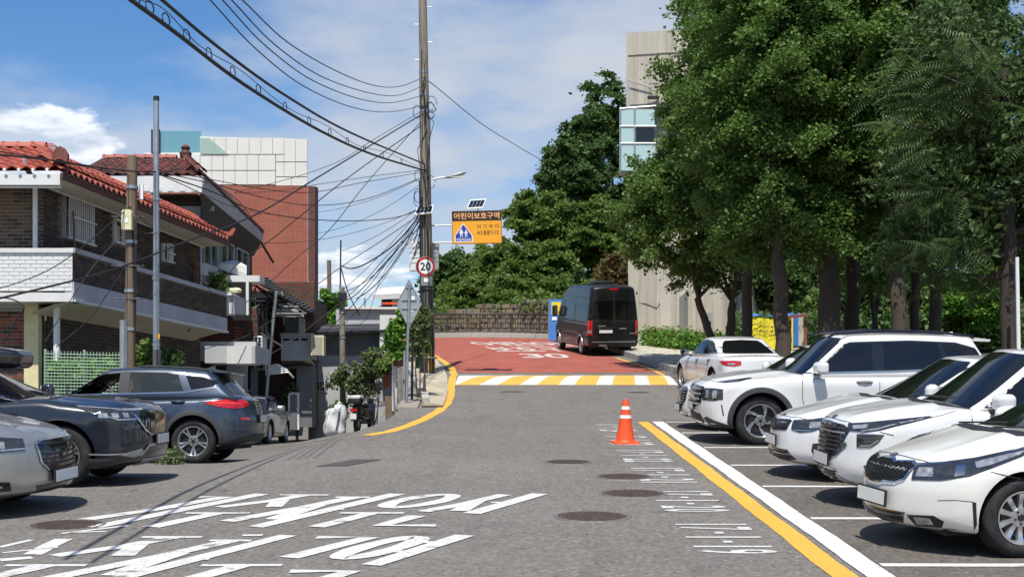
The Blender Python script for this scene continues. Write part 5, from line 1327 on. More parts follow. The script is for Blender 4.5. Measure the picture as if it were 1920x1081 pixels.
def car_van():
 S=dict(L=6.2,W=2.02,R=.345,axf=2.05,axr=-1.75,cowl=3.3,van=True,nx=70,round=.12,Ra=.42,tw=.235,top=[(3.1,1.0),(2.9,1.12),(2.5,1.32),(2.2,1.62),(1.65,2.25),(1.2,2.56),(.6,2.70),(-.5,2.74),(-2.6,2.72),(-3.1,2.68)],bottom=[(3.1,.30),(2.4,.28),(0,.30),(-3.1,.36)],section=[(.2,.95),(.5,.99),(.8,1.0),(1.15,1.0),(1.4,.985),(2.0,.93),(2.5,.875),(2.75,.84)],front=[(.3,.1),(.6,0),(1.0,.06),(1.3,.1),(2.8,.1)],rear=[(.3,.05),(.6,0),(1.2,.0),(1.8,.03),(2.3,.08),(2.75,.16)],fsweep=(.3,2.6),rsweep=(.10,5),crown=.07,taper=(.04,.02),flare=.03)
 c=Car('black_van','tall black van parked on the red road with its back to the camera',P_BLACK,S,cat='van')
 c.wheels(5,'Y')
 for yw in(90,-90):
  sg=1 if yw>0 else-1
  c.lay([(x,sg,z)for x,z in((2.0,1.35),(1.55,1.95),(1.2,2.0),(1.2,1.32))],yw,'cab_window',M_VANGLASS,off=.006,thick=.01,step=.12)
  c.lay([(x,sg,z)for x,z in((1.0,1.32),(1.0,2.02),(-.75,2.02),(-.75,1.32))],yw,'side_window',M_VANGLASS,off=.006,thick=.01,step=.12)
  c.lay([(x,sg,z)for x,z in((-.90,1.32),(-.90,2.02),(-2.85,2.02),(-2.85,1.36))],yw,'rear_side_window',M_VANGLASS,off=.006,thick=.01,step=.12)
  c.line([(1.05,sg,2.3),(1.1,sg,.45)],yw,w=.014);c.line([(-.82,sg,2.25),(-.82,sg,.5)],yw,w=.014);c.line([(1.05,sg,2.25),(-2.9,sg,2.22)],yw,w=.012)
  c.line([(1.0,sg,1.22),(-2.9,sg,1.22)],yw,'slide_rail',M_SATIN,.03,off=.01);c.line([(1.9,sg,.75),(-2.9,sg,.72)],yw,'side_moulding',M_TRIM,.08,off=.012)
  arch_trim(c,yw,.415,.47,M_SATIN,'arch_trim')
  c.lay([(-3.0,sg*.80,1.36),(-2.86,sg*.98,1.36),(-2.86,sg*1.0,.82),(-3.02,sg*.82,.82)],140*sg,'tail_light',M_REDLENS,off=.012,thick=.02)
  c.lay([(-3.0,sg*.82,1.0),(-2.90,sg*.96,1.0),(-2.90,sg*.97,.90),(-3.02,sg*.84,.90)],140*sg,'reversing_lamp',M_LENS,off=.017,thick=.004)
  c.lay([(-3.1,sg*.05,2.12),(-3.1,sg*.80,2.10),(-3.1,sg*.86,1.42),(-3.1,sg*.05,1.40)],180,'rear_window',M_VANGLASS,off=.005,thick=.01,step=.12)
  for z in(.7,1.2,2.1):
   mb=MB();mb.box((-3.02,sg*.90,z+.3),(.06,.05,.10),bev=.01);mb.build('door_hinge',M_TRIM,c.root)
 c.line([(-3.1,0,2.55),(-3.1,0,.55)],180,w=.016);c.line([(-3.1,-.9,1.32),(-3.1,.9,1.32)],180,w=.01)
 c.line([(-3.1,-.86,.56),(-3.1,.86,.56)],180,'bumper_edge',M_SATIN,.02,off=.02)
 c.lay([(-3.1,y,z)for y,z in sym([(0,.54),(.93,.54),(.90,.38),(0,.37)])],180,'rear_bumper',M_TRIM,off=.03,thick=.06,step=.12)
 c.lay([(-3.1,y,z)for y,z in sym([(0,2.58),(.17,2.57),(.15,2.52),(0,2.52)])],180,'high_brake_light',M_REDLENS,off=.01,thick=.02)
 c.line([(-3.1,.62,1.08),(-3.1,.05,1.08)],180,'chrome_strip',M_CHROME,.025,off=.012)
 c.line([(-3.1,-.2,1.06),(-3.1,-.48,1.06)],180,'model_script',M_SATIN,.03,off=.008);c.line([(-3.1,-.62,.88),(-3.1,-.85,.88)],180,'model_script',M_SATIN,.025,off=.008);c.line([(-3.1,.62,1.16),(-3.1,.34,1.16)],180,'maker_script',M_SATIN,.03,off=.008)
 pl=c.plate(False,.95);fr=pl.parent;fr.location.y+=.33
 c.mirror(2.0,1.0,1.62,M_TRIM,(.16,.24,.42))
 mb=MB();mb.box((-1.2,0,2.79),(.9,.75,.13),bev=.05);mb.build('roof_unit',M_BLACK_METAL,c.root,True)
 mb=MB();mb.tube([(-2.6,.3,.34),(-3.12,.3,.33)],.035,10);mb.build('exhaust_pipe',M_GREY_STEEL,c.root,True)
 mb=MB();mb.box((-3.0,.45,.42),(.3,.3,.03));mb.build('step_plate',M_SATIN,c.root)
 return c
# cars in their places
car_compact().place(5.28,12.05,189.5)
car_crossover().place(5.42,14.45,182)
car_midsize().place(5.60,16.95,182)
car_big_suv().place(5.24,21.8,180.5)
car_sedan('white sedan whose barred nose peeks out behind the big white SUV',P_WHITE,'white cars parked in the bays').place(5.42,24.4,181)
car_sedan('white sedan showing its dark rear screen and red tail light beyond the SUV',P_WHITE,None,True,L=4.95).place(5.75,36.3,99)
car_sedan('silver saloon at the far left with a barred grille and clear headlight',P_SILVER,None,L=4.97,slats=False).place(-6.95,14.0,-5)
CARRIER=car_carrier();CARRIER.place(-6.85,16.9,0);bpy.context.view_layer.update()
rb_=thing('roof_box','glossy black roof box on top of the blue black people carrier','roof box');rb_.matrix_world=CARRIER.root.matrix_world@Matrix.Translation((-.20,0,1.58))@Matrix.Rotation(R(5),4,'Y')
V,F=rbox(1.12,.42,.15,.10,12,6,4);V=V.copy();u=V[:,0]/1.12;V[:,1]*=1-.35*np.clip(u,0,1)**2;V[:,2]*=1-.30*np.clip(u,0,1)**2
me=bpy.data.meshes.new('shell');me.from_pydata(V.tolist(),[],F);fix_normals(me);me.materials.append(M_GLOSS_BLACK);shade(me,60);obj('shell',me,rb_)
for x in(-.5,.35):
 mb=MB();mb.box((x,0,-.17),(.06,1.0,.05),bev=.015);mb.build('cross_bar',M_TRIM,rb_)
BLUE_CAR=car_blue_suv();BLUE_CAR.place(-6.25,22.3,180)
bpy.context.view_layer.update()
sc=car_sedan('light silver car with a shiny sunshade parked nose first down the lane',P_SILVER2,None,L=4.47,hgt=1.45);sc.place(-7.9,41.4,-92)
sc.lay([(1.0,y,z)for y,z in sym([(0,.985),(.66,.97),(.56,1.30),(.48,1.36),(0,1.385)])],0,'sunshade',mat('silver_sunshade_foil',(.62,.66,.70),.3,.7,var=.2,scale=7,bump=.6,bscale=9),'cabin',.014,.006,.06)
car_van().place(3.3,55.5,101)
# poles, signs, street furniture, wires
random.seed(21);rng=np.random.default_rng(21)
M_POLE=mat('pole_concrete',(0.23,0.20,0.155),0.9,var=0.25,scale=3.0,stretch=(3,3,.5),bump=0.3,bscale=25,dirt=(0.09,0.08,0.065,0.7))
M_POLEWOOD=mat('old_pole_brown',(0.17,0.125,0.085),0.9,var=0.3,scale=3.0,stretch=(6,6,.4),bump=0.4,bscale=25,dirt=(0.06,0.05,0.04,0.6))
M_WRAP=mat('grey_pole_wrap',(0.10,0.10,0.10),0.8,var=0.25,scale=4,bump=0.2)
M_WIRE=mat('black_cable',(0.012,0.012,0.013),0.6,var=0)
M_WHITEMETAL=mat('white_painted_metal',(0.72,0.73,0.72),0.45,var=0.06,dirt=(0.45,0.42,0.36,0.35))
M_SIGNBACK=mat('sign_back_aluminium',(0.36,0.38,0.38),0.5,0.5,var=0.15,dirt=(0.25,0.25,0.25,0.4))
M_SOLAR=mat('solar_cells',(0.012,0.016,0.03),0.15,0.1,var=0.3,scale=12,coat=0.8)
M_SIGN_Y=mat('orange_yellow_sign',(0.82,0.36,0.015),0.5,var=0.05)
M_SIGN_BLACK=mat('sign_black',(0.02,0.012,0.01),0.5,var=0.1)
M_SIGN_OR=mat('sign_orange_letters',(0.85,0.42,0.16),0.5,var=0.05)
M_SIGN_BR=mat('sign_brown_letters',(0.16,0.055,0.01),0.5,var=0.05)
M_SIGN_BLUE=mat('sign_blue',(0.012,0.045,0.33),0.45,var=0.05)
M_SIGN_WHITE=mat('sign_white',(0.82,0.82,0.80),0.5,var=0.04)
M_SIGN_RED=mat('sign_red',(0.42,0.018,0.02),0.5,var=0.06)
M_INK=mat('sign_dark_ink',(0.015,0.015,0.02),0.5,var=0)
M_CONE=mat('orange_cone_plastic',(0.78,0.085,0.015),0.5,var=0.12,scale=8,dirt=(0.35,0.07,0.03,0.4))
def rel(root,p):return Vector(p)-Vector(root.location)
PY=43.0
pb=Vector(((803-CX)*PY/F_PX,PY,gz(-2.6,PY)))
pole=thing('utility_pole','tall grey concrete utility pole with the speed sign and many cables','utility pole',pb)
def lean(z):
 t=(z-pb.z);return Vector((-0.0148*t,0,t))
top=16.4
mb=MB();mb.tube([lean(pb.z-.3),lean(pb.z+4),lean(pb.z+8),lean(top)],[.215,.185,.155,.115],20);mb.build('shaft',M_POLE,pole,True)
mb=MB();mb.tube([lean(pb.z+.8),lean(pb.z+2.75)],[.222,.205],20,False);mb.build('wrap',M_WRAP,pole,True)
mb=MB()
for z in(pb.z+.82,pb.z+1.35,pb.z+1.9,pb.z+2.7):mb.lathe([(.232-.006*(z-pb.z),-.02),(.232-.006*(z-pb.z),.02)],20,Matrix.Translation(lean(z)))
k=mb.build('wrap_band',M_GREY_STEEL,pole,True);k['kind']='stuff'
for i,z in enumerate((pb.z+5.5,9.55,9.85,11.6,12.1,12.55,12.8)):
 mb=MB();mb.lathe([(.19-.006*(z-pb.z),-.035),(.205-.006*(z-pb.z),-.035),(.205-.006*(z-pb.z),.035),(.19-.006*(z-pb.z),.035)],20,Matrix.Translation(lean(z)));mb.build('steel_band',M_GREY_STEEL,pole,True)
for i,z in enumerate((13.2,13.75,14.3,14.85)):
 mb=MB();s_=1 if i%2 else-1;mb.tube([lean(z),lean(z)+Vector((s_*.28,0,0))],.010,6);mb.build('climbing_step',M_GREY_STEEL,pole)
for k in range(5):
 a=R(-150+k*26);o=Vector((.25*math.cos(a),.25*math.sin(a),0))
 mb=MB();mb.tube([o+lean(pb.z-.05),o*.98+lean(pb.z+.75+.15*(k%2)),o*.9+lean(pb.z+2.2),o*.82+lean(9.4-.5*k)],[.038,.038,.022,.018],8);mb.build('riser_cable',M_BLACK,pole,True)
mb=MB();mb.lathe([(.30,-.02),(.30,.02)],20,Matrix.Translation(lean(pb.z+.55)));mb.build('clamp',M_GREY_STEEL,pole)
mb=MB()
for k in range(4):
 z=pb.z+.12+k*.16;mb.hexa([Vector((-.222,-.10,z)),Vector((-.222,.0,z)),Vector((-.20,-.08,z))+Vector((.0,-.05,0)),Vector((-.20,-.12,z))],[Vector((-.222,-.10,z+.08)),Vector((-.222,.0,z+.08)),Vector((-.20,-.13,z+.08)),Vector((-.20,-.12,z+.08))])
for k in range(3):
 z0=pb.z+.15+k*.2;w_=MB()
mb=MB();mb.tube([lean(pb.z+.12),lean(pb.z+.78)],[.219,.217],20,False);mb.build('hazard_band',mat('hazard_yellow',(.70,.33,.03),.6,var=.3,scale=4,dirt=(.05,.04,.03,.8)),pole,True)
mb=MB();mb.tube([lean(pb.z+2.3)+Vector((-.15,-.10,0)),lean(pb.z+5.4)+Vector((-.14,-.10,0))],.02,8);mb.build('conduit',M_GREY_STEEL,pole)
p=P(800,527,PY-.24);mb=MB();mb.box(rel(pole,p),(.36,.14,.30),bev=.02);b=mb.build('meter_box',mat('grey_box',(.20,.21,.21),.6,var=.1),pole)
mb=MB();mb.box(rel(pole,p)+Vector((0,-.075,.03)),(.16,.012,.12));mb.build('meter_window',M_SIGN_WHITE,b)
for k in range(9):
 z=random.choice([9.0,9.4,10.9,11.4,11.7,12.0])+random.uniform(-.25,.25);r=random.uniform(.14,.26);c=lean(z)+Vector((random.choice([-.22,.2,.24]),-.12,0))
 mb=MB();mb.tube([c+Vector((r*.6*math.cos(a),.03*math.sin(2*a),r*math.sin(a)))for a in np.linspace(0,2*math.pi*.93,18)],.011,6);mb.build('cable_coil',M_WIRE,pole,True)
for k in range(10):
 z=8.6+k*.42;mb=MB();x0=random.uniform(-.2,.2)
 mb.tube([lean(z)+Vector((x0,-.17,0)),lean(z+.5)+Vector((x0+random.uniform(-.1,.15),-.19,0)),lean(z+1.1)+Vector((random.uniform(-.15,.2),-.16,0))],.012,6);mb.build('pole_cable',M_WIRE,pole,True)
p=P(798,499.5,PY-.30)
sg20=thing('speed_sign','round white speed limit sign with a red ring reading 20 on the tall pole','road sign',p)
FX=Matrix.Rotation(R(90),4,'X')
def ring(mb,r0,r1,y,n=40):mb.add([(r*math.cos(2*math.pi*k/n),y,r*math.sin(2*math.pi*k/n))for r in(r0,r1)for k in range(n)],[(k,(k+1)%n,n+(k+1)%n,n+k)for k in range(n)])
mb=MB();mb.lathe([(0,0),(.305,0),(.305,.02),(0,.02)],40,Matrix.Rotation(R(90),4,'X'));mb.build('plate',M_SIGN_WHITE,sg20)
mb=MB();ring(mb,.225,.30,-.023);mb.build('red_ring',M_SIGN_RED,sg20)
mb=MB();add_text(mb,'20',-.165,.165,-.125,.125,lambda a,b:(a,-.0245,b),.02);mb.build('numerals',M_INK,sg20)
mb=MB();mb.box((0,.09,.1),(.10,.17,.05));mb.box((0,.09,-.1),(.10,.17,.05));k=mb.build('bracket',M_GREY_STEEL,sg20);k['kind']='stuff'
p0,p1=P(847.5,395,PY),P(941,457,PY)
cx_,cz_=(p0.x+p1.x)/2,(p0.z+p1.z)/2;bw,bh=p1.x-p0.x,p0.z-p1.z
board=thing('school_zone_sign','orange and black Korean school zone board on arms from the tall pole','road sign',(cx_,PY,cz_));board.rotation_euler=(0,R(-1.2),0)
mb=MB();mb.box((0,0,0),(bw,.06,bh),bev=.03);mb.build('board',M_SIGN_Y,board)
mb=MB();mb.box((0,-.034,bh*.345),(bw*.985,.012,bh*.285));mb.build('header_panel',M_SIGN_BLACK,board)
mb=MB();add_text(mb,'어린이보호구역',-bw*.455,bw*.455,bh*.245,bh*.445,lambda a,b:(a,-.0415,b),.018);mb.build('header_lettering',M_SIGN_OR,board)
mb=MB();add_text(mb,'여 기 부 터',0.0,bw*.44,-bh*.05,bh*.085,lambda a,b:(a,-.032,b),.012);add_text(mb,'속도를줄이시오',0.0,bw*.445,-bh*.24,-bh*.10,lambda a,b:(a,-.032,b),.012)
mb.build('advice_lettering',M_SIGN_BR,board)
x0=-bw*.27;tri=[(x0-bw*.18,-.44*bh),(x0+bw*.18,-.44*bh),(x0+bw*.18,-.25*bh),(x0,.125*bh),(x0-bw*.18,-.25*bh)]
def flat(mb,poly,y):mb.add([(a,y,b)for a,b in poly],[tuple(range(len(poly)))])
mb=MB();flat(mb,tri,-.0325);pan=mb.build('warning_border',M_SIGN_WHITE,board)
cxt,czt=x0,-.22*bh
mb=MB();flat(mb,[(cxt+(a-cxt)*.90,czt+(b-czt)*.90)for a,b in tri],-.0345);mb.build('warning_field',M_SIGN_BLUE,pan)
mb=MB()
for(ox,sc,sk)in((-.045,1.0,True),(.05,.88,False)):
 bx=x0+ox*bw/.95*.95;zz=-.30*bh
 def q(a,b):return(bx+a*sc*.9,zz+b*sc*.9)
 flat(mb,[q(.028*math.cos(t),.265+.028*math.sin(t))for t in np.linspace(0,6.28,14)[:-1]],-.0365)
 flat(mb,[q(-.03,.235),q(.03,.235),q(.045 if sk else.03,.11),q(-.045 if sk else-.03,.11)],-.0365)
 flat(mb,[q(-.03,.235),q(-.085,.15),q(-.07,.14),q(-.025,.205)],-.0368);flat(mb,[q(.03,.235),q(.085,.16),q(.07,.145),q(.025,.205)],-.0368)
 flat(mb,[q(-.03,.112),q(-.005,.112),q(-.03,0),q(-.05,0)],-.0368);flat(mb,[q(.005,.112),q(.03,.112),q(.055,.01),q(.035,0)],-.0368)
mb.build('children_symbol',M_SIGN_WHITE,pan)
mb=MB();add_text(mb,'어린이보호',x0-bw*.145,x0+bw*.145,-.415*bh,-.325*bh,lambda a,b:(a,-.0365,b),.015);mb.build('warning_lettering',M_SIGN_WHITE,pan)
mb=MB();n=4
for(xa,xb,za,zb)in((-bw/2+.01,bw/2-.01,bh*.485,bh*.497),(-bw/2+.01,bw/2-.01,-bh*.497,-bh*.485),(-bw/2+.008,-bw/2+.02,-bh*.48,bh*.48),(bw/2-.02,bw/2-.008,-bh*.48,bh*.48)):flat(mb,[(xa,za),(xb,za),(xb,zb),(xa,zb)],-.0315)
k=mb.build('border_line',M_SIGN_BR,board);k['kind']='stuff'
for py_ in(421,453):
 a,b=P(803,py_+.5,PY+.06),P(846,py_-.5,PY+.06);mb=MB();mb.tube([rel(board,a),rel(board,b)+Vector((.6,0,0))],.024,10);mb.build('arm',M_GREY_STEEL,board)
mb=MB();mb.box((0,.05,0),(bw*.9,.04,.06));mb.build('back_rail',M_GREY_STEEL,board)
def solar(label,quad,Y,stem_to):
 c=sum((P(a,b,Y)for a,b in quad),Vector())/4
 t=thing('solar_panel',label,'solar panel',c,group='solar panels on the tall pole')
 q=[rel(t,P(a,b,Y+dy))for(a,b),dy in zip(quad,(0,0,.30,.30))]
 mb=MB();mb.slab(q,.035);mb.build('frame',M_SIGN_WHITE,t)
 n=(q[1]-q[0]).cross(q[3]-q[0]).normalized();n=n if n.y<0 else-n
 ce=sum(q,Vector())/4
 for i in range(4):
  a0,a1=.045+i*.23,.045+(i+1)*.23-.012
  cell=[q[0].lerp(q[1],a0).lerp(q[3].lerp(q[2],a0),.1),q[0].lerp(q[1],a1).lerp(q[3].lerp(q[2],a1),.1),q[0].lerp(q[1],a1).lerp(q[3].lerp(q[2],a1),.9),q[0].lerp(q[1],a0).lerp(q[3].lerp(q[2],a0),.9)]
  mb=MB();mb.add([v+n*.004 for v in cell],[(0,1,2,3)]);mb.build('solar_cell',M_SOLAR,t)
 mb=MB();mb.tube([ce+Vector((0,.08,-.03)),rel(t,stem_to)],.018,8);mb.build('stem',M_GREY_STEEL,t)
solar('tilted solar panel standing on top of the orange school zone board',[(875,391),(905,389),(912,372.5),(882,374.5)],PY-.05,(cx_+.05,PY,p0.z-.02))
solar('small solar panel fixed to the left of the tall pole above the speed sign',[(777,402),(810,398.5),(813,384),(783,386.5)],PY-.4,tuple(pb+lean(8.5)))
a=P(812,336,PY-.1)
lamp=thing('street_lamp','grey street lamp head on a short arm from the tall pole','street lamp',a)
mb=MB();mb.tube([(0,0,0),(.20,0,.04),(.42,0,.07)],[.03,.03,.028],10);mb.build('arm',M_GREY_STEEL,lamp,True)
mb=MB();mb.tube([(.36,0,.055),(.5,0,.08),(.75,0,.135),(.95,0,.20),(1.03,0,.215)],[.03,.055,.075,.06,.02],12);mb.build('lamp_head',mat('lamp_grey',(.30,.31,.31),.5,.4,var=.1),lamp,True)
mb=MB();mb.box((.74,0,.07),(.36,.11,.03),Matrix.Identity(4),bev=.012);mb.build('lens',M_SIGN_WHITE,lamp)
for(x0_,x1_,y0_,y1_,nm,lb,mm,dy)in((768,793,453,508,'white_cabinet','white ribbed metal cabinet strapped to the left of the tall pole',M_WHITEMETAL,.28),(809,823,455,505,'grey_cabinet','narrow grey cabinet strapped to the right of the tall pole',M_SIGNBACK,.28)):
 a,b=P(x0_,y0_,PY+dy),P(x1_,y1_,PY+dy);c=(a+b)/2;t=thing(nm,lb,'cabinet',c)
 w_,h_=b.x-a.x,a.z-b.z
 mb=MB();mb.box((0,0,0),(w_,.26,h_),bev=.02);mb.build('box',mm,t)
 for i in range(4):
  mb=MB();mb.box((-w_*.05,-.135,h_*(.3-.17*i)),(w_*.7,.014,.035),bev=.005);mb.build('rib',mm,t)
DY=31.0
pd=P(767,570,DY);base=P(762,752,DY)
ds=thing('warning_sign','diamond road sign seen from its bare grey back on a thin post','road sign',(base.x,DY,gz(base.x,DY)))
c=rel(ds,pd)
hw,hh=23*DY/F_PX,45.5*DY/F_PX
mb=MB();mb.prism([(0,hh),(hw,0),(0,-hh),(-hw,0)],.012,Matrix.Translation(c)@Matrix.Rotation(R(90),4,'X'));mb.build('plate',M_SIGNBACK,ds)
mb=MB()
for a,b in(((0,hh),(hw,0)),((hw,0),(0,-hh)),((0,-hh),(-hw,0)),((-hw,0),(0,hh))):mb.tube([c+Vector((a[0],-.012,a[1])),c+Vector((b[0],-.012,b[1]))],.011,6)
mb.build('rim',M_GREY_STEEL,ds)
for dz in(.28,.07,-.07,-.30):
 mb=MB();w_=.20 if abs(dz)<.1 else.09;mb.box(c+Vector((0,-.025,dz*1.35)),(w_*1.7,.025,.022));mb.build('brace',M_GREY_STEEL,ds)
mb=MB();mb.tube([(0,0,-.2),(rel(ds,P(764,650,DY))),c+Vector((.01,-.045,hh*.8))],.032,10);mb.build('post',M_GREY_STEEL,ds,True)
for(dx,dz)in((.09,.14),(.07,-.12)):
 mb=MB();mb.box(c+Vector((dx,-.014,dz)),(.07,.006,.08));mb.build('sticker',M_SIGN_WHITE,ds)
mb=MB();mb.box(c+Vector((-.42,.02,.02)),(.36,.03,.055));mb.build('side_strip',M_CONE,ds)
cp=G(1172,831)
cone=thing('traffic_cone','orange traffic cone with two white bands standing alone on the road','traffic cone',(cp.x,cp.y,gz(cp.x,cp.y)),0.1)
cone.rotation_euler=(math.atan(.0736),0,.12)
mb=MB();mb.box((0,0,.018),(.40,.40,.036),bev=.012);mb.build('base',M_CONE,cone)
prof=[(.165,.036),(.15,.05),(.142,.07),(.116,.23),(.092,.38),(.072,.50),(.056,.60),(.046,.665),(.040,.68),(.030,.682),(0,.682)]
mb=MB();mb.lathe(prof,28);mb.build('body',M_CONE,cone,True)
for z0,z1 in((.395,.445),(.53,.58)):
 f=lambda z:np.interp(z,[p_[1]for p_ in prof[:-2]],[p_[0]for p_ in prof[:-2]])+.003
 mb=MB();mb.lathe([(f(z0),z0),(f(z1),z1)],28);mb.build('reflective_band',M_SIGN_WHITE,cone,True)
def simple_pole(name,label,px0,py0,px1,py1,Y,r0,r1,m,bands=(),zb=None):
 a,b=P(px0,py0,Y),P(px1,py1,Y);z0=gz(b.x,Y)if zb is None else zb
 t=thing(name,label,'pole',(b.x,Y,z0));mb=MB();mb.tube([(0,0,-.1),rel(t,b),rel(t,a)],[r0,r0*.97,r1],16);mb.build('shaft',m,t,True)
 for z in bands:
  fr=(z-b.z)/(a.z-b.z);c=rel(t,b.lerp(a,fr));mb=MB();mb.lathe([(r0+.008,-.03),(r0+.008,.03)],16,Matrix.Translation(c));mb.build('band',M_GREY_STEEL,t,True)
 return t
t1=simple_pole('utility_pole','short brown wooden utility pole in front of the brick house with a cream box',248,293,243,697,25.3,.105,.095,M_POLEWOOD,(3.6,4.3,5.2,6.2))
p=P(240,413,25.15);mb=MB();mb.prism([(-.09,-.18),(.09,-.18),(.09,.14),(.06,.185),(-.06,.185),(-.09,.14)],.13,Matrix.Translation(rel(t1,p)+Vector((0,.02,0)))@Matrix.Rotation(R(90),4,'X'));bx=mb.build('cream_box',mat('cream_plastic',(.72,.64,.40),.5,var=.1),t1)
mb=MB();mb.box(rel(t1,p)+Vector((0,-.115,-.02)),(.07,.006,.08));mb.build('label',M_SIGN_WHITE,bx)
mb=MB();mb.box(rel(t1,P(265,360,25.2)),(.07,.05,.27));mb.build('insulator_strip',M_SIGN_WHITE,t1)
mb=MB();mb.tube([rel(t1,P(232,600,25.2)),rel(t1,P(232,697,25.2))-Vector((0,0,1.0))],.075,12);mb.build('grey_pipe',M_SIGNBACK,t1,True)
for dz in(3.9,4.5,5.4):
 mb=MB();mb.tube([(-.30,-.1,dz-1.0),(.30,-.1,dz-1.0)],.010,6);mb.build('step',M_BLACK_METAL,t1)
mb=MB()
for k in range(4):mb.tube([(.10,-.07+.03*k,.2),(.11,-.05,2),(.09+.02*k,-.08,3.4),(.05,-.09,4.6)],.010,6)
k=mb.build('pole_cable',M_WIRE,t1);k['kind']='stuff'
t2=simple_pole('steel_pole','tall slim galvanised steel pole standing left in front of the houses',293,184,293,697,26.0,.068,.052,M_GREY_STEEL,(3.35,4.6,6.1))
p=P(293,186,26.0);mb=MB();mb.lathe([(0,.07),(.058,.05),(.058,-.03)],14,Matrix.Translation(rel(t2,p)));mb.build('cap',M_BLACK_METAL,t2)
mb=MB();mb.tube([rel(t2,P(294,655,26.0)),(0,0,-.1)],.078,14);mb.build('sleeve',M_WRAP,t2)
mb=MB();mb.box(rel(t2,P(297,630,25.93)),(.05,.01,.09));mb.build('sticker',M_SIGN_Y,t2)
mb=MB();mb.tube([rel(t2,P(270,437,25.95)),rel(t2,P(296,437,25.95))],.012,6);mb.build('side_rod',M_WOOD,t2)
t3=simple_pole('utility_pole','short dark utility pole before the grey house with the tilted roof',641,538,643,752,44.2,.10,.085,M_POLE,(3.6,4.6,5.4),1.48)
mb=MB();mb.tube([rel(t3,P(638,545,44.2)),rel(t3,P(639,450,44.2))],.025,8);mb.build('mast',M_BLACK_METAL,t3)
mb=MB();mb.box(rel(t3,P(642,555,44.0)),(.28,.22,.26),bev=.03);mb.build('junction_box',M_BLACK_METAL,t3)
simple_pole('utility_pole','distant bare wooden pole rising beyond the grey house',617,488,618,600,52.0,.085,.08,M_POLEWOOD,(),3.0)
simple_pole('steel_pole','thin pale steel pole at the far right edge in front of the dark tree',1907,482,1910,655,30.0,.045,.04,M_WHITEMETAL)
def catmull(pts,n=8):
 q=[pts[0]*2-pts[1]]+list(pts)+[pts[-1]*2-pts[-2]];out=[]
 for i in range(1,len(q)-2):
  for k in range(n):
   t=k/n;a,b,c,d=q[i-1],q[i],q[i+1],q[i+2]
   out.append(0.5*((2*b)+(c-a)*t+(2*a-5*b+4*c-d)*t*t+(3*b-a-3*c+d)*t**3))
 return out+[q[-2]]
def wire(label,pts,Y0,Y1,r,group='overhead cables of the tall pole'):
 s=[0]
 for a,b in zip(pts[:-1],pts[1:]):s.append(s[-1]+math.hypot(b[0]-a[0],b[1]-a[1]))
 w3=[]
 for(px,py),t in zip(pts,s):
  Y=1/((1/Y0)*(1-t/s[-1])+(1/Y1)*(t/s[-1]));w3.append(P(px,py,Y))
 mb=MB();c=catmull(w3,6);mb.tube(c,r,6);o=mb.build('cable',M_WIRE,None,True);tag(o,label,'cable',group);return c
A=wire('thick looped cable bundle from the upper left, lower of the two thick ones',[(-300,-520),(60,-158),(150,-72),(240,-4),(330,62),(460,160),(600,245),(700,290),(797,320)],8.1,PY,.026)
mb=MB();pts=[]
for i,p in enumerate(A):
 pts.append(p+Vector((0,0,.12+.05*math.sin(i*.9))))
mb.tube(pts,.006,5);tag(mb.build('cable',M_WIRE,None,True),'thin messenger wire riding just above the thick looped bundle','cable','overhead cables of the tall pole')
mb=MB()
for i in range(5,len(A)-3,2):
 p=A[i];d=(A[i+1]-A[i-1]).normalized();mb.tube([p+d*.16*math.cos(a)+Vector((0,0,.07+.07*math.sin(a)))for a in np.linspace(0,6.28,10)],.008,5)
o=mb.build('lashing_loops',M_WIRE);tag(o,'row of small wire loops lashing the thick bundle to its messenger','cable',kind='stuff')
wire('thick straight cable from the top left, upper of the two thick ones',[(-250,-560),(150,-135),(225,-66),(300,-3),(420,97),(540,182),(660,250),(797,308)],7.9,PY,.021)
wire('lowest of the four thin parallel wires sagging to the tall pole',[(392,-2),(480,92),(570,162),(660,201),(730,210),(795,198)],16,PY,.009)
wire('third of the four thin parallel wires sagging to the tall pole',[(415,-2),(500,88),(590,153),(680,187),(740,192),(795,178)],16,PY,.009)
wire('second of the four thin parallel wires sagging to the tall pole',[(432,-2),(520,88),(610,147),(700,176),(750,178),(795,160)],16,PY,.009)
wire('topmost of the four thin parallel wires sagging to the tall pole',[(452,-2),(540,80),(630,133),(700,160),(750,162),(795,145)],16,PY,.009)
wire('single wire running right from the tall pole to the wooded hill',[(800,150),(820,165),(900,230),(960,268),(1015,300),(1040,312)],PY,72,.014)
g2='service wires fanning from the tall pole over the houses'
wire('thick service cable crossing low over the red brick wall to the lower left corner house',[(795,212),(600,330),(480,402),(350,452),(212,505),(25,553),(-60,570)],PY,19.5,.017,g2)
wire('service cable running from the tall pole down to the balcony corner of the brick house',[(795,232),(650,335),(520,440),(440,500),(395,565),(352,622)],PY,33.5,.014,g2)
wire('steep service wire down past the red brick wall edge',[(795,222),(690,340),(620,428),(560,480),(470,560),(360,640)],PY,36,.011,g2)
wire('wire from the lamp height of the tall pole to the top of the galvanised pole',[(797,322),(680,342),(580,361),(480,352),(420,341),(296,318)],PY,26,.009,g2)
wire('sagging wire just under the previous one above the red brick wall',[(797,330),(690,372),(590,385),(500,372),(400,345),(296,322)],PY,26,.010,g2)
wire('dark doubled cable sagging across the middle of the red brick wall',[(790,392),(740,408),(660,414),(560,409),(470,392),(400,360),(296,325)],PY,26,.013,g2)
wire('wire crossing the red brick wall towards the dark tiled roof',[(797,318),(700,330),(600,345),(520,358),(440,362)],PY,40,.009,g2)
wire('wire ending under the eave of the dark tiled roof',[(797,205),(700,262),(640,300),(560,330),(440,361)],PY,40,.010,g2)
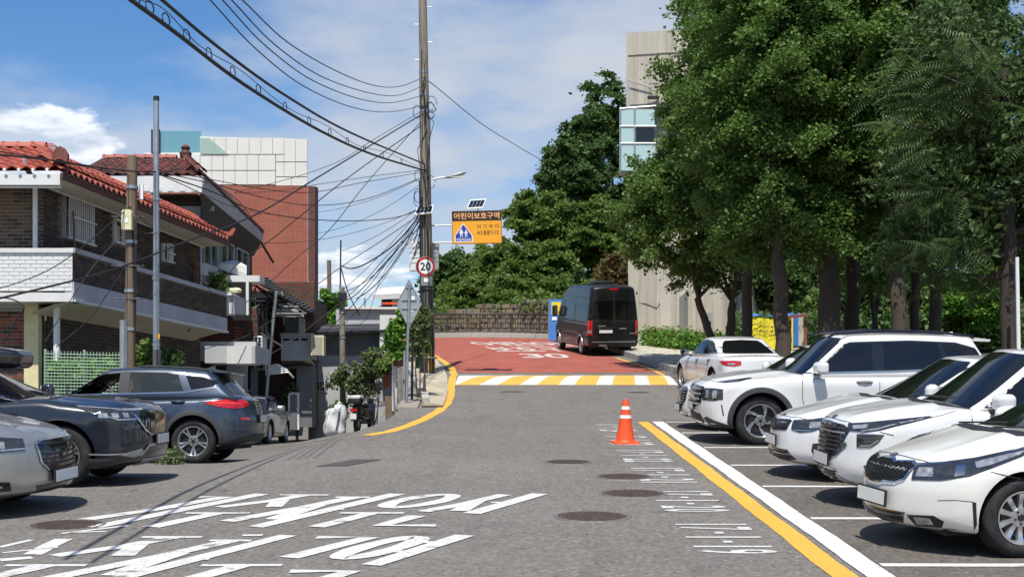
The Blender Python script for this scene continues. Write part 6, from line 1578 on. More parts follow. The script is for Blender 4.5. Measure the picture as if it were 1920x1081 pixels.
wire('thick loose bundle from the tall pole to the mast of the short dark pole',[(795,388),(770,425),(735,462),(690,492),(660,503),(639,498)],PY,44.2,.022,g2)
wire('slack cable hanging from the tall pole to the short dark pole junction box',[(795,402),(760,450),(715,500),(680,540),(655,560),(642,556)],PY,44.2,.015,g2)
wire('cable from the tall pole passing low over the grey house roof',[(797,420),(735,470),(680,530),(610,590),(545,640),(500,668)],PY,42,.013,g2)
wire('cable from the tall pole to the stair canopy below the red brick wall',[(797,395),(720,448),(640,500),(560,560),(470,625),(380,655)],PY,38,.012,g2)
wire('thin wire from the tall pole to the grey house wall',[(797,430),(750,470),(715,520),(690,590),(670,612)],PY,45,.008,g2)
wire('dropping cable from the short dark pole mast to the roof of the grey house',[(639,500),(650,540),(662,568),(675,590)],44.2,45.5,.018,g2)
wire('steady wire from the far left over the orange tiled roof to the brown pole',[(-60,284),(0,290),(100,301),(200,316),(250,321),(293,322)],19,26,.016,g2)
wire('second wire from the far left just above the orange roof edge',[(-60,276),(0,284),(120,305),(246,330)],20,25.3,.009,g2)
wire('wire from the brown pole to the corner of the dark tiled eave',[(248,330),(300,325),(345,318),(400,345),(450,380),(492,438)],25.3,40,.011,g2)
wire('wire from the cream box down across the balcony',[(242,432),(200,470),(160,520),(115,590),(85,640)],25.3,24.5,.009,g2)
wire('loose double wire from the brown pole down to the lower brick wall',[(250,480),(205,545),(165,600),(105,650)],25.3,25,.010,g2)
wire('wire along the balcony edge from the left yard to the brown pole',[(-40,552),(60,520),(135,478),(250,382)],22,25.3,.009,g2)
wire('thin slanting wire before the small house window',[(248,395),(300,440),(345,490),(405,555)],25.3,33,.007,g2)
wire('wire sagging from the galvanised pole to the dark eave lamp',[(294,325),(340,345),(390,368),(430,385),(492,402)],26,40,.009,g2)
wire('black cable drooping at the left yard of the brick house',[(-20,556),(20,560),(45,575),(30,600),(10,640)],23,23,.015,g2)
for k,(x0,y0,x1,y1,sag,Y1,r)in enumerate(((788,398,600,632,30,44,.012),(790,402,668,560,40,45,.016),(785,408,640,548,45,44.2,.012),(786,396,560,606,26,43,.009),(790,415,604,640,40,43.3,.010),(782,392,640,470,14,44.2,.008),(795,330,575,400,22,58,.008),(795,340,580,440,30,58,.008),(792,388,486,455,34,40,.008),(790,408,772,462,8,43.2,.018),(788,430,771,500,8,43.2,.014))):
 pts=[(x0+(x1-x0)*t,y0+(y1-y0)*t+sag*4*t*(1-t)*.6)for t in(0,.17,.34,.5,.67,.84,1)]
 ends=('the shed roof','the grey house eave','the junction box','the balcony end','the louvre box','the mast tip','the red brick wall edge','the middle of the red brick flank','the end of the dark eave','the white cabinet','the back of the white cabinet')[k]
 wire('loose dark cable from the tall pole ending at '+ends,pts,PY,Y1,r,g2)
# trees and plants
random.seed(5);rng=np.random.default_rng(5)
L_GINKGO=mat_leaf('ginkgo_leaf',(0.088,0.165,0.036),(0.145,0.245,0.052),(0.26,0.37,0.095),0.46)
L_DARK=mat_leaf('dark_leaf',(0.058,0.115,0.034),(0.09,0.16,0.045),(0.15,0.23,0.065),0.36)
L_HILL=mat_leaf('hill_leaf',(0.105,0.175,0.038),(0.175,0.265,0.056),(0.28,0.38,0.095),0.48)
L_HILLD=mat_leaf('hill_leaf_deep',(0.068,0.128,0.038),(0.108,0.185,0.050),(0.18,0.26,0.08),0.42)
L_BRIGHT=mat_leaf('bright_leaf',(0.112,0.247,0.033),(0.180,0.360,0.053),(0.285,0.480,0.090),0.38)
L_RUST=mat_leaf('reddish_leaf',(0.150,0.083,0.038),(0.128,0.128,0.042),(0.240,0.150,0.060),0.3)
L_SPRAY=mat_leaf('long_leaf',(0.060,0.108,0.030),(0.095,0.15,0.045),(0.18,0.24,0.09),0.36)
M_BARK=mat('tree_bark',(0.075,0.058,0.042),0.95,var=0.35,scale=7,stretch=(5,5,0.7),bump=0.9,bscale=22)
M_BARKD=mat('dark_tree_bark',(0.050,0.040,0.032),0.95,var=0.35,scale=7,stretch=(5,5,0.7),bump=0.9,bscale=22)
def rand_rot(n,flat=0.0):
 """random leaf frames; flat > 0 tilts the leaf faces towards the sky"""
 a=rng.normal(size=(n,3));a[:,2]=np.abs(a[:,2])+flat;a/=np.linalg.norm(a,axis=1)[:,None]
 b=rng.normal(size=(n,3));u=np.cross(a,b);u/=np.linalg.norm(u,axis=1)[:,None]+1e-9;v=np.cross(a,u)
 return a,u,v
def leaf_mesh(name,centers,size,m,flat=0.3,aspect=1.0,var=0.35):
 """one folded four-sided leaf per centre"""
 n=len(centers);nrm,u,v=rand_rot(n,flat);s=size*(1+var*rng.uniform(-1,1,n))[:,None]
 fold=nrm*s*0.18
 p0=centers-v*s*0.5*aspect;p1=centers+u*s*0.42+fold+v*s*.1;p2=centers+v*s*0.5*aspect;p3=centers-u*s*0.42+fold+v*s*.1
 V=np.stack([p0,p1,p2,p3],1).reshape(-1,3)
 me=bpy.data.meshes.new(name);me.vertices.add(4*n);me.vertices.foreach_set('co',V.ravel().astype('f'))
 me.loops.add(6*n);me.polygons.add(2*n)
 base=np.arange(n)[:,None]*4
 me.loops.foreach_set('vertex_index',(base+np.array([0,1,2,0,2,3])).ravel().astype('i'))
 me.polygons.foreach_set('loop_start',(np.arange(2*n)*3).astype('i'))
 me.update(calc_edges=True);me.materials.append(m);return me
def clump_points(clumps,per,rad,squash=0.75):
 """leaf positions: dense on the upper outer skin of every clump, thin inside"""
 out=[]
 for c,k in clumps:
  n=int(per*k**2);d=rng.normal(size=(n,3));d/=np.linalg.norm(d,axis=1)[:,None]
  r=rad*k*np.abs(rng.normal(0.72,0.34,n));p=d*r[:,None];p[:,2]*=squash
  tl=rng.normal(0,0.35,2);p[:,2]+=p[:,0]*tl[0]+p[:,1]*tl[1]-0.22*(p[:,0]**2+p[:,1]**2)/(rad*k)
  out.append(np.array(c)+p)
 return np.vstack(out)
def crown_clumps(rx,ry,rz,n,inner=0.35,zmin=-1.0,lumpy=.18):
 out=[]
 for i in range(n):
  for _ in range(40):
   d=rng.normal(size=3);d/=np.linalg.norm(d)
   if d[2]>zmin:break
  f=rng.uniform(inner,1.0)**0.5*(1+lumpy*math.sin(d[0]*5+d[2]*7+i))
  out.append((np.array([d[0]*rx,d[1]*ry,d[2]*rz])*f,rng.uniform(0.7,1.25)))
 return out
def limb(mb,a,b,r0,r1,bend=0.12,n=6):
 a,b=Vector(a),Vector(b);d=b-a;L=d.length;pts=[]
 w=Vector((random.uniform(-1,1),random.uniform(-1,1),0))*bend*L
 for i in range(n+1):
  t=i/n;pts.append(a+d*t+w*math.sin(math.pi*t)+Vector((random.uniform(-1,1),random.uniform(-1,1),0))*r0*.25)
 mb.tube(pts,[r0+(r1-r0)*(i/n)for i in range(n+1)],10)
def tree(name,label,base,H,trunk,crown_c,crown_r,n_cl,per,rad,leaf,m,bark,limbs=6,group=None,leaf_aspect=1.0,flat=.3,inner=.35,fork=None,zmin=-1.0,rot=0,squash=.62):
 t=thing(name,label,'tree',base,group=group)
 mb=MB();r0=trunk
 top=Vector(crown_c)
 if fork:
  for(dx,dz,r)in fork:limb(mb,(dx*.05,0,-.2),(dx,0,dz),r,r*.75,.05,8)
 else:limb(mb,(0,0,-.3),(top.x*.5,top.y*.5,top.z*.8),r0,r0*.62,.02,10)
 for i in range(limbs):
  a=2*math.pi*i/limbs+random.random();z0=top.z*random.uniform(.45,.9)
  s=Vector((top.x*.5*z0/top.z,top.y*.5*z0/top.z,z0))
  if fork:f_=fork[i%len(fork)];s=Vector((f_[0],0,f_[1]))
  e=top+Vector((math.cos(a)*crown_r[0]*.7,math.sin(a)*crown_r[1]*.7,random.uniform(-.3,.6)*crown_r[2]))
  limb(mb,s,e,r0*.42,r0*.10,.08)
 mb.build('trunk',bark,t,True)
 cl=[(np.array(top)+c,k)for c,k in crown_clumps(*crown_r,n_cl,inner,zmin)]
 pts=clump_points(cl,per,rad,squash)
 obj('crown',leaf_mesh('crown',pts,leaf,m,flat,leaf_aspect),t)
 return t
def place_tree(px,Y,z=None):
 x=(px-CX)*Y/F_PX;return(x,Y,gz(x,Y)if z is None else z)
L_BUSH=mat_leaf('grey_green_leaf',(0.12,0.17,0.065),(0.17,0.225,0.09),(0.27,0.32,0.15),0.4)
gT='broad trees in a row behind the white cars'
def C(px,py,Y,base):return tuple(P(px,py,Y)-Vector(base))
b=place_tree(1352,45,3.6)
tree('broad_tree','forked broad tree with the lowest leftmost crown in front of the concrete tower',b,12,.16,C(1312,400,45,b),(2.65,2.6,2.35),170,360,.46,.110,L_GINKGO,M_BARK,7,gT,fork=[(-.75,2.35,.15),(.38,2.2,.17)])
b=place_tree(1397,43,3.5)
tree('broad_tree','slim straight broad tree just right of the forked one',b,14,.19,C(1392,225,43,b),(2.4,2.6,4.6),230,360,.46,.110,L_GINKGO,M_BARK,7,gT)
b=place_tree(1470,38,3.1)
tree('broad_tree','leaning dark trunk broad tree before the yellow banner',b,15,.235,C(1440,150,38,b),(2.3,2.4,5.0),220,360,.44,.104,L_GINKGO,M_BARK,8,gT)
b=place_tree(1552,39,3.1)
tree('broad_tree','thickest trunked broad tree, first right of the banner',b,16,.36,C(1545,150,39,b),(2.6,2.6,5.0),230,360,.46,.104,L_GINKGO,M_BARK,9,gT)
b=place_tree(1592,43,3.4)
tree('broad_tree','dark broad tree half hidden right behind the thickest trunk',b,16,.26,C(1610,200,43,b),(2.6,2.6,4.7),170,360,.48,.115,L_DARK,M_BARKD,7,gT)
b=place_tree(1682,38,3.0)
tree('broad_tree','broad tree with a rough mid brown trunk above the rear of the white SUV',b,16,.25,C(1690,135,38,b),(2.5,2.4,5.0),220,360,.44,.104,L_GINKGO,M_BARK,8,gT)
b=place_tree(1716,44,3.4)
tree('broad_tree','narrow straight broad tree between two nearer trunks',b,16,.17,C(1730,180,44,b),(2.3,2.4,5.0),150,360,.48,.115,L_DARK,M_BARKD,6,gT)
b=place_tree(1747,40,3.2)
tree('broad_tree','rightmost straight trunk of the row behind the white cars',b,16,.20,C(1780,150,40,b),(2.4,2.4,5.0),180,360,.46,.10,L_DARK,M_BARKD,7,gT)
b=place_tree(1640,50,3.9)
tree('broad_tree','slender twin stemmed young broad tree seen far between the trunks',b,10,.12,C(1640,420,50,b),(2.0,2,2.8),60,240,.6,.15,L_GINKGO,M_BARKD,4,gT,fork=[(-.2,3.0,.11),(.25,3.0,.11)])
# dark tree with long drooping feathered leaves at the right edge
b=place_tree(1893,31,2.3)
t=thing('feathery_tree','dark tree at the right edge with long drooping feathered leaf sprays','tree',b)
mb=MB();limb(mb,(0,0,-.3),(-.15,0,7.5),.21,.12,.02,10)
tips=[]
for i in range(26):
 z0=random.uniform(2.6,8.0);a=random.uniform(0,2*math.pi);L=random.uniform(1.4,3.0)
 s=Vector((-.02*z0,0,z0));e=s+Vector((math.cos(a)*L,math.sin(a)*L*.8,random.uniform(.1,1.3)));limb(mb,s,e,.055,.014,.06,5);tips.append((s,e))
for px_,py_ in((1612,196),(1640,310),(1660,240),(1690,330),(1700,150),(1680,420)):
 e=P(px_+60,py_+35,30.2)-Vector(b);s=Vector((-.1,0,e.z-.2));limb(mb,s,e,.05,.012,.04,6);tips.append((s,e))
mb.build('trunk',M_BARKD,t,True)
def spray_template():
 vs,fs=[],[]
 n=11
 for i in range(n):
  tt=(i+.6)/n;x=tt;z=-.28*tt*tt;ln=.20*math.sin(math.pi*min(1,tt*.85+.15))+.05
  for sg in(-1,1):
   o=len(vs);d=Vector((.35,sg*.85,-.42)).normalized();w=Vector((.022,0,0))
   p=Vector((x,0,z));vs+=[p,p+d*ln*.5+w,p+d*ln+Vector((0,0,-.02)),p+d*ln*.5-w];fs+=[(o,o+1,o+2),(o,o+2,o+3)]
 return np.array([tuple(v)for v in vs]),np.array(fs)
SV,SF=spray_template()
AV,AF=[],[];off=0
for s,e in tips:
 far=len(tips)-tips.index((s,e))<=6
 for k in range(34):
  f=random.uniform(.25,1.05);p=s.lerp(e,f)+Vector((random.gauss(0,.16),random.gauss(0,.16),random.gauss(0,.14)))
  d=(e-s).normalized();a=math.atan2(d.y,d.x)+random.gauss(0,.75);sc=random.uniform(.55,1.0)*(1.05 if far else 1)
  M=Matrix.Translation(p)@Matrix.Rotation(a,4,'Z')@Matrix.Rotation(random.uniform(-.35,.55),4,'Y')@Matrix.Rotation(random.gauss(0,.5),4,'X')@Matrix.Scale(sc,4)
  Mn=np.array(M);AV.append(SV@Mn[:3,:3].T+Mn[:3,3]);AF.append(SF+off);off+=len(SV)
AV,AF=np.vstack(AV),np.vstack(AF)
me=bpy.data.meshes.new('crown');me.from_pydata(AV.tolist(),[],AF.tolist());me.materials.append(L_SPRAY);obj('crown',me,t)
cl=[(np.array([random.uniform(-2.0,2.6),random.uniform(-.6,2.0),random.uniform(3.5,9.0)]),random.uniform(.8,1.3))for _ in range(80)]
obj('inner_leaves',leaf_mesh('inner_leaves',clump_points(cl,260,.75),.105,L_SPRAY,.1,2.0),t)
gH='trees on the hillside beyond the bend'
hill_kinds=[]
def hill_tree(label,px,py,Y,rpx,rpy,m,leaf=.26,n=70,per=170,kind=None,flat=.5):
 x=(px-CX)*Y/F_PX;zb=float(far_z(np.array(x),np.array(Y)));c=P(px,py,Y);zb=min(zb,c.z-1.5)
 rx,rz=rpx*Y/F_PX,rpy*Y/F_PX
 return tree('hill_tree',label,(x,Y,zb),0,.2,(0,0,c.z-zb),(rx,rx*.9,rz),int(n*1.9),int(per*.95),max(.50,rx*.20),leaf*.66,m,M_BARKD,4,gH,flat=flat,inner=.3,leaf_aspect=1.6,squash=.30)
hill_tree('tall dark hillside tree reaching highest beside the concrete tower',1150,330,88,95,175,L_HILLD,.27,150,190)
hill_tree('round headed dark hillside tree left of the tallest one',1075,330,84,58,75,L_HILLD,.25,90,190)
hill_tree('hillside tree whose small top stands out against the sky by the tower',1110,250,92,34,50,L_HILLD,.27,50,170)
hill_tree('bright green spreading hillside tree above the black van',1105,440,79,72,62,L_HILL,.24,90,190)
hill_tree('mid green hillside tree behind the right of the school zone board',1010,415,80,62,55,L_HILL,.24,80,190)
hill_tree('light green hillside tree in the middle of the slope',1010,505,75,70,55,L_HILL,.22,80,190)
hill_tree('low dark hillside tree behind the foot of the tall pole',850,520,80,55,48,L_HILLD,.24,70,190)
hill_tree('shaded hillside tree low in the slope behind the railing middle',930,500,77,58,50,L_HILL,.23,80,190)
hill_tree('light green bushy tree over the left part of the curved railing',880,560,73,52,42,L_HILL,.20,70,190)
hill_tree('bushy green tree over the middle of the curved railing',950,560,72,48,38,L_HILL,.20,60,190)
hill_tree('dark low tree between the railing and the black van',1040,560,73,50,42,L_HILL,.22,60,190)
hill_tree('reddish brown low tree beside the black van roof',1165,515,66,32,36,L_RUST,.20,50,170)
hill_tree('dark green tree in the gap right of the van against the tower',1140,580,72,55,60,L_HILL,.22,70,190)
hill_tree('dense dark tree right behind the concrete tower',1230,420,90,60,160,L_HILLD,.28,90,170)
hill_tree('bright shrub tree seen between the trunks at far right',1830,560,55,62,55,L_BRIGHT,.17,80,190)
hill_tree('bright low tree left of the rightmost dark trunk',1775,590,56,45,50,L_HILL,.17,60,190)
hill_tree('dim green tree behind the thick trunks',1620,560,58,60,50,L_HILLD,.19,70,190)
hill_tree('shadowy tree closing the gap under the crowns',1700,520,62,70,60,L_HILLD,.20,70,190)
hill_tree('deep green tree behind the banner and the slim trunks',1440,530,64,60,50,L_HILLD,.20,70,190)
hill_tree('far dark tree behind the right edge tree',1900,470,62,70,90,L_HILLD,.22,80,190)
hill_tree('tall dark tree filling the gap behind the row, above the SUV roof',1560,420,66,90,110,L_HILLD,.24,110,190)
n=26000
yy=rng.uniform(70.5,84,n);xx=rng.uniform(-5.5,24,n);keep=xx>-5.2+(yy-70)*.12
xx,yy=xx[keep],yy[keep];zz=far_z(xx,yy)+rng.uniform(.1,2.4,len(xx))*(0.6+0.4*np.sin(xx*1.3)*np.sin(yy*.9))
o=obj('undergrowth',leaf_mesh('undergrowth',np.column_stack([xx,yy,zz]),.30,L_HILL,.4));tag(o,kind='stuff')
n=14000
yy=rng.uniform(54.5,60,n);xx=rng.uniform(9,24,n);zz=h_main(yy)+.2+rng.uniform(0,1.0,n)**1.5*1.3
o=obj('ground_cover',leaf_mesh('ground_cover',np.column_stack([xx,yy,zz]),.20,L_HILLD,.4));tag(o,kind='stuff')
hd=thing('hedge','low clipped green hedge with reddish tips along the tower foot','hedge',(6.8,55.5,float(h_main(55.5))+.2))
pts=[]
for i in range(70):
 t_=i/69;c=Vector((5.55+2.9*t_,56.5-7.5*t_,0));c.z=float(h_main(c.y))+.55
 pts.append((np.array(rel(hd,c)),random.uniform(.85,1.1)))
obj('foliage',leaf_mesh('foliage',clump_points(pts,170,.42,.85),.11,L_BRIGHT,.5),hd)
obj('red_tips',leaf_mesh('red_tips',clump_points([(p+np.array([0,0,.2]),k*.8)for p,k in pts],35,.42,.6),.10,L_RUST,.6),hd)
mb=MB()
for i in range(14):
 c=pts[i*5][0];mb.tube([c+np.array([0,0,-.6]),c+np.array([.05,0,.1])],.02,6)
k=mb.build('stems',M_BARK,hd);k['kind']='stuff'
def bush(name,label,px,py,Y,rpx,rpy,m,leaf,n=26,per=150,zb=None,group=None,stems=4,flat=.3,aspect=1.3):
 c=P(px,py,Y);zb=gz(c.x,Y)if zb is None else zb;t=thing(name,label,'plant',(c.x,Y,zb),group=group)
 rx,rz=rpx*Y/F_PX,rpy*Y/F_PX;cc=np.array([0,0,c.z-zb])
 cl=[(cc+q,k)for q,k in crown_clumps(rx,rx*.8,rz,n,.2)]
 obj('foliage',leaf_mesh('foliage',clump_points(cl,per,max(.16,rx*.28)),leaf,m,flat,aspect),t)
 mb=MB()
 for i in range(stems):limb(mb,(random.uniform(-.1,.1),0,-.05),(random.uniform(-rx,rx)*.6,0,cc[2]+random.uniform(0,rz*.5)),.022,.008,.06,5)
 k=mb.build('stems',M_BARK,t);k['kind']='stuff';return t
bush('shrub','wide grey green shrub behind the parked scooter',668,716,43.8,46,28,L_BUSH,.085,46,75)
bush('shrub','taller shrub leaning on the bank right of the short dark pole',700,672,43.4,24,18,L_BUSH,.085,26,70)
bush('shrub','small low plant at the foot of the light grey wall',632,768,44,20,13,L_BRIGHT,.09,14,120)
bush('shrub','dark shrub in shade beside the grey side wall',556,742,44.2,20,30,L_DARK,.08,30,110)
bush('bamboo','bright green bamboo clump behind the short dark pole',622,582,50,32,32,L_BRIGHT,.13,34,120,zb=3.2,aspect=2.0)
bush('shrub','leafy climber between the brown pole and the galvanised pole',272,675,26.4,26,26,L_HILL,.09,26,140)
bush('shrub','leafy climber to the right of the galvanised pole',312,682,26.8,20,20,L_DARK,.09,20,140)
bush('shrub','green plants behind the wire mesh fence',165,700,26.75,60,16,L_BRIGHT,.10,46,140,aspect=1.5)
bush('shrub','dense dark plant under the warning sign on the bank',788,612,33.0,14,34,L_BUSH,.08,24,120,zb=2.3)
M_TERRA=mat('brown_plant_tub',(0.16,0.05,0.03),0.6,var=0.2)
M_GREENTUB=mat('green_plant_tub',(0.035,0.12,0.05),0.55,var=0.2)
def potted(label,px,py_top,py_bot,wpx,Y,mm,fpx,fpy,m,leaf,n=18,zc=None):
 a,b=P(px,py_top,Y),P(px,py_bot,Y);t=thing('potted_plant',label,'potted plant',b,group='potted plants on the bank')
 w=wpx*Y/F_PX/2;h=a.z-b.z
 mb=MB();mb.lathe([(0,0),(w*.78,0),(w,h),(w*1.06,h),(w*1.06,h*.9),(w*.98,h*.88)],20);mb.build('pot',mm,t,True)
 mb=MB();mb.disc(w*.97,h*.93,18);mb.build('soil',M_SOIL,t)
 rx,rz=fpx*Y/F_PX,fpy*Y/F_PX
 cl=[(np.array([0,0,h+rz*.85])+q,k)for q,k in crown_clumps(rx,rx*.8,rz,n,.2)]
 obj('foliage',leaf_mesh('foliage',clump_points(cl,130,max(.14,rx*.3)),leaf,m,.3,1.4),t)
 mb=MB()
 for i in range(3):limb(mb,(random.uniform(-.05,.05),0,h*.9),(random.uniform(-rx,rx)*.5,0,h+rz),.015,.006,.06,5)
 k=mb.build('stems',M_BARK,t);k['kind']='stuff'
potted('large brown tub with a tall bright green plant left of the sign post',748,662,686,26,33.5,M_TERRA,24,42,L_BRIGHT,.085,30)
potted('small dark red tub with sparse leaves low on the bank',728,702,728,22,36,M_TERRA,24,26,L_HILL,.08,16)
potted('green tub with leaves at the foot of the tall pole',785,668,690,15,34.0,M_GREENTUB,14,30,L_HILL,.08,16)
bush('weeds','small tuft of weeds on the ground below the blue grey car',322,857,20.9,13,4,L_BUSH,.04,8,70)
# buildings on the left
random.seed(33);rng=np.random.default_rng(33)
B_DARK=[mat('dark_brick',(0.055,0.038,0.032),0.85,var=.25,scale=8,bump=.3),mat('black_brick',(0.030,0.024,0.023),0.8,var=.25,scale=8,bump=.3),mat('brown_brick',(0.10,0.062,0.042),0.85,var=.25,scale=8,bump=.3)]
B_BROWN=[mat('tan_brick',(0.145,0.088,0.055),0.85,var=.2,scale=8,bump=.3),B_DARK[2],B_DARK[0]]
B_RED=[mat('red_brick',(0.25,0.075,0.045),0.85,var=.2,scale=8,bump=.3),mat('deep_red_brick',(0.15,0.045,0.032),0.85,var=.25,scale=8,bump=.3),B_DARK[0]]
B_WHITE=[mat('white_painted_brick',(0.70,0.71,0.69),0.75,var=.08,scale=6,bump=.3,dirt=(.42,.42,.40,.5))]
M_MORTAR=mat('dark_mortar',(0.16,0.14,0.12),0.95,var=.2)
M_MORTAR_L=mat('pale_mortar',(0.40,0.38,0.34),0.95,var=.2)
M_MORTAR_W=mat('painted_mortar',(0.52,0.52,0.50),0.9,var=.15)
M_CREAM=mat('cream_render',(0.50,0.47,0.38),0.85,var=.08,scale=1.5,dirt=(.28,.25,.19,.5))
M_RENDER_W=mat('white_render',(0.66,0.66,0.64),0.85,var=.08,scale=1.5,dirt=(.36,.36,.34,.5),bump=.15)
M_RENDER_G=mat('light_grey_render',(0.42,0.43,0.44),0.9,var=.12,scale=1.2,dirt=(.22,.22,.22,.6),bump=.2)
M_RENDER_D=mat('dark_grey_render',(0.150,0.155,0.165),0.85,var=.12,scale=1.2,dirt=(.07,.07,.08,.5),bump=.15)
M_FASCIA=mat('lilac_grey_paint',(0.42,0.42,0.47),0.7,var=.1,scale=2,dirt=(.25,.25,.26,.4))
M_TILE_R=[mat('orange_red_tile',(0.38,0.088,0.052),0.6,var=.2,scale=5,dirt=(.20,.06,.04,.45)),mat('red_tile',(0.28,0.068,0.045),0.6,var=.2,scale=5,dirt=(.14,.05,.04,.5))]
M_TILE_D=[mat('dark_red_tile',(0.16,0.048,0.034),0.65,var=.25,scale=5,dirt=(.05,.03,.028,.6)),mat('brown_tile',(0.10,0.038,0.030),0.65,var=.25,scale=5,dirt=(.04,.03,.028,.6))]
M_FRAME=mat('aluminium_frame',(0.45,0.46,0.46),0.4,0.5,var=.1)
M_FRAME_W=mat('white_frame',(0.68,0.69,0.68),0.5,var=.08)
M_WINGLASS=mat('window_glass',(0.012,0.015,0.017),0.06,var=0,spec=.6)
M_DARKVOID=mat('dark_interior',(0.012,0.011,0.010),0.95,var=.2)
M_GREENMESH=mat('green_mesh_wire',(0.33,0.46,0.33),0.5,var=.1)
M_RUSTBAR=mat('rust_red_slat',(0.20,0.065,0.045),0.7,var=.25,scale=8)
class Wall:
 """a vertical wall plane: origin, direction along, thickness behind; u along, v up, w outwards"""
 def __init__(s,o,d,root):
  s.o=Vector(o);s.d=Vector((d[0],d[1],0)).normalized();s.n=Vector((s.d.y,-s.d.x,0));s.root=root
  s.M=Matrix.Translation(s.o-Vector(root.location))@Matrix((s.d,Vector((0,0,1)),s.n)).transposed().to_4x4()
 def u_at(s,px):
  m=(px-CX)/F_PX;return(m*s.o.y-s.o.x)/(s.d.x-m*s.d.y)
 def v_at(s,u,py):
  Y=s.o.y+s.d.y*u;return CAMZ-(py-HY)*Y/F_PX-s.o.z
 def slab(s,u0,u1,v0,v1,w0,w1,name,m,parent=None,bev=0):
  mb=MB();mb.box(((u0+u1)/2,(v0+v1)/2,(w0+w1)/2),(u1-u0,v1-v0,w1-w0),s.M,bev=bev);return mb.build(name,m,parent or s.root)
 def bricks(s,u0,u1,v0,v1,mats,holes=(),single=None,bw=.20,bh=.062,gap=.012,proud=.012,parent=None,weights=None,mortar=None):
  """brick courses with recessed joints; single = (u0, u1, v0, v1): bricks there are objects of their own"""
  parent=parent or s.root
  if mortar:s.slab(u0,u1,v0,v1,-.12,0,'mortar_bed',mortar,parent)
  mbs=[MB()for _ in mats];b0=MB();b0.box((0,0,0),(bw-.001,bh,.05));protos=None;row=0;v=v0;cnt=0
  weights=weights or[1]*len(mats)
  while v+bh<=v1+.01:
   u=u0+((bw+gap)/2 if row%2 else 0)-(bw+gap)
   while u<u1:
    a,b=max(u,u0),min(u+bw,u1)
    if b-a>.03 and not any(a<h[1]and b>h[0]and v<h[3]and v+bh>h[2]for h in holes):
     k=random.choices(range(len(mats)),weights)[0];pr=proud+random.uniform(-.003,.003)
     c=((a+b)/2,v+bh/2,pr-.025)
     if single and single[0]<c[0]<single[1]and single[2]<c[1]<single[3]and cnt<150 and b-a>bw*.95:
      if protos is None:protos=[b0.mesh('brick',m)for m in mats]
      o=obj('brick',protos[k],parent);o.matrix_local=s.M@Matrix.Translation(c);cnt+=1
     else:mbs[k].box(c,(b-a,bh,.05),s.M)
    u+=bw+gap
   v+=bh+gap;row+=1
  for mb,m in zip(mbs,mats):
   if mb.v:k=mb.build('brick_courses',m,parent);k['kind']='stuff'
 def window(s,u0,u1,v0,v1,name='window',fm=None,mull=1,trans=0,bars=0,barm=None,w=.03,label=None,fr=.05,glass=None):
  fm=fm or M_FRAME
  mb=MB()
  for(a,b,c,d)in((u0-fr,u0,v0-fr,v1+fr),(u1,u1+fr,v0-fr,v1+fr),(u0,u1,v1,v1+fr),(u0,u1,v0-fr,v0)):mb.box(((a+b)/2,(c+d)/2,w),(b-a,d-c,.08),s.M)
  for i in range(1,mull+1):mb.box((u0+(u1-u0)*i/(mull+1),(v0+v1)/2,w),(.045,v1-v0,.06),s.M)
  for i in range(1,trans+1):mb.box(((u0+u1)/2,v0+(v1-v0)*i/(trans+1),w-.001),(u1-u0,.045,.058),s.M)
  f=mb.build(name,fm,s.root)
  if label:f['label']=label
  for i in range(mull+1):
   a,b=u0+(u1-u0)*i/(mull+1),u0+(u1-u0)*(i+1)/(mull+1);mb=MB();mb.box(((a+b)/2,(v0+v1)/2,w-.012-.006*(i%2)),(b-a-.03,v1-v0-.02,.008),s.M);mb.build('pane',glass or M_WINGLASS,f)
  if bars:
   for i in range(bars):
    a=u0+(u1-u0)*(i+.5)/bars;mb=MB();mb.box((a,(v0+v1)/2,w+.09),(.022,v1-v0+.12,.022),s.M);mb.build('bar',barm or M_WHITEMETAL,f)
   for c in(v0-.04,(v0+v1)/2,v1+.04):
    mb=MB();mb.box(((u0+u1)/2,c,w+.115),(u1-u0+.06,.03,.02),s.M);mb.build('bar_rail',barm or M_WHITEMETAL,f)
  return f
def tile_mesh(m,w=.27,l=.34):
 """one wavy clay roof tile: x across, y up the slope"""
 mb=MB();n=8;vs=[]
 for j,(y,dz)in enumerate(((0,.03),(l,0.0))):
  for i in range(n+1):
   t=i/n;z=.045*math.sin(math.pi*min(1,t/.62))if t<.62 else-.018*math.sin(math.pi*(t-.62)/.38)
   vs.append((t*w-w/2,y,z+dz))
 for i in range(n+1):vs.append((vs[i][0],0,vs[i][2]-.028))
 fs=[(i,i+1,n+2+i,n+1+i)for i in range(n)]+[(2*n+2+i,2*n+3+i,i+1,i)for i in range(n)]
 mb.add(vs,fs);return mb.mesh('roof_tile',m,True,50)
def tile_slope(root,e0,e1,up,mats,rows,trim0=0.0,trim1=0.0,sp=.27,run=.30,budget=300):
 """rows of tiles from the eave e0-e1 upwards; trim: how far the row ends draw in per row (hips)"""
 e0,e1,up=Vector(e0),Vector(e1),Vector(up).normalized();d=(e1-e0).normalized();n=d.cross(up)
 if n.z<0:n=-n
 L=(e1-e0).length;ms=[tile_mesh(m)for m in mats];cnt=0;roof=None
 for r in range(rows):
  a,b=trim0*r,L-trim1*r;k=max(0,int((b-a)/sp))
  for i in range(k):
   p=e0+d*(a+(i+.5)*sp)+up*(r*run)+n*(.03+random.uniform(-.006,.006))
   X=d;Yv=up;Z=X.cross(Yv);
   if Z.z<0:X=-X;Z=X.cross(Yv)
   M=Matrix((X,Yv,Z)).transposed().to_4x4();M.translation=p-Vector(root.location)
   o=obj('roof_tile',random.choice(ms),root);o.matrix_local=M@Matrix.Rotation(random.uniform(-.025,.025),4,'Z');cnt+=1
   if cnt>=budget:return cnt
 return cnt
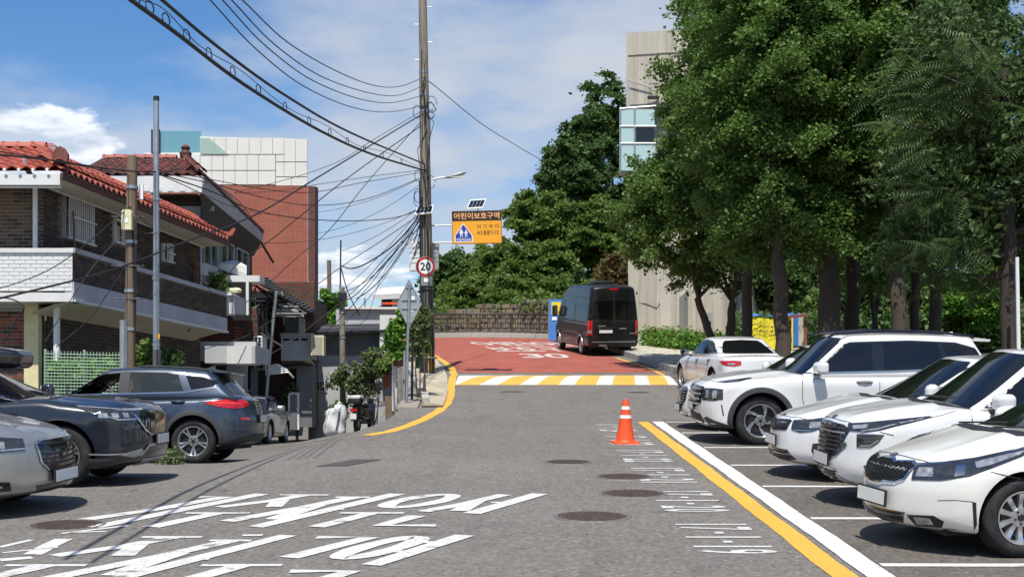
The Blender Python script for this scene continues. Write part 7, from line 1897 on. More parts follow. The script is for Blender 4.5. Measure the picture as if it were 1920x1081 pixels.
def ridge_caps(root,a,b,m,r=.11,sp=.30,name='ridge_tile',endcap=None):
 a,b=Vector(a),Vector(b);d=(b-a);L=d.length;d.normalize();k=int(L/sp)
 X=d;Z=Vector((0,0,1));Yv=Z.cross(X).normalized();Z=X.cross(Yv)
 mb=MB();n=8
 for j,(x,rr)in enumerate(((0,r),(sp*1.02,r*.88))):
  pass
 vs=[];fs=[]
 for x,rr in((0,r*1.06),(.05,r*1.06),(.055,r*.95),(sp+.03,r*.88)):
  for i in range(n+1):
   t=math.pi*i/n;vs.append((x,rr*math.cos(t),rr*math.sin(t)))
 for q in range(3):
  for i in range(n):fs.append((q*(n+1)+i,q*(n+1)+i+1,(q+1)*(n+1)+i+1,(q+1)*(n+1)+i))
 mb.add(vs,fs);me=mb.mesh(name,m,True,50)
 for i in range(k):
  M=Matrix((X,Yv,Z)).transposed().to_4x4();M.translation=a+d*(i*sp)-Vector(root.location)+Vector((0,0,random.uniform(-.008,.008)))
  o=obj(name,me,root);o.matrix_local=M
# the brown brick house with the orange tiled roof
LZ=1.26
H1=thing('brick_house','two storey dark brick house with an orange red tiled roof and white brick balcony','house',(-9.2,27,LZ))
front=Wall((-9.2,27,LZ),(-1,0),H1);front.n=Vector((0,-1,0))
front.M=Matrix.Translation(front.o-Vector(H1.location))@Matrix((Vector((1,0,0)),Vector((0,0,1)),Vector((0,-1,0)))).transposed().to_4x4()
side=Wall((-9.2,27,LZ),(.11,1),H1)
SL=9.2
mb=MB();q=[Vector((-13.4,27.13,0)),Vector((-9.33,27.13,0)),Vector((-9.2+.11*9.1-.13,36.1,0)),Vector((-13.4,36.1,0))]
mb.hexa([p-Vector((*H1.location[:2],-.0))for p in q],[p-Vector((*H1.location[:2],-5.40))for p in q]);mb.build('wall_core',M_MORTAR,H1)
UT=5.30
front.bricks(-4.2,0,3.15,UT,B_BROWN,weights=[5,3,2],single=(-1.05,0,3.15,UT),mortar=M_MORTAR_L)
holes=[]
def wpx(wall,x0,x1,y0,y1):
 u0,u1=wall.u_at(x0),wall.u_at(x1);um=(u0+u1)/2;return u0,u1,wall.v_at(um,y1),wall.v_at(um,y0)
wA,wB,wC,wD=wpx(side,118,168,375,450),wpx(side,213,240,418,455),wpx(side,304,317,462,488),wpx(side,348,360,455,490)
holes=[(a-.07,b+.07,c-.07,d+.07)for a,b,c,d in(wA,wB,wC)]
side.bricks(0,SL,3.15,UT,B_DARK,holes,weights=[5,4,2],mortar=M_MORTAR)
side.window(*wA,mull=1,bars=13,label='wide window behind white vertical bars');side.window(*wB,mull=1,fm=M_FRAME_W)
side.window(*wC,mull=0,fm=M_FRAME_W,bars=4)
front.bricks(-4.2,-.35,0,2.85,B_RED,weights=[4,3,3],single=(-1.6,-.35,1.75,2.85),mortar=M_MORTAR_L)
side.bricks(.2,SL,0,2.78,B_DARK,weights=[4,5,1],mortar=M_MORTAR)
front.slab(-.34,-.06,0,2.95,-.1,.10,'column',mat('pale_yellow_paint',(.66,.60,.34),.7,var=.1,dirt=(.4,.35,.2,.4)))
front.slab(-4.2,-.35,2.86,3.14,-.1,.05,'lintel_band',M_RENDER_G)
mb=MB();mb.tube([(.35,-.25,0),(.35,-.25,2.95)],.065,12);mb.build('white_post',M_WHITEMETAL,H1,True)
mb=MB();mb.tube([(-.12,-.10,3.9),(-.12,-.10,5.35),(-.22,-.35,5.55),(-.22,-.42,5.75)],.05,10);mb.build('drain_pipe',M_WHITEMETAL,H1,True)
mb=MB();mb.tube([(.32,.95,3.9),(.30,.9,4.9)],.022,8);mb.build('thin_pipe',M_RUSTBAR,H1)
bal_f=Wall((-8.40,26.3,LZ),(1,0),H1);bal_f.n=Vector((0,-1,0));bal_f.M=Matrix.Translation(bal_f.o-Vector(H1.location))@Matrix((Vector((1,0,0)),Vector((0,0,1)),Vector((0,-1,0)))).transposed().to_4x4()
bal_f.bricks(-4.6,0,3.14,3.86,B_WHITE,single=(-2.2,0,3.1,3.9),mortar=M_MORTAR_W)
bal_f.slab(-4.62,.03,3.865,3.95,-.18,.045,'white_coping',M_RENDER_W)
bal_s=Wall((-8.40,26.3,LZ),(.11,1),H1)
BL=9.3
bal_s.bricks(0,BL,3.32,3.86,B_DARK,weights=[5,2,3],mortar=M_MORTAR)
bal_s.slab(-.0,BL,3.865,3.96,-.18,.05,'pale_coping',M_FASCIA)
bal_s.slab(0.0,BL,2.98,3.31,-.15,.03,'fascia_band',M_FASCIA);bal_s.slab(0,BL+.02,2.93,2.975,-.12,.06,'fascia_lip',M_RENDER_W)
mb=MB();vs=[]
for t in np.linspace(0,BL-.1,9):
 for w_,v_ in((.0,2.95),(-.28,2.90),(-.55,2.83),(-.86,2.72)):vs.append(bal_s.M@Vector((t,v_,w_)))
fs=[(4*i+k,4*i+k+1,4*i+5+k,4*i+4+k)for i in range(8)for k in range(3)];mb.add(vs,fs);mb.build('soffit',M_CREAM,H1,True)
bal_f.slab(-2.3,.02,2.93,3.10,-.5,.05,'canopy_edge',M_RENDER_W)
mb=MB()
mb.box((-.05+.8-.5,4.4,3.05),(.05,9,.12),Matrix.Identity(4));
q=[bal_s.M@Vector((0,3.25,-.05)),bal_s.M@Vector((BL,3.25,-.05)),bal_s.M@Vector((BL,3.25,-.9)),bal_s.M@Vector((0,3.25,-.9))];mb=MB();mb.hexa(q,[p+Vector((0,0,.06))for p in q]);mb.build('balcony_floor',M_RENDER_G,H1)
rl=MB()
for i in range(9):rl.box((-2.32+i*.115,-.95,2.78),(.02,.02,.75))
k=rl.build('railing_bars',M_BLACK_METAL,H1);k['kind']='stuff'
mb=MB();mb.box((-1.9,-.95,3.17),(1.1,.04,.05));mb.build('railing_top',M_BLACK_METAL,H1);mb=MB();mb.box((-1.33,-.95,2.7),(.05,.05,1.0));mb.build('railing_post',M_BLACK_METAL,H1)
ez=6.66-LZ
E0=Vector((-13.8,26.15,LZ+ez));E1=Vector((-8.60,26.15,LZ+ez));E2=Vector((-8.60+.11*10.2,36.35,LZ+ez))
RA=Vector((-13.8,28.75,LZ+ez+.92));RB=Vector((-9.65,28.75,LZ+ez+.92));RC=Vector((-9.65+.8,36.35,LZ+ez+.92))
o1=Vector(H1.location)
mb=MB();mb.add([p-o1 for p in(E0,E1,RB,RA)],[(0,1,2,3)]);mb.add([p-o1 for p in(E1,E2,RC,RB)],[(0,1,2,3)]);mb.build('roof_deck',M_TILE_R[1],H1)
up_f=(RA-E0);up_f.x=0;up_f.normalize()
sdir=(E2-E1).normalized();up_s=(RB-E1)-sdir*(RB-E1).dot(sdir);up_s.normalize()
tile_slope(H1,E0+Vector((2.6,0,0)),E1,up_f,M_TILE_R,9,0,.12,budget=110)
tile_slope(H1,E1,E2,up_s,M_TILE_R,4,.30,0,budget=150)
ridge_caps(H1,RB+Vector((-3.4,0,.05)),RB+Vector((0,0,.05)),M_TILE_R[0],.12)
ridge_caps(H1,E1+Vector((0,0,.10)),RB+Vector((0,0,.06)),M_TILE_R[0],.12)
ridge_caps(H1,E1+Vector((-.12,.25,.18)),E2+Vector((-.12,0,.16)),M_TILE_R[0],.105)
mb=MB();mb.prism([(-.14,-.12),(.14,-.12),(.15,.06),(.08,.17),(0,.21),(-.08,.17),(-.15,.06)],.10,Matrix.Translation(E1-o1+Vector((-.02,.18,.28)))@Matrix.Rotation(R(90),4,'X'));mb.build('ridge_end_ornament',M_TILE_D[0],H1)
mb=MB();mb.lathe([(.055,-.06),(.075,-.055),(.075,-.045),(.055,-.04)],16,Matrix.Translation(E1-o1+Vector((-.02,.12,.33)))@Matrix.Rotation(R(90),4,'X'));mb.build('ornament_ring',M_TILE_R[1],H1)
mb=MB();mb.prism([(0,0),(.22,.02),(.32,.20),(.25,.22),(.15,.12),(0,.12)],.12,Matrix.Translation(E2-o1+Vector((-.12,.0,.12)))@Matrix.Rotation(R(90),4,'X')@Matrix.Rotation(R(0),4,'Y'));mb.build('upturned_end',M_TILE_R[0],H1)
capm=MB();capm.prism([(0,-.034),(.034,0),(0,.034),(-.034,0)],.02,Matrix.Rotation(R(90),4,'X'));cme=capm.mesh('eave_cap',M_SIGN_WHITE)
for i in range(12):obj('eave_cap',cme,H1,E1-o1+Vector((-.22-i*.27,-.035,.02)))
capb=MB();capb.lathe([(0,-.03),(.045,-.03),(.05,.03),(0,.03)],10,Matrix.Rotation(R(90),4,'Y'));cmb=capb.mesh('eave_button',M_TILE_D[0])
for i in range(37):obj('eave_button',cmb,H1,E1-o1+sdir*(.2+i*.27)+Vector((.045,0,.0)))
mb=MB();mb.box(((E0.x+E1.x)/2-o1.x,E1.y+.06-o1.y,ez-.16),(E1.x-E0.x,.08,.20));mb.build('fascia_board',M_RENDER_W,H1)
mb=MB();a=E1-o1+Vector((-.02,.06,-.08));b=E2-o1+Vector((-.02,0,-.08));i0=side.M@Vector((-.05,UT-.03,.0));i1=side.M@Vector((SL,UT-.03,.0));mb.slab([a,b,i1,i0],.04);mb.build('side_soffit',M_CREAM,H1)
mb=MB();a=E0-o1+Vector((0,.1,-.27));b=E1-o1+Vector((-.0,.1,-.27));mb.slab([a,b,Vector((.05,0,UT-.02)),Vector((-4.6,0,UT-.02))],.04);mb.build('front_soffit',M_RENDER_W,H1)
mb=MB();mb.slab([E1-o1+Vector((.0,.05,-.02)),E2-o1+Vector((0,0,-.02)),E2-o1+Vector((0,0,-.14)),E1-o1+Vector((0,.05,-.14))],.05);mb.build('eave_board',M_TILE_D[1],H1)
mb=MB();mb.tube([side.M@Vector((-.02,UT-.08,.12)),side.M@Vector((SL,UT-.08,.12))],.035,8);mb.build('gutter',M_FRAME,H1,True)
mb=MB();mb.box(side.M@Vector((8.6,4.1,.10)),(.09,.09,1.3));mb.build('dark_downpipe',M_RUSTBAR,H1)
ga=wpx(side,300,348,648,700)
side.slab(ga[0],ga[1],1.55,1.85,0,.35,'awning_box',mat('beige_metal',(.52,.50,.44),.6,var=.1))
for i in range(9):
 mb=MB();u=ga[0]+(ga[1]-ga[0])*(i+.5)/9;mb.lathe([(0,0),(.05,0),(.05,.02)],10,side.M@Matrix.Translation((u,1.62,.36)))
 mb.build('awning_scallop',M_WHITEMETAL,H1)
side.slab(ga[0]+.3,ga[1]-.2,0,1.45,-.02,.03,'doorway',M_DARKVOID)
fa,fb=P(84,657,25.6),P(229,655,26.2)
fe_=thing('mesh_fence','green square wire mesh fence in front of the dark brick wall','fence',(fa.x,fa.y,LZ))
d=Vector((fb.x-fa.x,fb.y-fa.y,0));L=d.length;d.normalize();hF=fa.z-LZ
me=MB().tube([(0,0,0),(0,0,hF)],.009,4).mesh('upright_wire',M_GREENMESH)
nU=int(L/.058)
for i in range(nU+1):obj('upright_wire',me,fe_,d*(L*i/nU))
me=MB().tube([Vector((0,0,0)),d*L],.009,4).mesh('cross_wire',M_GREENMESH)
for k in range(int(hF/.06)):obj('cross_wire',me,fe_,Vector((0,-.012,.04+k*.06)))
for i in(0,.5,1):
 mb=MB();mb.tube([d*(L*i)+Vector((0,.03,0)),d*(L*i)+Vector((0,.03,hF+.03))],.025,8);mb.build('post',M_GREENMESH,fe_)
# second brick house with the dark tiled roof
H2=thing('brick_house','brick house with a dark red tiled roof and white eave behind the orange roofed one','house',(-8.75,38.6,1.3))
o2=Vector(H2.location)
f2=Wall((-8.75,38.6,1.3),(1,0),H2);f2.n=Vector((0,-1,0));f2.M=Matrix((Vector((1,0,0)),Vector((0,0,1)),Vector((0,-1,0)))).transposed().to_4x4()
s2=Wall((-8.75,38.6,1.3),(.045,1),H2)
mb=MB();mb.box((-3.0,3.2,5.7),(5.8,6.2,2.6));mb.box((-4.2,3.2,2.2),(5.0,6.2,4.4));mb.build('wall_core',M_MORTAR,H2)
f2.bricks(-3.2,0,3.6,6.95,B_DARK,weights=[4,5,2],mortar=M_MORTAR)
s2.bricks(0,6.2,4.4,6.75,B_DARK,holes=[(1.0,3.2,4.3,6.2)],weights=[4,3,3],mortar=M_MORTAR)
for k in range(3):s2.window(.25+k*1.9,1.75+k*1.9,4.55,5.95,mull=1,fm=M_FRAME)
f2.window(-1.9,-.9,5.0,6.1,mull=1)
f2.slab(-.22,.06,4.1,6.5,0,.08,'corner_strip',M_RENDER_G);f2.slab(-3.4,.4,6.5,6.62,0,.12,'eave_beam',M_RENDER_G)
e0,e1=P(140,331,37.2),P(379,345,37.2);e1.z=e0.z=(e0.z+e1.z)/2+.12;e2=P(492,436,44.5)
r0,r1=Vector((e0.x,e0.y+2.6,e0.z+.92)),Vector((P(348,300,39.8).x,e0.y+2.6,e0.z+.92));r2=Vector((r1.x+.1,45.0,r1.z))
mb=MB();mb.add([p-o2 for p in(e0,e1,r1,r0)],[(0,1,2,3)]);mb.add([p-o2 for p in(e1,e2,r2,r1)],[(0,1,2,3)]);mb.build('roof_deck',M_TILE_D[1],H2)
upf=(r0-e0);upf.x=0;upf.normalize();sd2=(e2-e1).normalized();ups=(r1-e1)-sd2*(r1-e1).dot(sd2);ups.normalize()
tile_slope(H2,e0,e1,upf,M_TILE_D,9,0,.07,budget=120)
tile_slope(H2,e1,e2,ups,M_TILE_D,3,.2,0,budget=90)
ridge_caps(H2,r0+Vector((0,0,.05)),r1+Vector((0,0,.05)),M_TILE_R[1],.12);ridge_caps(H2,e1+Vector((0,0,.08)),r1+Vector((0,0,.06)),M_TILE_D[0],.13)
mb=MB();mb.lathe([(.16,0),(.18,.12),(.10,.2),(.14,.28),(.06,.36),(0,.37)],14,Matrix.Translation(r1-o2+Vector((0,0,.08))));mb.build('ridge_finial',M_TILE_D[1],H2,True)
cb=MB().lathe([(0,-.04),(.055,-.04),(.06,.03),(0,.03)],10,Matrix.Rotation(R(90),4,'Y')).mesh('eave_button',M_TILE_D[1])
for i in range(27):obj('eave_button',cb,H2,e1-o2+sd2*(.15+i*.27)+Vector((.05,0,.02)))
mb=MB();mb.slab([e0-o2+Vector((0,.02,-.02)),e1-o2+Vector((0,.02,-.02)),e1-o2+Vector((0,.02,-.45)),e0-o2+Vector((0,.02,-.45))],.06);mb.build('white_fascia',M_RENDER_W,H2)
dm=MB().box((0,0,0),(.16,.05,.12)).mesh('dentil',M_RENDER_W)
for i in range(11):obj('dentil',dm,H2,e1-o2+Vector((-.2-.32*i,-.03,-.36)))
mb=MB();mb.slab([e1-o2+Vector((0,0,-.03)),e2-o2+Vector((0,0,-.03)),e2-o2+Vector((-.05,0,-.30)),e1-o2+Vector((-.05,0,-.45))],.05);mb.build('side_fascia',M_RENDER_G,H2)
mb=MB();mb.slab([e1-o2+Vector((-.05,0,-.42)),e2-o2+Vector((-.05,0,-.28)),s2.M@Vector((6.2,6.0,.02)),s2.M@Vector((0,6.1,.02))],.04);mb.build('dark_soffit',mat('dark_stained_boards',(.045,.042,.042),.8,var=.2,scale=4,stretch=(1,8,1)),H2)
for k in range(5):
 a=(e1-o2).lerp(e2-o2,.12+k*.19)+Vector((-.1,0,-.38));b=s2.M@Vector((.6+k*1.2,6.05,.02));mb=MB();mb.tube([a,b-Vector((0,0,.06))],.03,6);mb.build('soffit_batten',M_RENDER_G,H2)
mb=MB();mb.tube([e2-o2+Vector((-.08,0,-.25)),e2-o2+Vector((.25,.6,-.9))],.04,6);mb.build('eave_bracket',M_BLACK_METAL,H2)
mb=MB();mb.lathe([(0,0),(.06,.02),(.05,.10),(0,.12)],12,Matrix.Translation(P(421,384,40)-o2));mb.build('eave_lamp',M_SIGN_WHITE,H2,True)
def pbox(root,x0,x1,y0,y1,Y,depth,name,m,bev=0.0,parent=None):
 """block whose near face fills the photo rectangle x0..x1, y0..y1 at distance Y"""
 a,b=P(x0,y0,Y),P(x1,y1,Y);mb=MB();c=Vector(((a.x+b.x)/2,Y+depth/2,(a.z+b.z)/2))-Vector(root.location)
 mb.box(c,(b.x-a.x,depth,a.z-b.z),bev=bev);return mb.build(name,m,parent or root)
def pquad(root,pts,Y0,t,name,m,parent=None):
 q=[P(a,b,y)-Vector(root.location)for(a,b,y)in pts];mb=MB();mb.slab(q,t);return mb.build(name,m,parent or root)
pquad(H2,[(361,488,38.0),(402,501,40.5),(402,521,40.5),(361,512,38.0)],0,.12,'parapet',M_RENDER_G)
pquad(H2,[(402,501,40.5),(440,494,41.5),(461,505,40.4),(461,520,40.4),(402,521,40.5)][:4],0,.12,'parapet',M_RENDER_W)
pbox(H2,361,487,516,528,39.6,.8,'terrace_slab',M_RENDER_W)
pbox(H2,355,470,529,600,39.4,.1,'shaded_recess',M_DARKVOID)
pbox(H2,461,466,527,590,38.45,.07,'white_post',M_WHITEMETAL)
pl=thing('planter_box','white square planter box at the end of the brick balcony','planter',P(412,590,35.6),group=None)
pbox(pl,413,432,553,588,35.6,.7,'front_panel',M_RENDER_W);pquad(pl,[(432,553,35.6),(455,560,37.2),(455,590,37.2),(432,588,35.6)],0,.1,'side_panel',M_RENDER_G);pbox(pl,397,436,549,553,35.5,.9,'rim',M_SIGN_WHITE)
bush('potted_plant','small leafy potted plant standing above the white planter',410,533,35.9,11,15,L_HILL,.06,16,110,zb=P(410,552,35.9).z,aspect=1.4)
for px_,lb in((428,'pale rounded cushion shape left on the planter rim'),(443,'second pale rounded shape right on the planter rim')):
 c=P(px_,549,36.1);t=thing('pale_pumpkin',lb,'pumpkin',c);mb=MB();mb.lathe([(0,.14),(.10,.13),(.15,.07),(.13,.01),(0,0)],14,Matrix.Scale(1.0,4));mb.build('body',mat('pale_yellow_skin',(.66,.64,.44),.6,var=.15),t,True);mb=MB();mb.tube([(0,0,.13),(.01,0,.17)],.012,6);mb.build('stalk',M_BARK,t)
# little brick building with the pale canopy and slats
H3=thing('brick_shop','small dark brick building with rust red slats and a pale boxed canopy over its door','building',P(430,760,41.0));o3=Vector(H3.location);H3.location.z=1.3;o3=Vector(H3.location)
pbox(H3,340,484,592,745,42.0,2.0,'wall_core',B_DARK[0])
w3=Wall(Vector((P(375,700,41.98).x,41.98,1.3)),(1,0),H3);w3.n=Vector((0,-1,0));w3.M=Matrix.Translation(w3.o-o3)@Matrix((Vector((1,0,0)),Vector((0,0,1)),Vector((0,-1,0)))).transposed().to_4x4()
w3.bricks(-.4,1.75,1.7,4.1,[B_DARK[0],B_DARK[2],B_RED[1]],weights=[3,4,3],mortar=M_MORTAR)
for i in range(7):
 y=612+i*5.6;pbox(H3,374+(6 if i<2 else 0),437,y,y+3.6,41.2,.06,'slat',M_RUSTBAR)
 pquad(H3,[(437,y,41.2),(458,y+5,42.6),(458,y+8.6,42.6),(437,y+3.6,41.2)],0,.06,'slat',M_RUSTBAR);pbox(H3,459,478,y+7,y+10.6,42.3,.05,'slat',M_RUSTBAR)
pbox(H3,372,480,640,650,39.6,.8,'canopy_top',M_RENDER_G)
pbox(H3,384,425,648,680,38.9,1.4,'canopy_panel',M_RENDER_G);pbox(H3,425,472,648,681,38.89,1.4,'canopy_panel',M_RENDER_W)
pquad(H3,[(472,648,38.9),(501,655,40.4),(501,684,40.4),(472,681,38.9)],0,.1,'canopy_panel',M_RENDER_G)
pbox(H3,371,386,645,676,41.0,.1,'lattice_panel',M_RENDER_W)
pbox(H3,425,461,681,745,41.3,.3,'grey_wall',M_RENDER_G);pbox(H3,462,497,684,760,41.85,.1,'doorway',M_DARKVOID);pbox(H3,470,483,690,755,41.8,.06,'door',M_RENDER_D)
pbox(H3,437,455,700,725,41.25,.06,'notice',M_SIGN_WHITE)
ac=thing('air_conditioner','white outdoor air conditioner unit on the pale canopy beside the slats','air conditioner',P(486,656,40.0));
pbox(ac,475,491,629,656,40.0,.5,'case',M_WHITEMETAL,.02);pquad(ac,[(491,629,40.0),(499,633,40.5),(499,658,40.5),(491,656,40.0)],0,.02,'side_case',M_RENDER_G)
for i in range(2):
 for j in range(4):pbox(ac,477.5+i*6.5,482.5+i*6.5,632+j*5.6,636+j*5.6,39.985,.02,'grille_opening',M_DARKVOID)
# steel framed stair canopy
SCN=thing('stair_canopy','dark sloping corrugated canopy on a grey steel frame below the red brick wall','canopy',P(520,700,42.0));SCN.location.z=1.3
sc0=Vector(SCN.location)
a,b,c,d=P(472,522,41.4),P(582,584,42.6),P(592,580,46.5),P(500,521,45.5)
mb=MB();mb.slab([a-sc0,b-sc0,c-sc0,d-sc0],.05);mb.build('roof_sheet',mat('dark_roof_sheet',(.05,.048,.048),.6,var=.2),SCN)
cor=MB()
for i in range(16):
 t=(i+.5)/16;cor.tube([(a-sc0).lerp(b-sc0,t)+Vector((0,-.01,.03)),(d-sc0).lerp(c-sc0,t)+Vector((0,0,.03))],.03,6)
k=cor.build('roof_ribs',mat('roof_rib_grey',(.10,.095,.09),.6,var=.2),SCN);k['kind']='stuff'
gab=[P(466,530,41.45),P(575,585,42.5),P(505,585,42.5)]
for(x0,y0,x1,y1)in((468,530,575,588),(505,588,575,588),(470,532,470,640),(478,560,540,560),(478,575,560,575),(480,535,535,585),(490,585,520,545),(455,610,500,640),(478,540,478,640),(500,560,500,690),(488,590,512,650),(468,612,530,650)):
 mb=MB();mb.tube([P(x0,y0,42.2)-sc0,P(x1,y1,42.2)-sc0],.035,6);mb.build('frame_bar',M_BLACK_METAL,SCN)
for i in range(5):
 y=541+i*9;pquad(SCN,[(510+i*3,y+10,42.35),(530+i*10,y+6+i*1.5,42.35),(530+i*10,y+12+i*1.5,42.35),(510+i*3,y+16,42.35)],0,.03,'gable_board',M_RENDER_G)
mb=MB();mb.tube([P(518,545,41.0)-sc0,P(508,640,41.0)-sc0,P(499,745,41.0)-sc0],.05,10);mb.build('leaning_post',M_GREY_STEEL,SCN,True)
for i in range(4):pbox(SCN,476+i*7,480+i*7,570,625,42.6,.05,'upright',M_FRAME)
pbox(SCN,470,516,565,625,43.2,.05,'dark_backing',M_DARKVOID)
for i in range(5):
 y=685+i*3.6;k=i*5;mb=MB();mb.tube([P(498,y+2,41.7)-sc0,P(520+k,y-2,41.7)-sc0,P(538+k*.6,y+8,42.0)-sc0],.03,6);mb.build('awning_rib',M_WHITEMETAL,SCN,True)
# balcony building right of it
H4=thing('grey_balcony_house','brick house with a stained grey balcony and white slatted panel under the red tower','house',P(540,790,44.5));H4.location.z=1.3;o4=Vector(H4.location)
pbox(H4,500,590,560,800,45.2,3.0,'wall_core',B_DARK[2])
w4=Wall(Vector((P(512,700,45.18).x,45.18,1.3)),(1,0),H4);w4.n=Vector((0,-1,0));w4.M=Matrix.Translation(w4.o-o4)@Matrix((Vector((1,0,0)),Vector((0,0,1)),Vector((0,-1,0)))).transposed().to_4x4()
w4.bricks(0,1.35,.6,5.2,[B_RED[1],B_DARK[2]],mortar=M_MORTAR)
pbox(H4,527,584,628,672,43.6,1.2,'balcony_wall',M_RENDER_G);pbox(H4,525,585,624,629,43.55,1.3,'balcony_rim',M_CONC)
for i in range(3):pbox(H4,531+i*17,543+i*17,634,638,43.58,.05,'drain_slot',M_DARKVOID)
pbox(H4,534,562,597,626,44.2,.1,'grey_screen',M_RENDER_D);
for i in range(7):pbox(H4,560,572,597+i*4.2,600+i*4.2,44.1,.05,'white_slat',M_WHITEMETAL)
pbox(H4,574,586,604,612,44.1,.05,'sign_board',M_TERRA);pbox(H4,530,538,585,610,45.1,.06,'window',M_FRAME_W)
pbox(H4,583,607,628,666,43.2,.5,'louvre_box',mat('cream_louvre',(.62,.58,.34),.6,var=.1))
for i in range(9):pbox(H4,585,604,631+i*3.9,633.4+i*3.9,43.18,.04,'louvre',M_CREAM)
pquad(H4,[(527,672,43.6),(584,672,43.6),(590,684,44.6),(530,690,44.6)],0,.06,'balcony_soffit',M_CREAM)
pquad(H4,[(520,690,43.4),(565,684,43.4),(600,676,45),(530,680,45)],0,.04,'lean_to_roof',B_DARK[2])
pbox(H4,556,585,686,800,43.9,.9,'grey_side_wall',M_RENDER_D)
pbox(H4,540,561,735,805,43.85,.08,'door_frame',M_FRAME_W);pbox(H4,544,557,740,805,43.82,.06,'door',M_RENDER_D)
# light grey house at the end of the lane
H5=thing('grey_house','low grey house with dark upper wall and black roof edge closing the lane','house',P(650,800,46));H5.location.z=1.4;o5=Vector(H5.location)
pbox(H5,578,745,664,830,46.0,4.0,'lower_wall',M_RENDER_G);pbox(H5,592,722,612,665,45.95,3.9,'upper_wall',M_RENDER_D)
pquad(H5,[(585,622,45.4),(738,618,45.4),(735,606,46.5),(610,608,46.5)],0,.08,'roof_edge',mat('black_roofing',(.03,.032,.036),.6,var=.15))
pbox(H5,630,760,580,612,47.5,3.0,'roof_room',M_RENDER_G);pquad(H5,[(640,583,47.4),(765,578,47.4),(765,573,49),(660,573,49)],0,.06,'roof_top',M_CONC)
pbox(H5,585,613,712,735,45.96,.06,'window',M_FRAME);pbox(H5,588,610,715,732,45.94,.04,'pane',M_DARKVOID)
for i in range(5):pbox(H5,590+i*4.5,591.2+i*4.5,713,734,45.9,.03,'window_bar',M_WHITEMETAL)
pbox(H5,735,752,550,580,48.2,.6,'chimney_room',M_RENDER_G);pbox(H5,717,734,556,576,48.5,.5,'dark_opening',M_DARKVOID)
pquad(H5,[(699,552,47.6),(765,549,47.6),(760,537,50),(718,539,50)],0,.18,'flat_roof_slab',M_RENDER_W)
pbox(H5,715,760,553,578,48.9,1.2,'roof_house',M_RENDER_G);pbox(H5,640,760,575,579,47.3,.3,'roof_trim',M_RENDER_W)
mb=MB();mb.tube([P(684,558,47.6)-o5,P(684,582,47.6)-o5],.03,6);mb.build('roof_pipe',M_GREY_STEEL,H5)
pbox(H5,712,745,590,700,45.5,.4,'stained_end_wall',M_RENDER_W)
# red brick block with white upper storey
H6=thing('red_brick_block','big red brick block with a white panelled top storey and glass balustrade','building',P(500,700,60));H6.location.z=1.5;o6=Vector(H6.location)
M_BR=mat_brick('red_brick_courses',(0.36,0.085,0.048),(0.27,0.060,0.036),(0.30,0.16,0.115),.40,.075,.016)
Yb=60.0
def wall_pl(pts,Y,depth,name,m):
 q=[P(a,b,Y)-o6 for a,b in pts];mb=MB();n=len(q);back=[p+Vector((-.1485*depth,depth,0))for p in q]
 mb.add(q+back,[tuple(range(n))[::-1],tuple(range(n,2*n))]+[(i,(i+1)%n,n+(i+1)%n,n+i)for i in range(n)]);return mb.build(name,m,H6)
wall_pl([(300,346),(577,349),(577,545),(300,545)],Yb,.35,'brick_wall',M_BR)
q=[P(577.5,349,Yb)-o6,P(585,352,Yb+7)-o6,P(585,640,Yb+7)-o6,P(577.5,640,Yb)-o6];mb=MB();mb.slab(q,.3);mb.build('flank_wall',mat_brick('shaded_flank_brick',(0.15,0.045,0.032),(0.11,0.036,0.028),(.12,.08,.06),.4,.075,.016),H6)  # same red brick, with the flank's shade darkened into its colours
wall_pl([(300,546),(577,546),(577,640),(300,640)],Yb+.5,4,'ground_storey',M_RENDER_D)
wall_pl([(270,286),(375,286),(375,256),(576,261),(576,348),(270,345)],Yb+.15,5,'upper_core',M_RENDER_W)
M_PANEL=mat('ivory_cladding_panel',(0.68,0.66,0.61),0.7,var=.05,scale=.8,bump=.15,bscale=60)
def panels(xs,y0,y1,dy=0.0):
 for a,b in zip(xs[:-1],xs[1:]):
  t0=(a-375)/201*4;p0_,p1_=P(a+.35,y0+.35,Yb),P(b-.35,y1-.35,Yb)
  mb=MB();mb.box(Vector(((p0_.x+p1_.x)/2,Yb+.06+random.uniform(-.004,.004),(p0_.z+p1_.z)/2))-o6,(p1_.x-p0_.x,.10,p0_.z-p1_.z));mb.build('cladding_panel',M_PANEL,H6)
top=[375,402,423.5,445,467,489,511,532.5,576]
panels(top[:8],258,289);panels([532.5,554,576],261,303)
panels([270,297,320,353,375,397,418.5,440.5,463,485,516.5],290,319);panels([270,297,320,353,375,397,418.5,440.5,463,485,516.5],320,346)
panels([517,532.5],290,303);panels([517,532.5,554,576],304,331);panels([517,546,576],332,348)
for(x0,x1,y0,y1)in((375,376,256,259),):pass
M_BLUEGLASS=mat_glass('blue_green_glass',(0.12,0.36,0.42),.58,.05)
for i,(x0,x1)in enumerate(((285,308),(308.6,341),(341.6,374.5))):
 a,b=P(x0,243,Yb-.1),P(x1,286,Yb-.1);mb=MB();mb.box(Vector(((a.x+b.x)/2,Yb+.2,(a.z+b.z)/2))-o6,(b.x-a.x,.03,a.z-b.z));mb.build('glass_pane',M_BLUEGLASS,H6)
M_PALEGLASS=mat_glass('pale_green_glass',(0.45,0.62,0.52),.45,.05)
wall_pl([(375,258),(392,258),(428,288.5),(375,288.5)],Yb-.04,.03,'glass_side_pane',M_PALEGLASS)
for x in(285,299):
 mb=MB();mb.tube([P(x,243,Yb+.1)-o6,P(x,288,Yb+.1)-o6],.04,6);mb.build('balustrade_post',M_BLACK_METAL,H6)
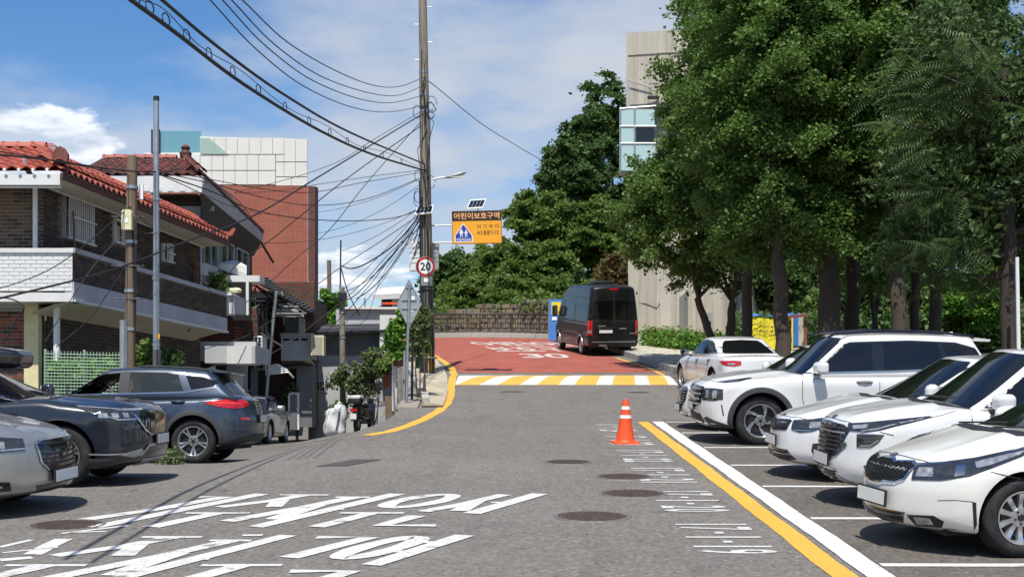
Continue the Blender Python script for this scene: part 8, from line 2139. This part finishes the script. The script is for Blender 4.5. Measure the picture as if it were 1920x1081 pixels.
# concrete tower and things at the right
T6=thing('concrete_tower','tall board marked concrete tower with a glass bay behind the broad trees','building',P(1180,645,60));o7=Vector(T6.location)
m=bpy.data.materials.new('board_marked_concrete');t=NT(m)
s_=t.n('ShaderNodeSeparateXYZ');t.l(t.tc.outputs['Object'],s_.inputs[0])
wv=t.noise(1.0,3,.6,stretch=(9,9,.12));st=t.noise(1.0,5,.7,stretch=(2.6,2.6,.10));gr=t.noise(14,4,.6);bl=t.noise(.35,5,.6)
c=t.mix(t.rng(wv,.3,.7),(.47,.435,.36),(.53,.49,.405));c=t.mix(t.rng(st,.47,.70,0,.85),c,(.17,.155,.13));c=t.mix(t.rng(bl,.4,.7,0,.4),c,(.30,.27,.215));c=t.mix(t.rng(gr,.5,.8,0,.3),c,(.2,.18,.15))
t.set(**{'Base Color':c,'Roughness':.92});t.bump(wv,.35,.02);M_TOWER=m
def prism_xy(root,foot,z0,z1,name,m,foot_top=None):
 ft=foot_top or foot;n=len(foot);o=Vector(root.location)
 vs=[Vector((x,y,z0))-o for x,y in foot]+[Vector((x,y,z1))-o for x,y in ft];mb=MB()
 mb.add(vs,[tuple(range(n))[::-1],tuple(range(n,2*n))]+[(i,(i+1)%n,n+(i+1)%n,n+i)for i in range(n)]);return mb.build(name,m,root)
xa=P(1174,0,60).x
g0=float(h_main(60))-.3
zt_=P(0,62,60).z;zmid=P(0,200,60).z;zb2=P(0,320,60).z
prism_xy(T6,[(xa,60),(xa+5.6,58.6),(xa+7.5,66),(xa+.9,67)],zmid+.02,zt_,'upper_shaft',M_TOWER)
prism_xy(T6,[(xa+.12,60),(xa+1.35,60.6),(xa+4.3,59.2),(xa+7.5,66),(xa+.9,67)],g0,zmid,'lower_shaft',M_TOWER,[(xa+.02,60),(xa+1.6,60.5),(xa+5.4,58.9),(xa+7.5,66),(xa+.9,67)])
mb=MB();mb.box(Vector((xa+1.6,59.8,P(0,148,60).z))-o7,(3.3,.1,.06),rz=-.2);mb.build('ledge_line',M_RENDER_G,T6)
mb=MB();mb.tube([P(1178,150,59.8)-o7,P(1222,165,59.6)-o7],.03,6);mb.build('stay_rod',M_RENDER_G,T6);mb=MB();mb.tube([P(1180,150,59.8)-o7,P(1180,200,59.8)-o7],.03,6);mb.build('stay_rod',M_RENDER_G,T6)
for z in np.arange(g0+2.2,zt_-.6,2.15):
 pr_=MB();k=0 if z>zmid else.1
 pr_.box(Vector((xa+2.8+k,59.27,z))-o7,(5.62,.03,.035),rz=-math.atan2(1.4,5.6))if z>zmid else pr_.box(Vector((xa+.82,60.27,z))-o7,(1.5,.03,.035),rz=math.atan2(.5,1.5));pr_.build('form_joint',M_MORTAR_L,T6)
M_BAY=mat_glass('pale_bay_glass',(.50,.68,.66),.8,.08)
ga_=P(1163,202,59.3)
bayz0,bayz1=P(0,322,59.3).z,P(0,203,59.3).z
for i,(x0,x1)in enumerate(((1163,1190),(1190,1228))):
 for j,(y0,y1)in enumerate(((206,236),(239,268),(271,320))):
  a,b=P(x0+1,y0,59.3),P(x1-1,y1,59.3);mb=MB();mb.box(Vector(((a.x+b.x)/2,59.3,(a.z+b.z)/2))-o7,(b.x-a.x,.04,a.z-b.z));mb.build('bay_pane',M_BAY if(i,j)!=(1,1)else M_WINGLASS,T6)
for(x0,y0,x1,y1)in((1162,204,1230,199),(1162,237,1230,237),(1162,269,1230,269),(1163,203,1163,322),(1190,203,1190,322)):
 mb=MB();mb.tube([P(x0,y0,59.28)-o7,P(x1,y1,59.28)-o7],.045,6);mb.build('bay_frame',M_GREY_STEEL,T6)
mb=MB();mb.box(Vector((ga_.x+.75,59.9,(bayz0+bayz1)/2))-o7,(1.4,.9,bayz1-bayz0));mb.build('bay_interior',M_RENDER_G,T6)
mb=MB();mb.box(P(1225,183,59.5)-o7,(.5,.2,.12));mb.build('floodlight',M_BLACK_METAL,T6)
mb=MB();mb.tube([P(1310,571,57.5)-o7,P(1316,573,57.2)-o7],.06,8);mb.build('security_camera',M_SIGN_WHITE,T6)
LW=thing('annexe','low pale concrete annexe with a small dark window beside the tower foot','building',P(1345,640,55));oL=Vector(LW.location)
pbox(LW,1290,1364,545,660,56.5,3,'wall',M_TOWER);pbox(LW,1318,1335,585,650,56.4,.15,'window',M_FRAME);pbox(LW,1321,1333,602,625,56.35,.1,'pane',M_DARKVOID);pbox(LW,1364,1425,592,650,56.8,1.0,'low_wall',M_RENDER_G)
mb=MB();mb.tube([P(1368,625,55.5)-oL,P(1368,603,55.5)-oL,P(1388,601,55.5)-oL,P(1392,604,55.5)-oL,P(1392,625,55.5)-oL],.035,8);mb.build('handrail',M_RUSTBAR,LW,True)
BN=thing('banner','yellow banner with a blue edge and dark lettering hung between posts behind the trees','banner',P(1455,650,53.0));oB=Vector(BN.location)
M_BANY=mat('yellow_banner_cloth',(.72,.62,.03),.7,var=.06);M_BANB=mat('blue_banner_cloth',(.05,.20,.55),.7,var=.06)
def cloth(x0,x1,y0,y1,Y,name,m,wave=.04,sag=5):
 n=14;vs=[];fs=[]
 for i in range(n+1):
  for j in range(7):
   t,s__=i/n,j/6;px=x0+(x1-x0)*t;yy=y0+(y1-y0)*s__+sag*(math.sin(math.pi*t))*(1-s__)
   p=P(px,yy,Y+wave*math.sin(t*17+s__*2));vs.append(p-oB)
 for i in range(n):
  for j in range(6):fs.append((7*i+j,7*i+j+1,7*i+8+j,7*i+7+j))
 mb=MB();mb.add(vs,fs);return mb.build(name,m,BN,True)
cloth(1405,1487,592,655,53.0,'cloth',M_BANY);cloth(1405,1487,586,592,52.98,'top_edge',M_BANB,.04,5);cloth(1487,1497,586,648,53.0,'side_edge',M_BANB,.02,2);cloth(1497,1510,586,648,53.0,'pale_end',M_CREAM,.02,2)
mb=MB()
def btx(s,x0,x1,y0,y1):
 a,b=P(x0,y1,52.90),P(x1,y0,52.90);add_text(mb,s,a.x-oB.x,b.x-oB.x,a.z-oB.z,b.z-oB.z,lambda u,v:(u,52.90-oB.y,v),.02)
btx('어린이 놀이터',1425,1462,610,615);btx('이용시간 안내 &',1416,1462,618,623);btx('도서관',1430,1458,626,631)
mb.build('lettering',M_INK,BN)
mb=MB();add_text(mb,'!',0,.03,0,.2,lambda u,v:P(1432,606,52.9)-oB+Vector((u,0,v)),0)
mb.tube([P(1408,612,52.9)-oB,P(1416,606,52.9)-oB,P(1420,609,52.9)-oB,P(1428,602,52.9)-oB],.018,5);mb.build('script_lettering',M_INK,BN)
mb=MB();mb.box(P(1404,622,53.1)-oB,(.06,.06,1.5));mb.build('post',M_WOOD,BN)
PG=thing('pergola','brown timber pergola frame at the right end of the yellow banner','pergola',P(1490,650,52.3));oP=Vector(PG.location)
for x in(1479,1508):pbox(PG,x,x+5,592,655,52.3,.1,'post',M_RUSTBAR)
pquad(PG,[(1462,593,52.2),(1512,588,52.2),(1512,593,52.2),(1462,598,52.2)],0,.12,'beam',M_RUSTBAR);mb=MB();mb.tube([P(1481,608,52.3)-oP,P(1470,596,52.3)-oP],.03,6);mb.build('brace',M_RUSTBAR,PG)
PV=thing('pavilion_roof','dark reddish timber roof beams under the rightmost tree','pavilion',P(1860,520,44));oV=Vector(PV.location)
for i in range(5):pquad(PV,[(1835+i*9,528-i*6,44),(1890,515-i*6,44),(1890,520-i*6,44),(1835+i*9,533-i*6,44)],0,.1,'beam',M_RUSTBAR)
mb=MB();mb.tube([P(1884,500,44.2)-oV,P(1884,660,44.2)-oV],.10,8);mb.build('post',M_RUSTBAR,PV)
# curved railing and stone wall at the bend
bend=[(-9.5,61.0),(-8.2,63.2),(-6.6,65.6),(-4.4,67.3),(-2.0,68.0),(0.3,67.6),(1.9,66.4),(2.6,65.2)]
bc=catmull([Vector((x,y,0))for x,y in bend],6)
for p in bc:p.z=float(h_main(p.y))+.02
RLG=thing('railing','dark steel railing curving along the far bend of the road','railing',bc[0]);oR=Vector(RLG.location)
def along(curve,step):
 s=0;out=[];acc=0.0;last=curve[0]
 for a,b in zip(curve[:-1],curve[1:]):
  L=(b-a).length
  while acc<=s+L:out.append(a.lerp(b,(acc-s)/L));acc+=step
  s+=L
 return out
M_RAIL=mat('brown_black_steel',(.055,.045,.038),.5,.4,var=.2)
for h in(1.12,.22):
 mb=MB();mb.tube([p-oR+Vector((0,0,h))for p in bc],.05,8);mb.build('rail',M_RAIL,RLG,True)
for p in along(bc,1.6):
 mb=MB();mb.box(p-oR+Vector((0,0,.58)),(.07,.07,1.18));mb.build('post',M_RAIL,RLG)
bme=MB().box((0,0,.66),(.032,.032,.88)).mesh('baluster',M_RAIL)
for p in along(bc,.13):obj('baluster',bme,RLG,p-oR)
KB=thing('kerb','pale low concrete kerb under the curved railing at the bend','kerb',bc[0])
for a,b in zip(bc[:-1],bc[1:]):
 mb=MB();m_=(a+b)/2-oR;d=b-a;mb.box((0,0,0),(d.length*.985,.28,.26),bev=.02);k=mb.build('kerb_block',M_CONC,KB);k.location=m_+Vector((0,-.12,.05));k.rotation_euler=(0,0,math.atan2(d.y,d.x))
SW=thing('stone_wall','rough brown block retaining wall behind the curved railing','wall',bc[0]+Vector((0,1.2,0)));oS=Vector(SW.location)
wc=[p+Vector((.35,1.35,0))for p in bc[6:-2]]
ht=lambda i:.55+1.45*min(1,i/30)
mb=MB()
for i,(a,b)in enumerate(zip(wc[:-1],wc[1:])):
 h0,h1=ht(i),ht(i+1);mb.hexa([a-oS,b-oS,b-oS+Vector((0,.3,0)),a-oS+Vector((0,.3,0))],[a-oS+Vector((0,0,h0)),b-oS+Vector((0,0,h1)),b-oS+Vector((0,.3,h1)),a-oS+Vector((0,.3,h0))])
mb.build('wall_core',mat('wall_joint',(.14,.115,.085),.95,var=.2),SW)
bms=[MB().box((0,0,0),(.40,.16,.22),bev=.03).mesh('block',mt)for mt in(mat('tan_block',(.22,.17,.115),.9,var=.2,scale=6,bump=.4),mat('brown_block',(.16,.125,.085),.9,var=.2,scale=6,bump=.4),mat('grey_block',(.19,.165,.135),.9,var=.2,scale=6,bump=.4))]
pts_=along(wc,.43);cnt=0
for i,(a,b)in enumerate(zip(pts_[:-1],pts_[1:])):
 d=b-a;n_=0
 hh=.55+1.45*min(1,i/26)
 while.12+n_*.245<hh and cnt<290:
  o=obj('block',random.choice(bms),SW,(a+b)/2-oS+Vector((0,-.02+random.uniform(-.02,.02),.12+n_*.245))+d*(.25 if n_%2 else-.25),(0,random.uniform(-.03,.03),math.atan2(d.y,d.x)));n_+=1;cnt+=1
fr_=[(np.array(tuple(p))+np.array([random.uniform(-.2,.2),random.uniform(.1,.7),.45+1.35*min(1,i/30)+random.uniform(-.1,.3)]),random.uniform(.7,1.2))for i,p in enumerate(wc)for _ in range(2)]
o=obj('hanging_foliage',leaf_mesh('hanging_foliage',clump_points(fr_,90,.55,.6),.13,L_HILL,.4,1.5));tag(o,kind='stuff')
SB=thing('standing_banner','blue and yellow standing banner beside the front of the black van','banner',P(1036,640,63));oQ=Vector(SB.location)
def pb2(x0,x1,y0,y1,Y,nm,m):
 a,b=P(x0,y0,Y),P(x1,y1,Y);mb=MB();mb.box(Vector(((a.x+b.x)/2,Y,(a.z+b.z)/2))-oQ,(b.x-a.x,.03,a.z-b.z),bev=.005);mb.build(nm,m,SB)
pb2(1029,1054,561,638,63.0,'cloth',M_BANB);pb2(1034,1052,566,590,62.97,'yellow_panel',M_BANY);pb2(1035,1044,594,600,62.97,'white_panel',M_SIGN_WHITE)
mb=MB();mb.tube([P(1029,560,63)-oQ,P(1029,646,63)-oQ],.03,6);mb.build('pole',M_GREY_STEEL,SB)
# small things on the lane
SCT=thing('motor_scooter','black motor scooter seen from behind with a white top box and square plate','scooter',(P(683,800,42.6).x,42.6,gz(P(683,800,42.6).x,42.6)),R(100));SCT.rotation_euler=(0,0,R(76))
M_SC=mat('scooter_black',(.012,.012,.014),.18,var=.1,coat=.8)
for x,nm in((-.62,'rear_wheel'),(.62,'front_wheel')):
 mb=MB();mb.lathe([(.13,.045),(.20,.055),(.235,.03),(.24,0),(.235,-.03),(.20,-.055),(.13,-.045)],28,Matrix.Translation((x,0,.24))@Matrix.Rotation(R(90),4,'X'));w=mb.build('wheel',M_TYRE,SCT,True)
 mb=MB();mb.lathe([(0,.03),(.12,.03),(.135,.04),(.135,-.04),(.12,-.03),(0,-.03)],24,Matrix.Translation((x,0,.24))@Matrix.Rotation(R(90),4,'X'));mb.build('rim',M_ALLOY,w,True)
V,F=rbox(.46,.17,.19,.10,8,5,5);V=V.copy();u=V[:,0]/.46;V[:,1]*=1-.35*np.clip(-u,0,1)**2;V[:,2]+=.10*np.clip(-u,0,1)+.56;V[:,0]-=.34
me=bpy.data.meshes.new('rear_body');me.from_pydata(V.tolist(),[],F);fix_normals(me);me.materials.append(M_SC);shade(me,60);obj('rear_body',me,SCT)
mb=MB();mb.box((.05,0,.28),(.62,.30,.07),bev=.03);mb.build('footboard',M_TRIM,SCT)
mb=MB();mb.slab([(.40,-.20,.30),(.40,.20,.30),(.56,.17,.88),(.56,-.17,.88)],.07);mb.build('leg_shield',M_SC,SCT)
mb=MB();mb.tube([(.66,0,.24),(.52,0,.88),(.48,0,.98)],.04,10);mb.build('steering_column',M_TRIM,SCT,True)
mb=MB();mb.tube([(.38,-.33,1.0),(.46,-.15,1.0),(.49,0,.98),(.46,.15,1.0),(.38,.33,1.0)],.018,8);mb.build('handlebar',M_BLACK_METAL,SCT,True)
mb=MB();mb.box((.55,0,.97),(.14,.20,.16),bev=.05);mb.build('headlamp_cowl',M_SC,SCT,True)
for sg in(-1,1):
 mb=MB();mb.tube([(.44,sg*.22,1.0),(.46,sg*.30,1.16)],.008,6);mb.lathe([(0,-.01),(.055,-.008),(.055,.008),(0,.01)],16,Matrix.Translation((.46,sg*.32,1.20))@Matrix.Rotation(R(90),4,'Y'));mb.build('rear_view_mirror',M_CHROME,SCT,True)
mb=MB();mb.box((-.22,0,.80),(.62,.27,.10),bev=.045);mb.build('saddle',M_TRIM,SCT,True)
mb=MB();mb.box((-.76,0,.94),(.36,.40,.17),bev=.06);tb=mb.build('top_box',M_TRIM,SCT,True);mb=MB();mb.box((-.76,0,1.06),(.37,.42,.11),bev=.05);mb.build('top_box_lid',M_WHITEMETAL,tb,True)
mb=MB();mb.box((-.93,0,.66),(.07,.22,.09),bev=.02);mb.build('tail_light',M_REDLENS,SCT,True)
mb=MB();mb.box((-.95,0,.47),(.012,.19,.17),bev=.004);mb.build('number_plate',M_PLATE,SCT)
mb=MB();mb.tube([(-.3,-.16,.30),(-.9,-.19,.36)],.05,12);mb.build('exhaust',M_BLACK_METAL,SCT,True)
mb=MB();mb.slab([(-.70,-.09,.52),(-.70,.09,.52),(-.97,.09,.34),(-.97,-.09,.34)],.015);mb.build('mudguard',M_TRIM,SCT)
BG=thing('rice_sack','bulging white woven sack with a dark stripe standing left of the scooter','sack',(P(625,815,41.5).x,41.5,gz(P(625,815,41.5).x,41.5)))
V,F=rbox(.34,.22,.42,.16,8,6,8);V=V.copy();w_=(V[:,2]+.42)/.84
V[:,0]*=1-.12*w_;V[:,0]+=.12*w_+.02*np.sin(V[:,2]*14);V[:,1]+=.03*np.sin(V[:,0]*11+V[:,2]*9);V[:,2]+=.42+.10*w_*(V[:,0]>.05);V[:,2]=np.maximum(V[:,2],.0)
me=bpy.data.meshes.new('sack_body');me.from_pydata(V.tolist(),[],F);fix_normals(me);me.materials.append(mat('woven_white_plastic',(.60,.61,.62),.6,var=.12,scale=9,bump=.5,bscale=26,dirt=(.40,.34,.30,.5)));shade(me,60);obj('sack_body',me,BG)
bv=BVHTree.FromPolygons([v.co.copy()for v in me.vertices],[tuple(p.vertices)for p in me.polygons])
mb=MB();vs=[]
for i in range(15):
 z=.06+i*.055
 for dx in(-.035,.035):
  x=.10+z*.17+dx;h=bv.ray_cast(Vector((x,-3,z)),Vector((0,1,0)));vs.append((h[0]if h[0]is not None else Vector((x,-.22,z)))+Vector((0,-.006,0)))
mb.add(vs,[(2*i,2*i+1,2*i+3,2*i+2)for i in range(14)]);mb.build('dark_stripe',mat('grey_blue_stripe',(.10,.12,.16),.6,var=.2),BG,True)
mb=MB();mb.tube([(.1,0,.86),(.16,0,.96),(.2,.03,1.0)],[.07,.035,.06],10);mb.build('tied_neck',MATS['woven_white_plastic'],BG,True)
for(lb,nm,x0,y0,x1,y1,Y,m)in(('tall white weathered board standing on the bank left of the sign post','bank_board',735,682,744,770,33.5,M_RENDER_W),('light timber board leaning at the bank behind the scooter','bank_board',722,742,742,805,38.0,M_WOOD),('grey rubble block panel between the white board and the sign post','bank_board',745,690,760,752,33.2,M_RUBBLE)):
 t=thing(nm,lb,'board',P((x0+x1)/2,y1,Y));pbox(t,x0,x1,y0,y1,Y,.06,'panel',m);pbox(t,x0+1,x0+3,y0+2,y1+6,Y+.07,.05,'stake',M_WOOD)
for i,(x,y0,y1)in enumerate(((757,655,752),(772,640,748))):
 t=thing('bank_post',('thin grey post nearest the sign on the bank','thin dark post between the sign and the tall pole')[i],'post',P(x,y1,32.0));mb=MB();mb.tube([(0,0,-.2),(.02,0,(y1-y0)*32/F_PX)],.03,8);mb.build('post',M_SIGNBACK if i==0 else M_BLACK_METAL,t,True);mb=MB();mb.lathe([(0,.03),(.034,.02),(.034,-.02)],10,Matrix.Translation((.02,0,(y1-y0)*32/F_PX)));mb.build('cap',M_BLACK_METAL,t)
# the driver of the blue-grey car
def skin_body(name,joints,edges,mats,parent,sub=2):
 me=bpy.data.meshes.new(name);ids={k:i for i,k in enumerate(joints)}
 me.from_pydata([joints[k][0]for k in joints],[(ids[a],ids[b])for a,b in edges],[])
 o=obj(name,me,parent);sk=o.modifiers.new('s','SKIN');sk.use_smooth_shade=True
 for k,i in ids.items():me.skin_vertices[0].data[i].radius=(joints[k][1],)*2
 me.skin_vertices[0].data[0].use_root=True
 sb=o.modifiers.new('u','SUBSURF');sb.levels=sb.render_levels=sub
 m2=evaluated_mesh(o,name);o.modifiers.clear();o.data=m2;m2.materials.clear()
 for m in mats:m2.materials.append(m)
 m2.polygons.foreach_set('use_smooth',[True]*len(m2.polygons));return o
def driver(car):
 W=car.root.matrix_world
 pr=thing('person','driver in a dark shirt sitting at the open window of the blue grey car','person');pr.matrix_world=W@Matrix.Translation((-.22,.40,.62))
 J={'pelvis':((0,0,.06),.15),'belly':((-.05,0,.24),.135),'chest':((-.09,0,.42),.15),'neckb':((-.09,0,.55),.07),'neck':((-.075,0,.60),.055),'head0':((-.06,0,.66),.075),'head1':((-.06,0,.75),.098),'head2':((-.07,0,.82),.075)}
 E=[('pelvis','belly'),('belly','chest'),('chest','neckb'),('neckb','neck'),('neck','head0'),('head0','head1'),('head1','head2')]
 for sg,n in((1,'l'),(-1,'r')):
  J.update({'sh'+n:((-.09,sg*.19,.50),.065),'el'+n:((.10,sg*.25,.30),.045),'wr'+n:((.38,sg*.16,.40),.030),'ha'+n:((.46,sg*.14,.43),.036),'kn'+n:((.44,sg*.11,.10),.075),'an'+n:((.72,sg*.11,-.22),.05),'to'+n:((.86,sg*.11,-.24),.04)})
  E+=[('chest','sh'+n),('sh'+n,'el'+n),('el'+n,'wr'+n),('wr'+n,'ha'+n),('pelvis','kn'+n),('kn'+n,'an'+n),('an'+n,'to'+n)]
  for f in range(4):J['f%d%s'%(f,n)]=((.53,sg*.14+(f-1.5)*.02,.44-abs(f-1.5)*.008),.009);J['g%d%s'%(f,n)]=((.55,sg*.14+(f-1.5)*.021,.405),.008);E+=[('ha'+n,'f%d%s'%(f,n)),('f%d%s'%(f,n),'g%d%s'%(f,n))]
  J['t'+n]=((.49,sg*.14-sg*.045,.42),.010);E.append(('ha'+n,'t'+n))
 skin=mat('skin',(.42,.24,.16),.55,var=.08);shirt=mat('dark_shirt',(.03,.03,.035),.8,var=.2)
 o=skin_body('body',J,E,[shirt,skin],pr)
 for p in o.data.polygons:
  c=p.center
  if c.z>.565 or(c.x>.30 and c.z>.33):p.material_index=1
 V,F=rbox(.105,.088,.075,.07,4,4,4);V=V.copy();V[:,0]-=.085;V[:,2]+=.815
 me=bpy.data.meshes.new('hair');me.from_pydata(V.tolist(),[],F);fix_normals(me);me.materials.append(mat('black_hair',(.012,.010,.009),.6,var=.3,scale=60));shade(me,80);obj('hair',me,pr)
 mb=MB();mb.tube([(.025,0,.765),(.058,0,.728),(.03,0,.718)],[.012,.017,.012],8);mb.build('nose',skin,pr,True)
 for sg in(-1,1):
  mb=MB();mb.lathe([(0,.02),(.014,.012),(.014,-.012),(0,-.02)],8,Matrix.Translation((-.07,sg*.098,.745)));mb.build('ear',skin,pr,True)
  mb=MB();mb.lathe([(0,.006),(.011,0),(0,-.006)],8,Matrix.Translation((.030,sg*.034,.768))@Matrix.Rotation(R(90),4,'Y'));mb.build('eye',M_INK,pr,True)
 mb=MB();mb.box((.026,0,.693),(.012,.045,.008));mb.build('mouth',mat('lips',(.30,.12,.10),.6,var=0),pr)
driver(BLUE_CAR)
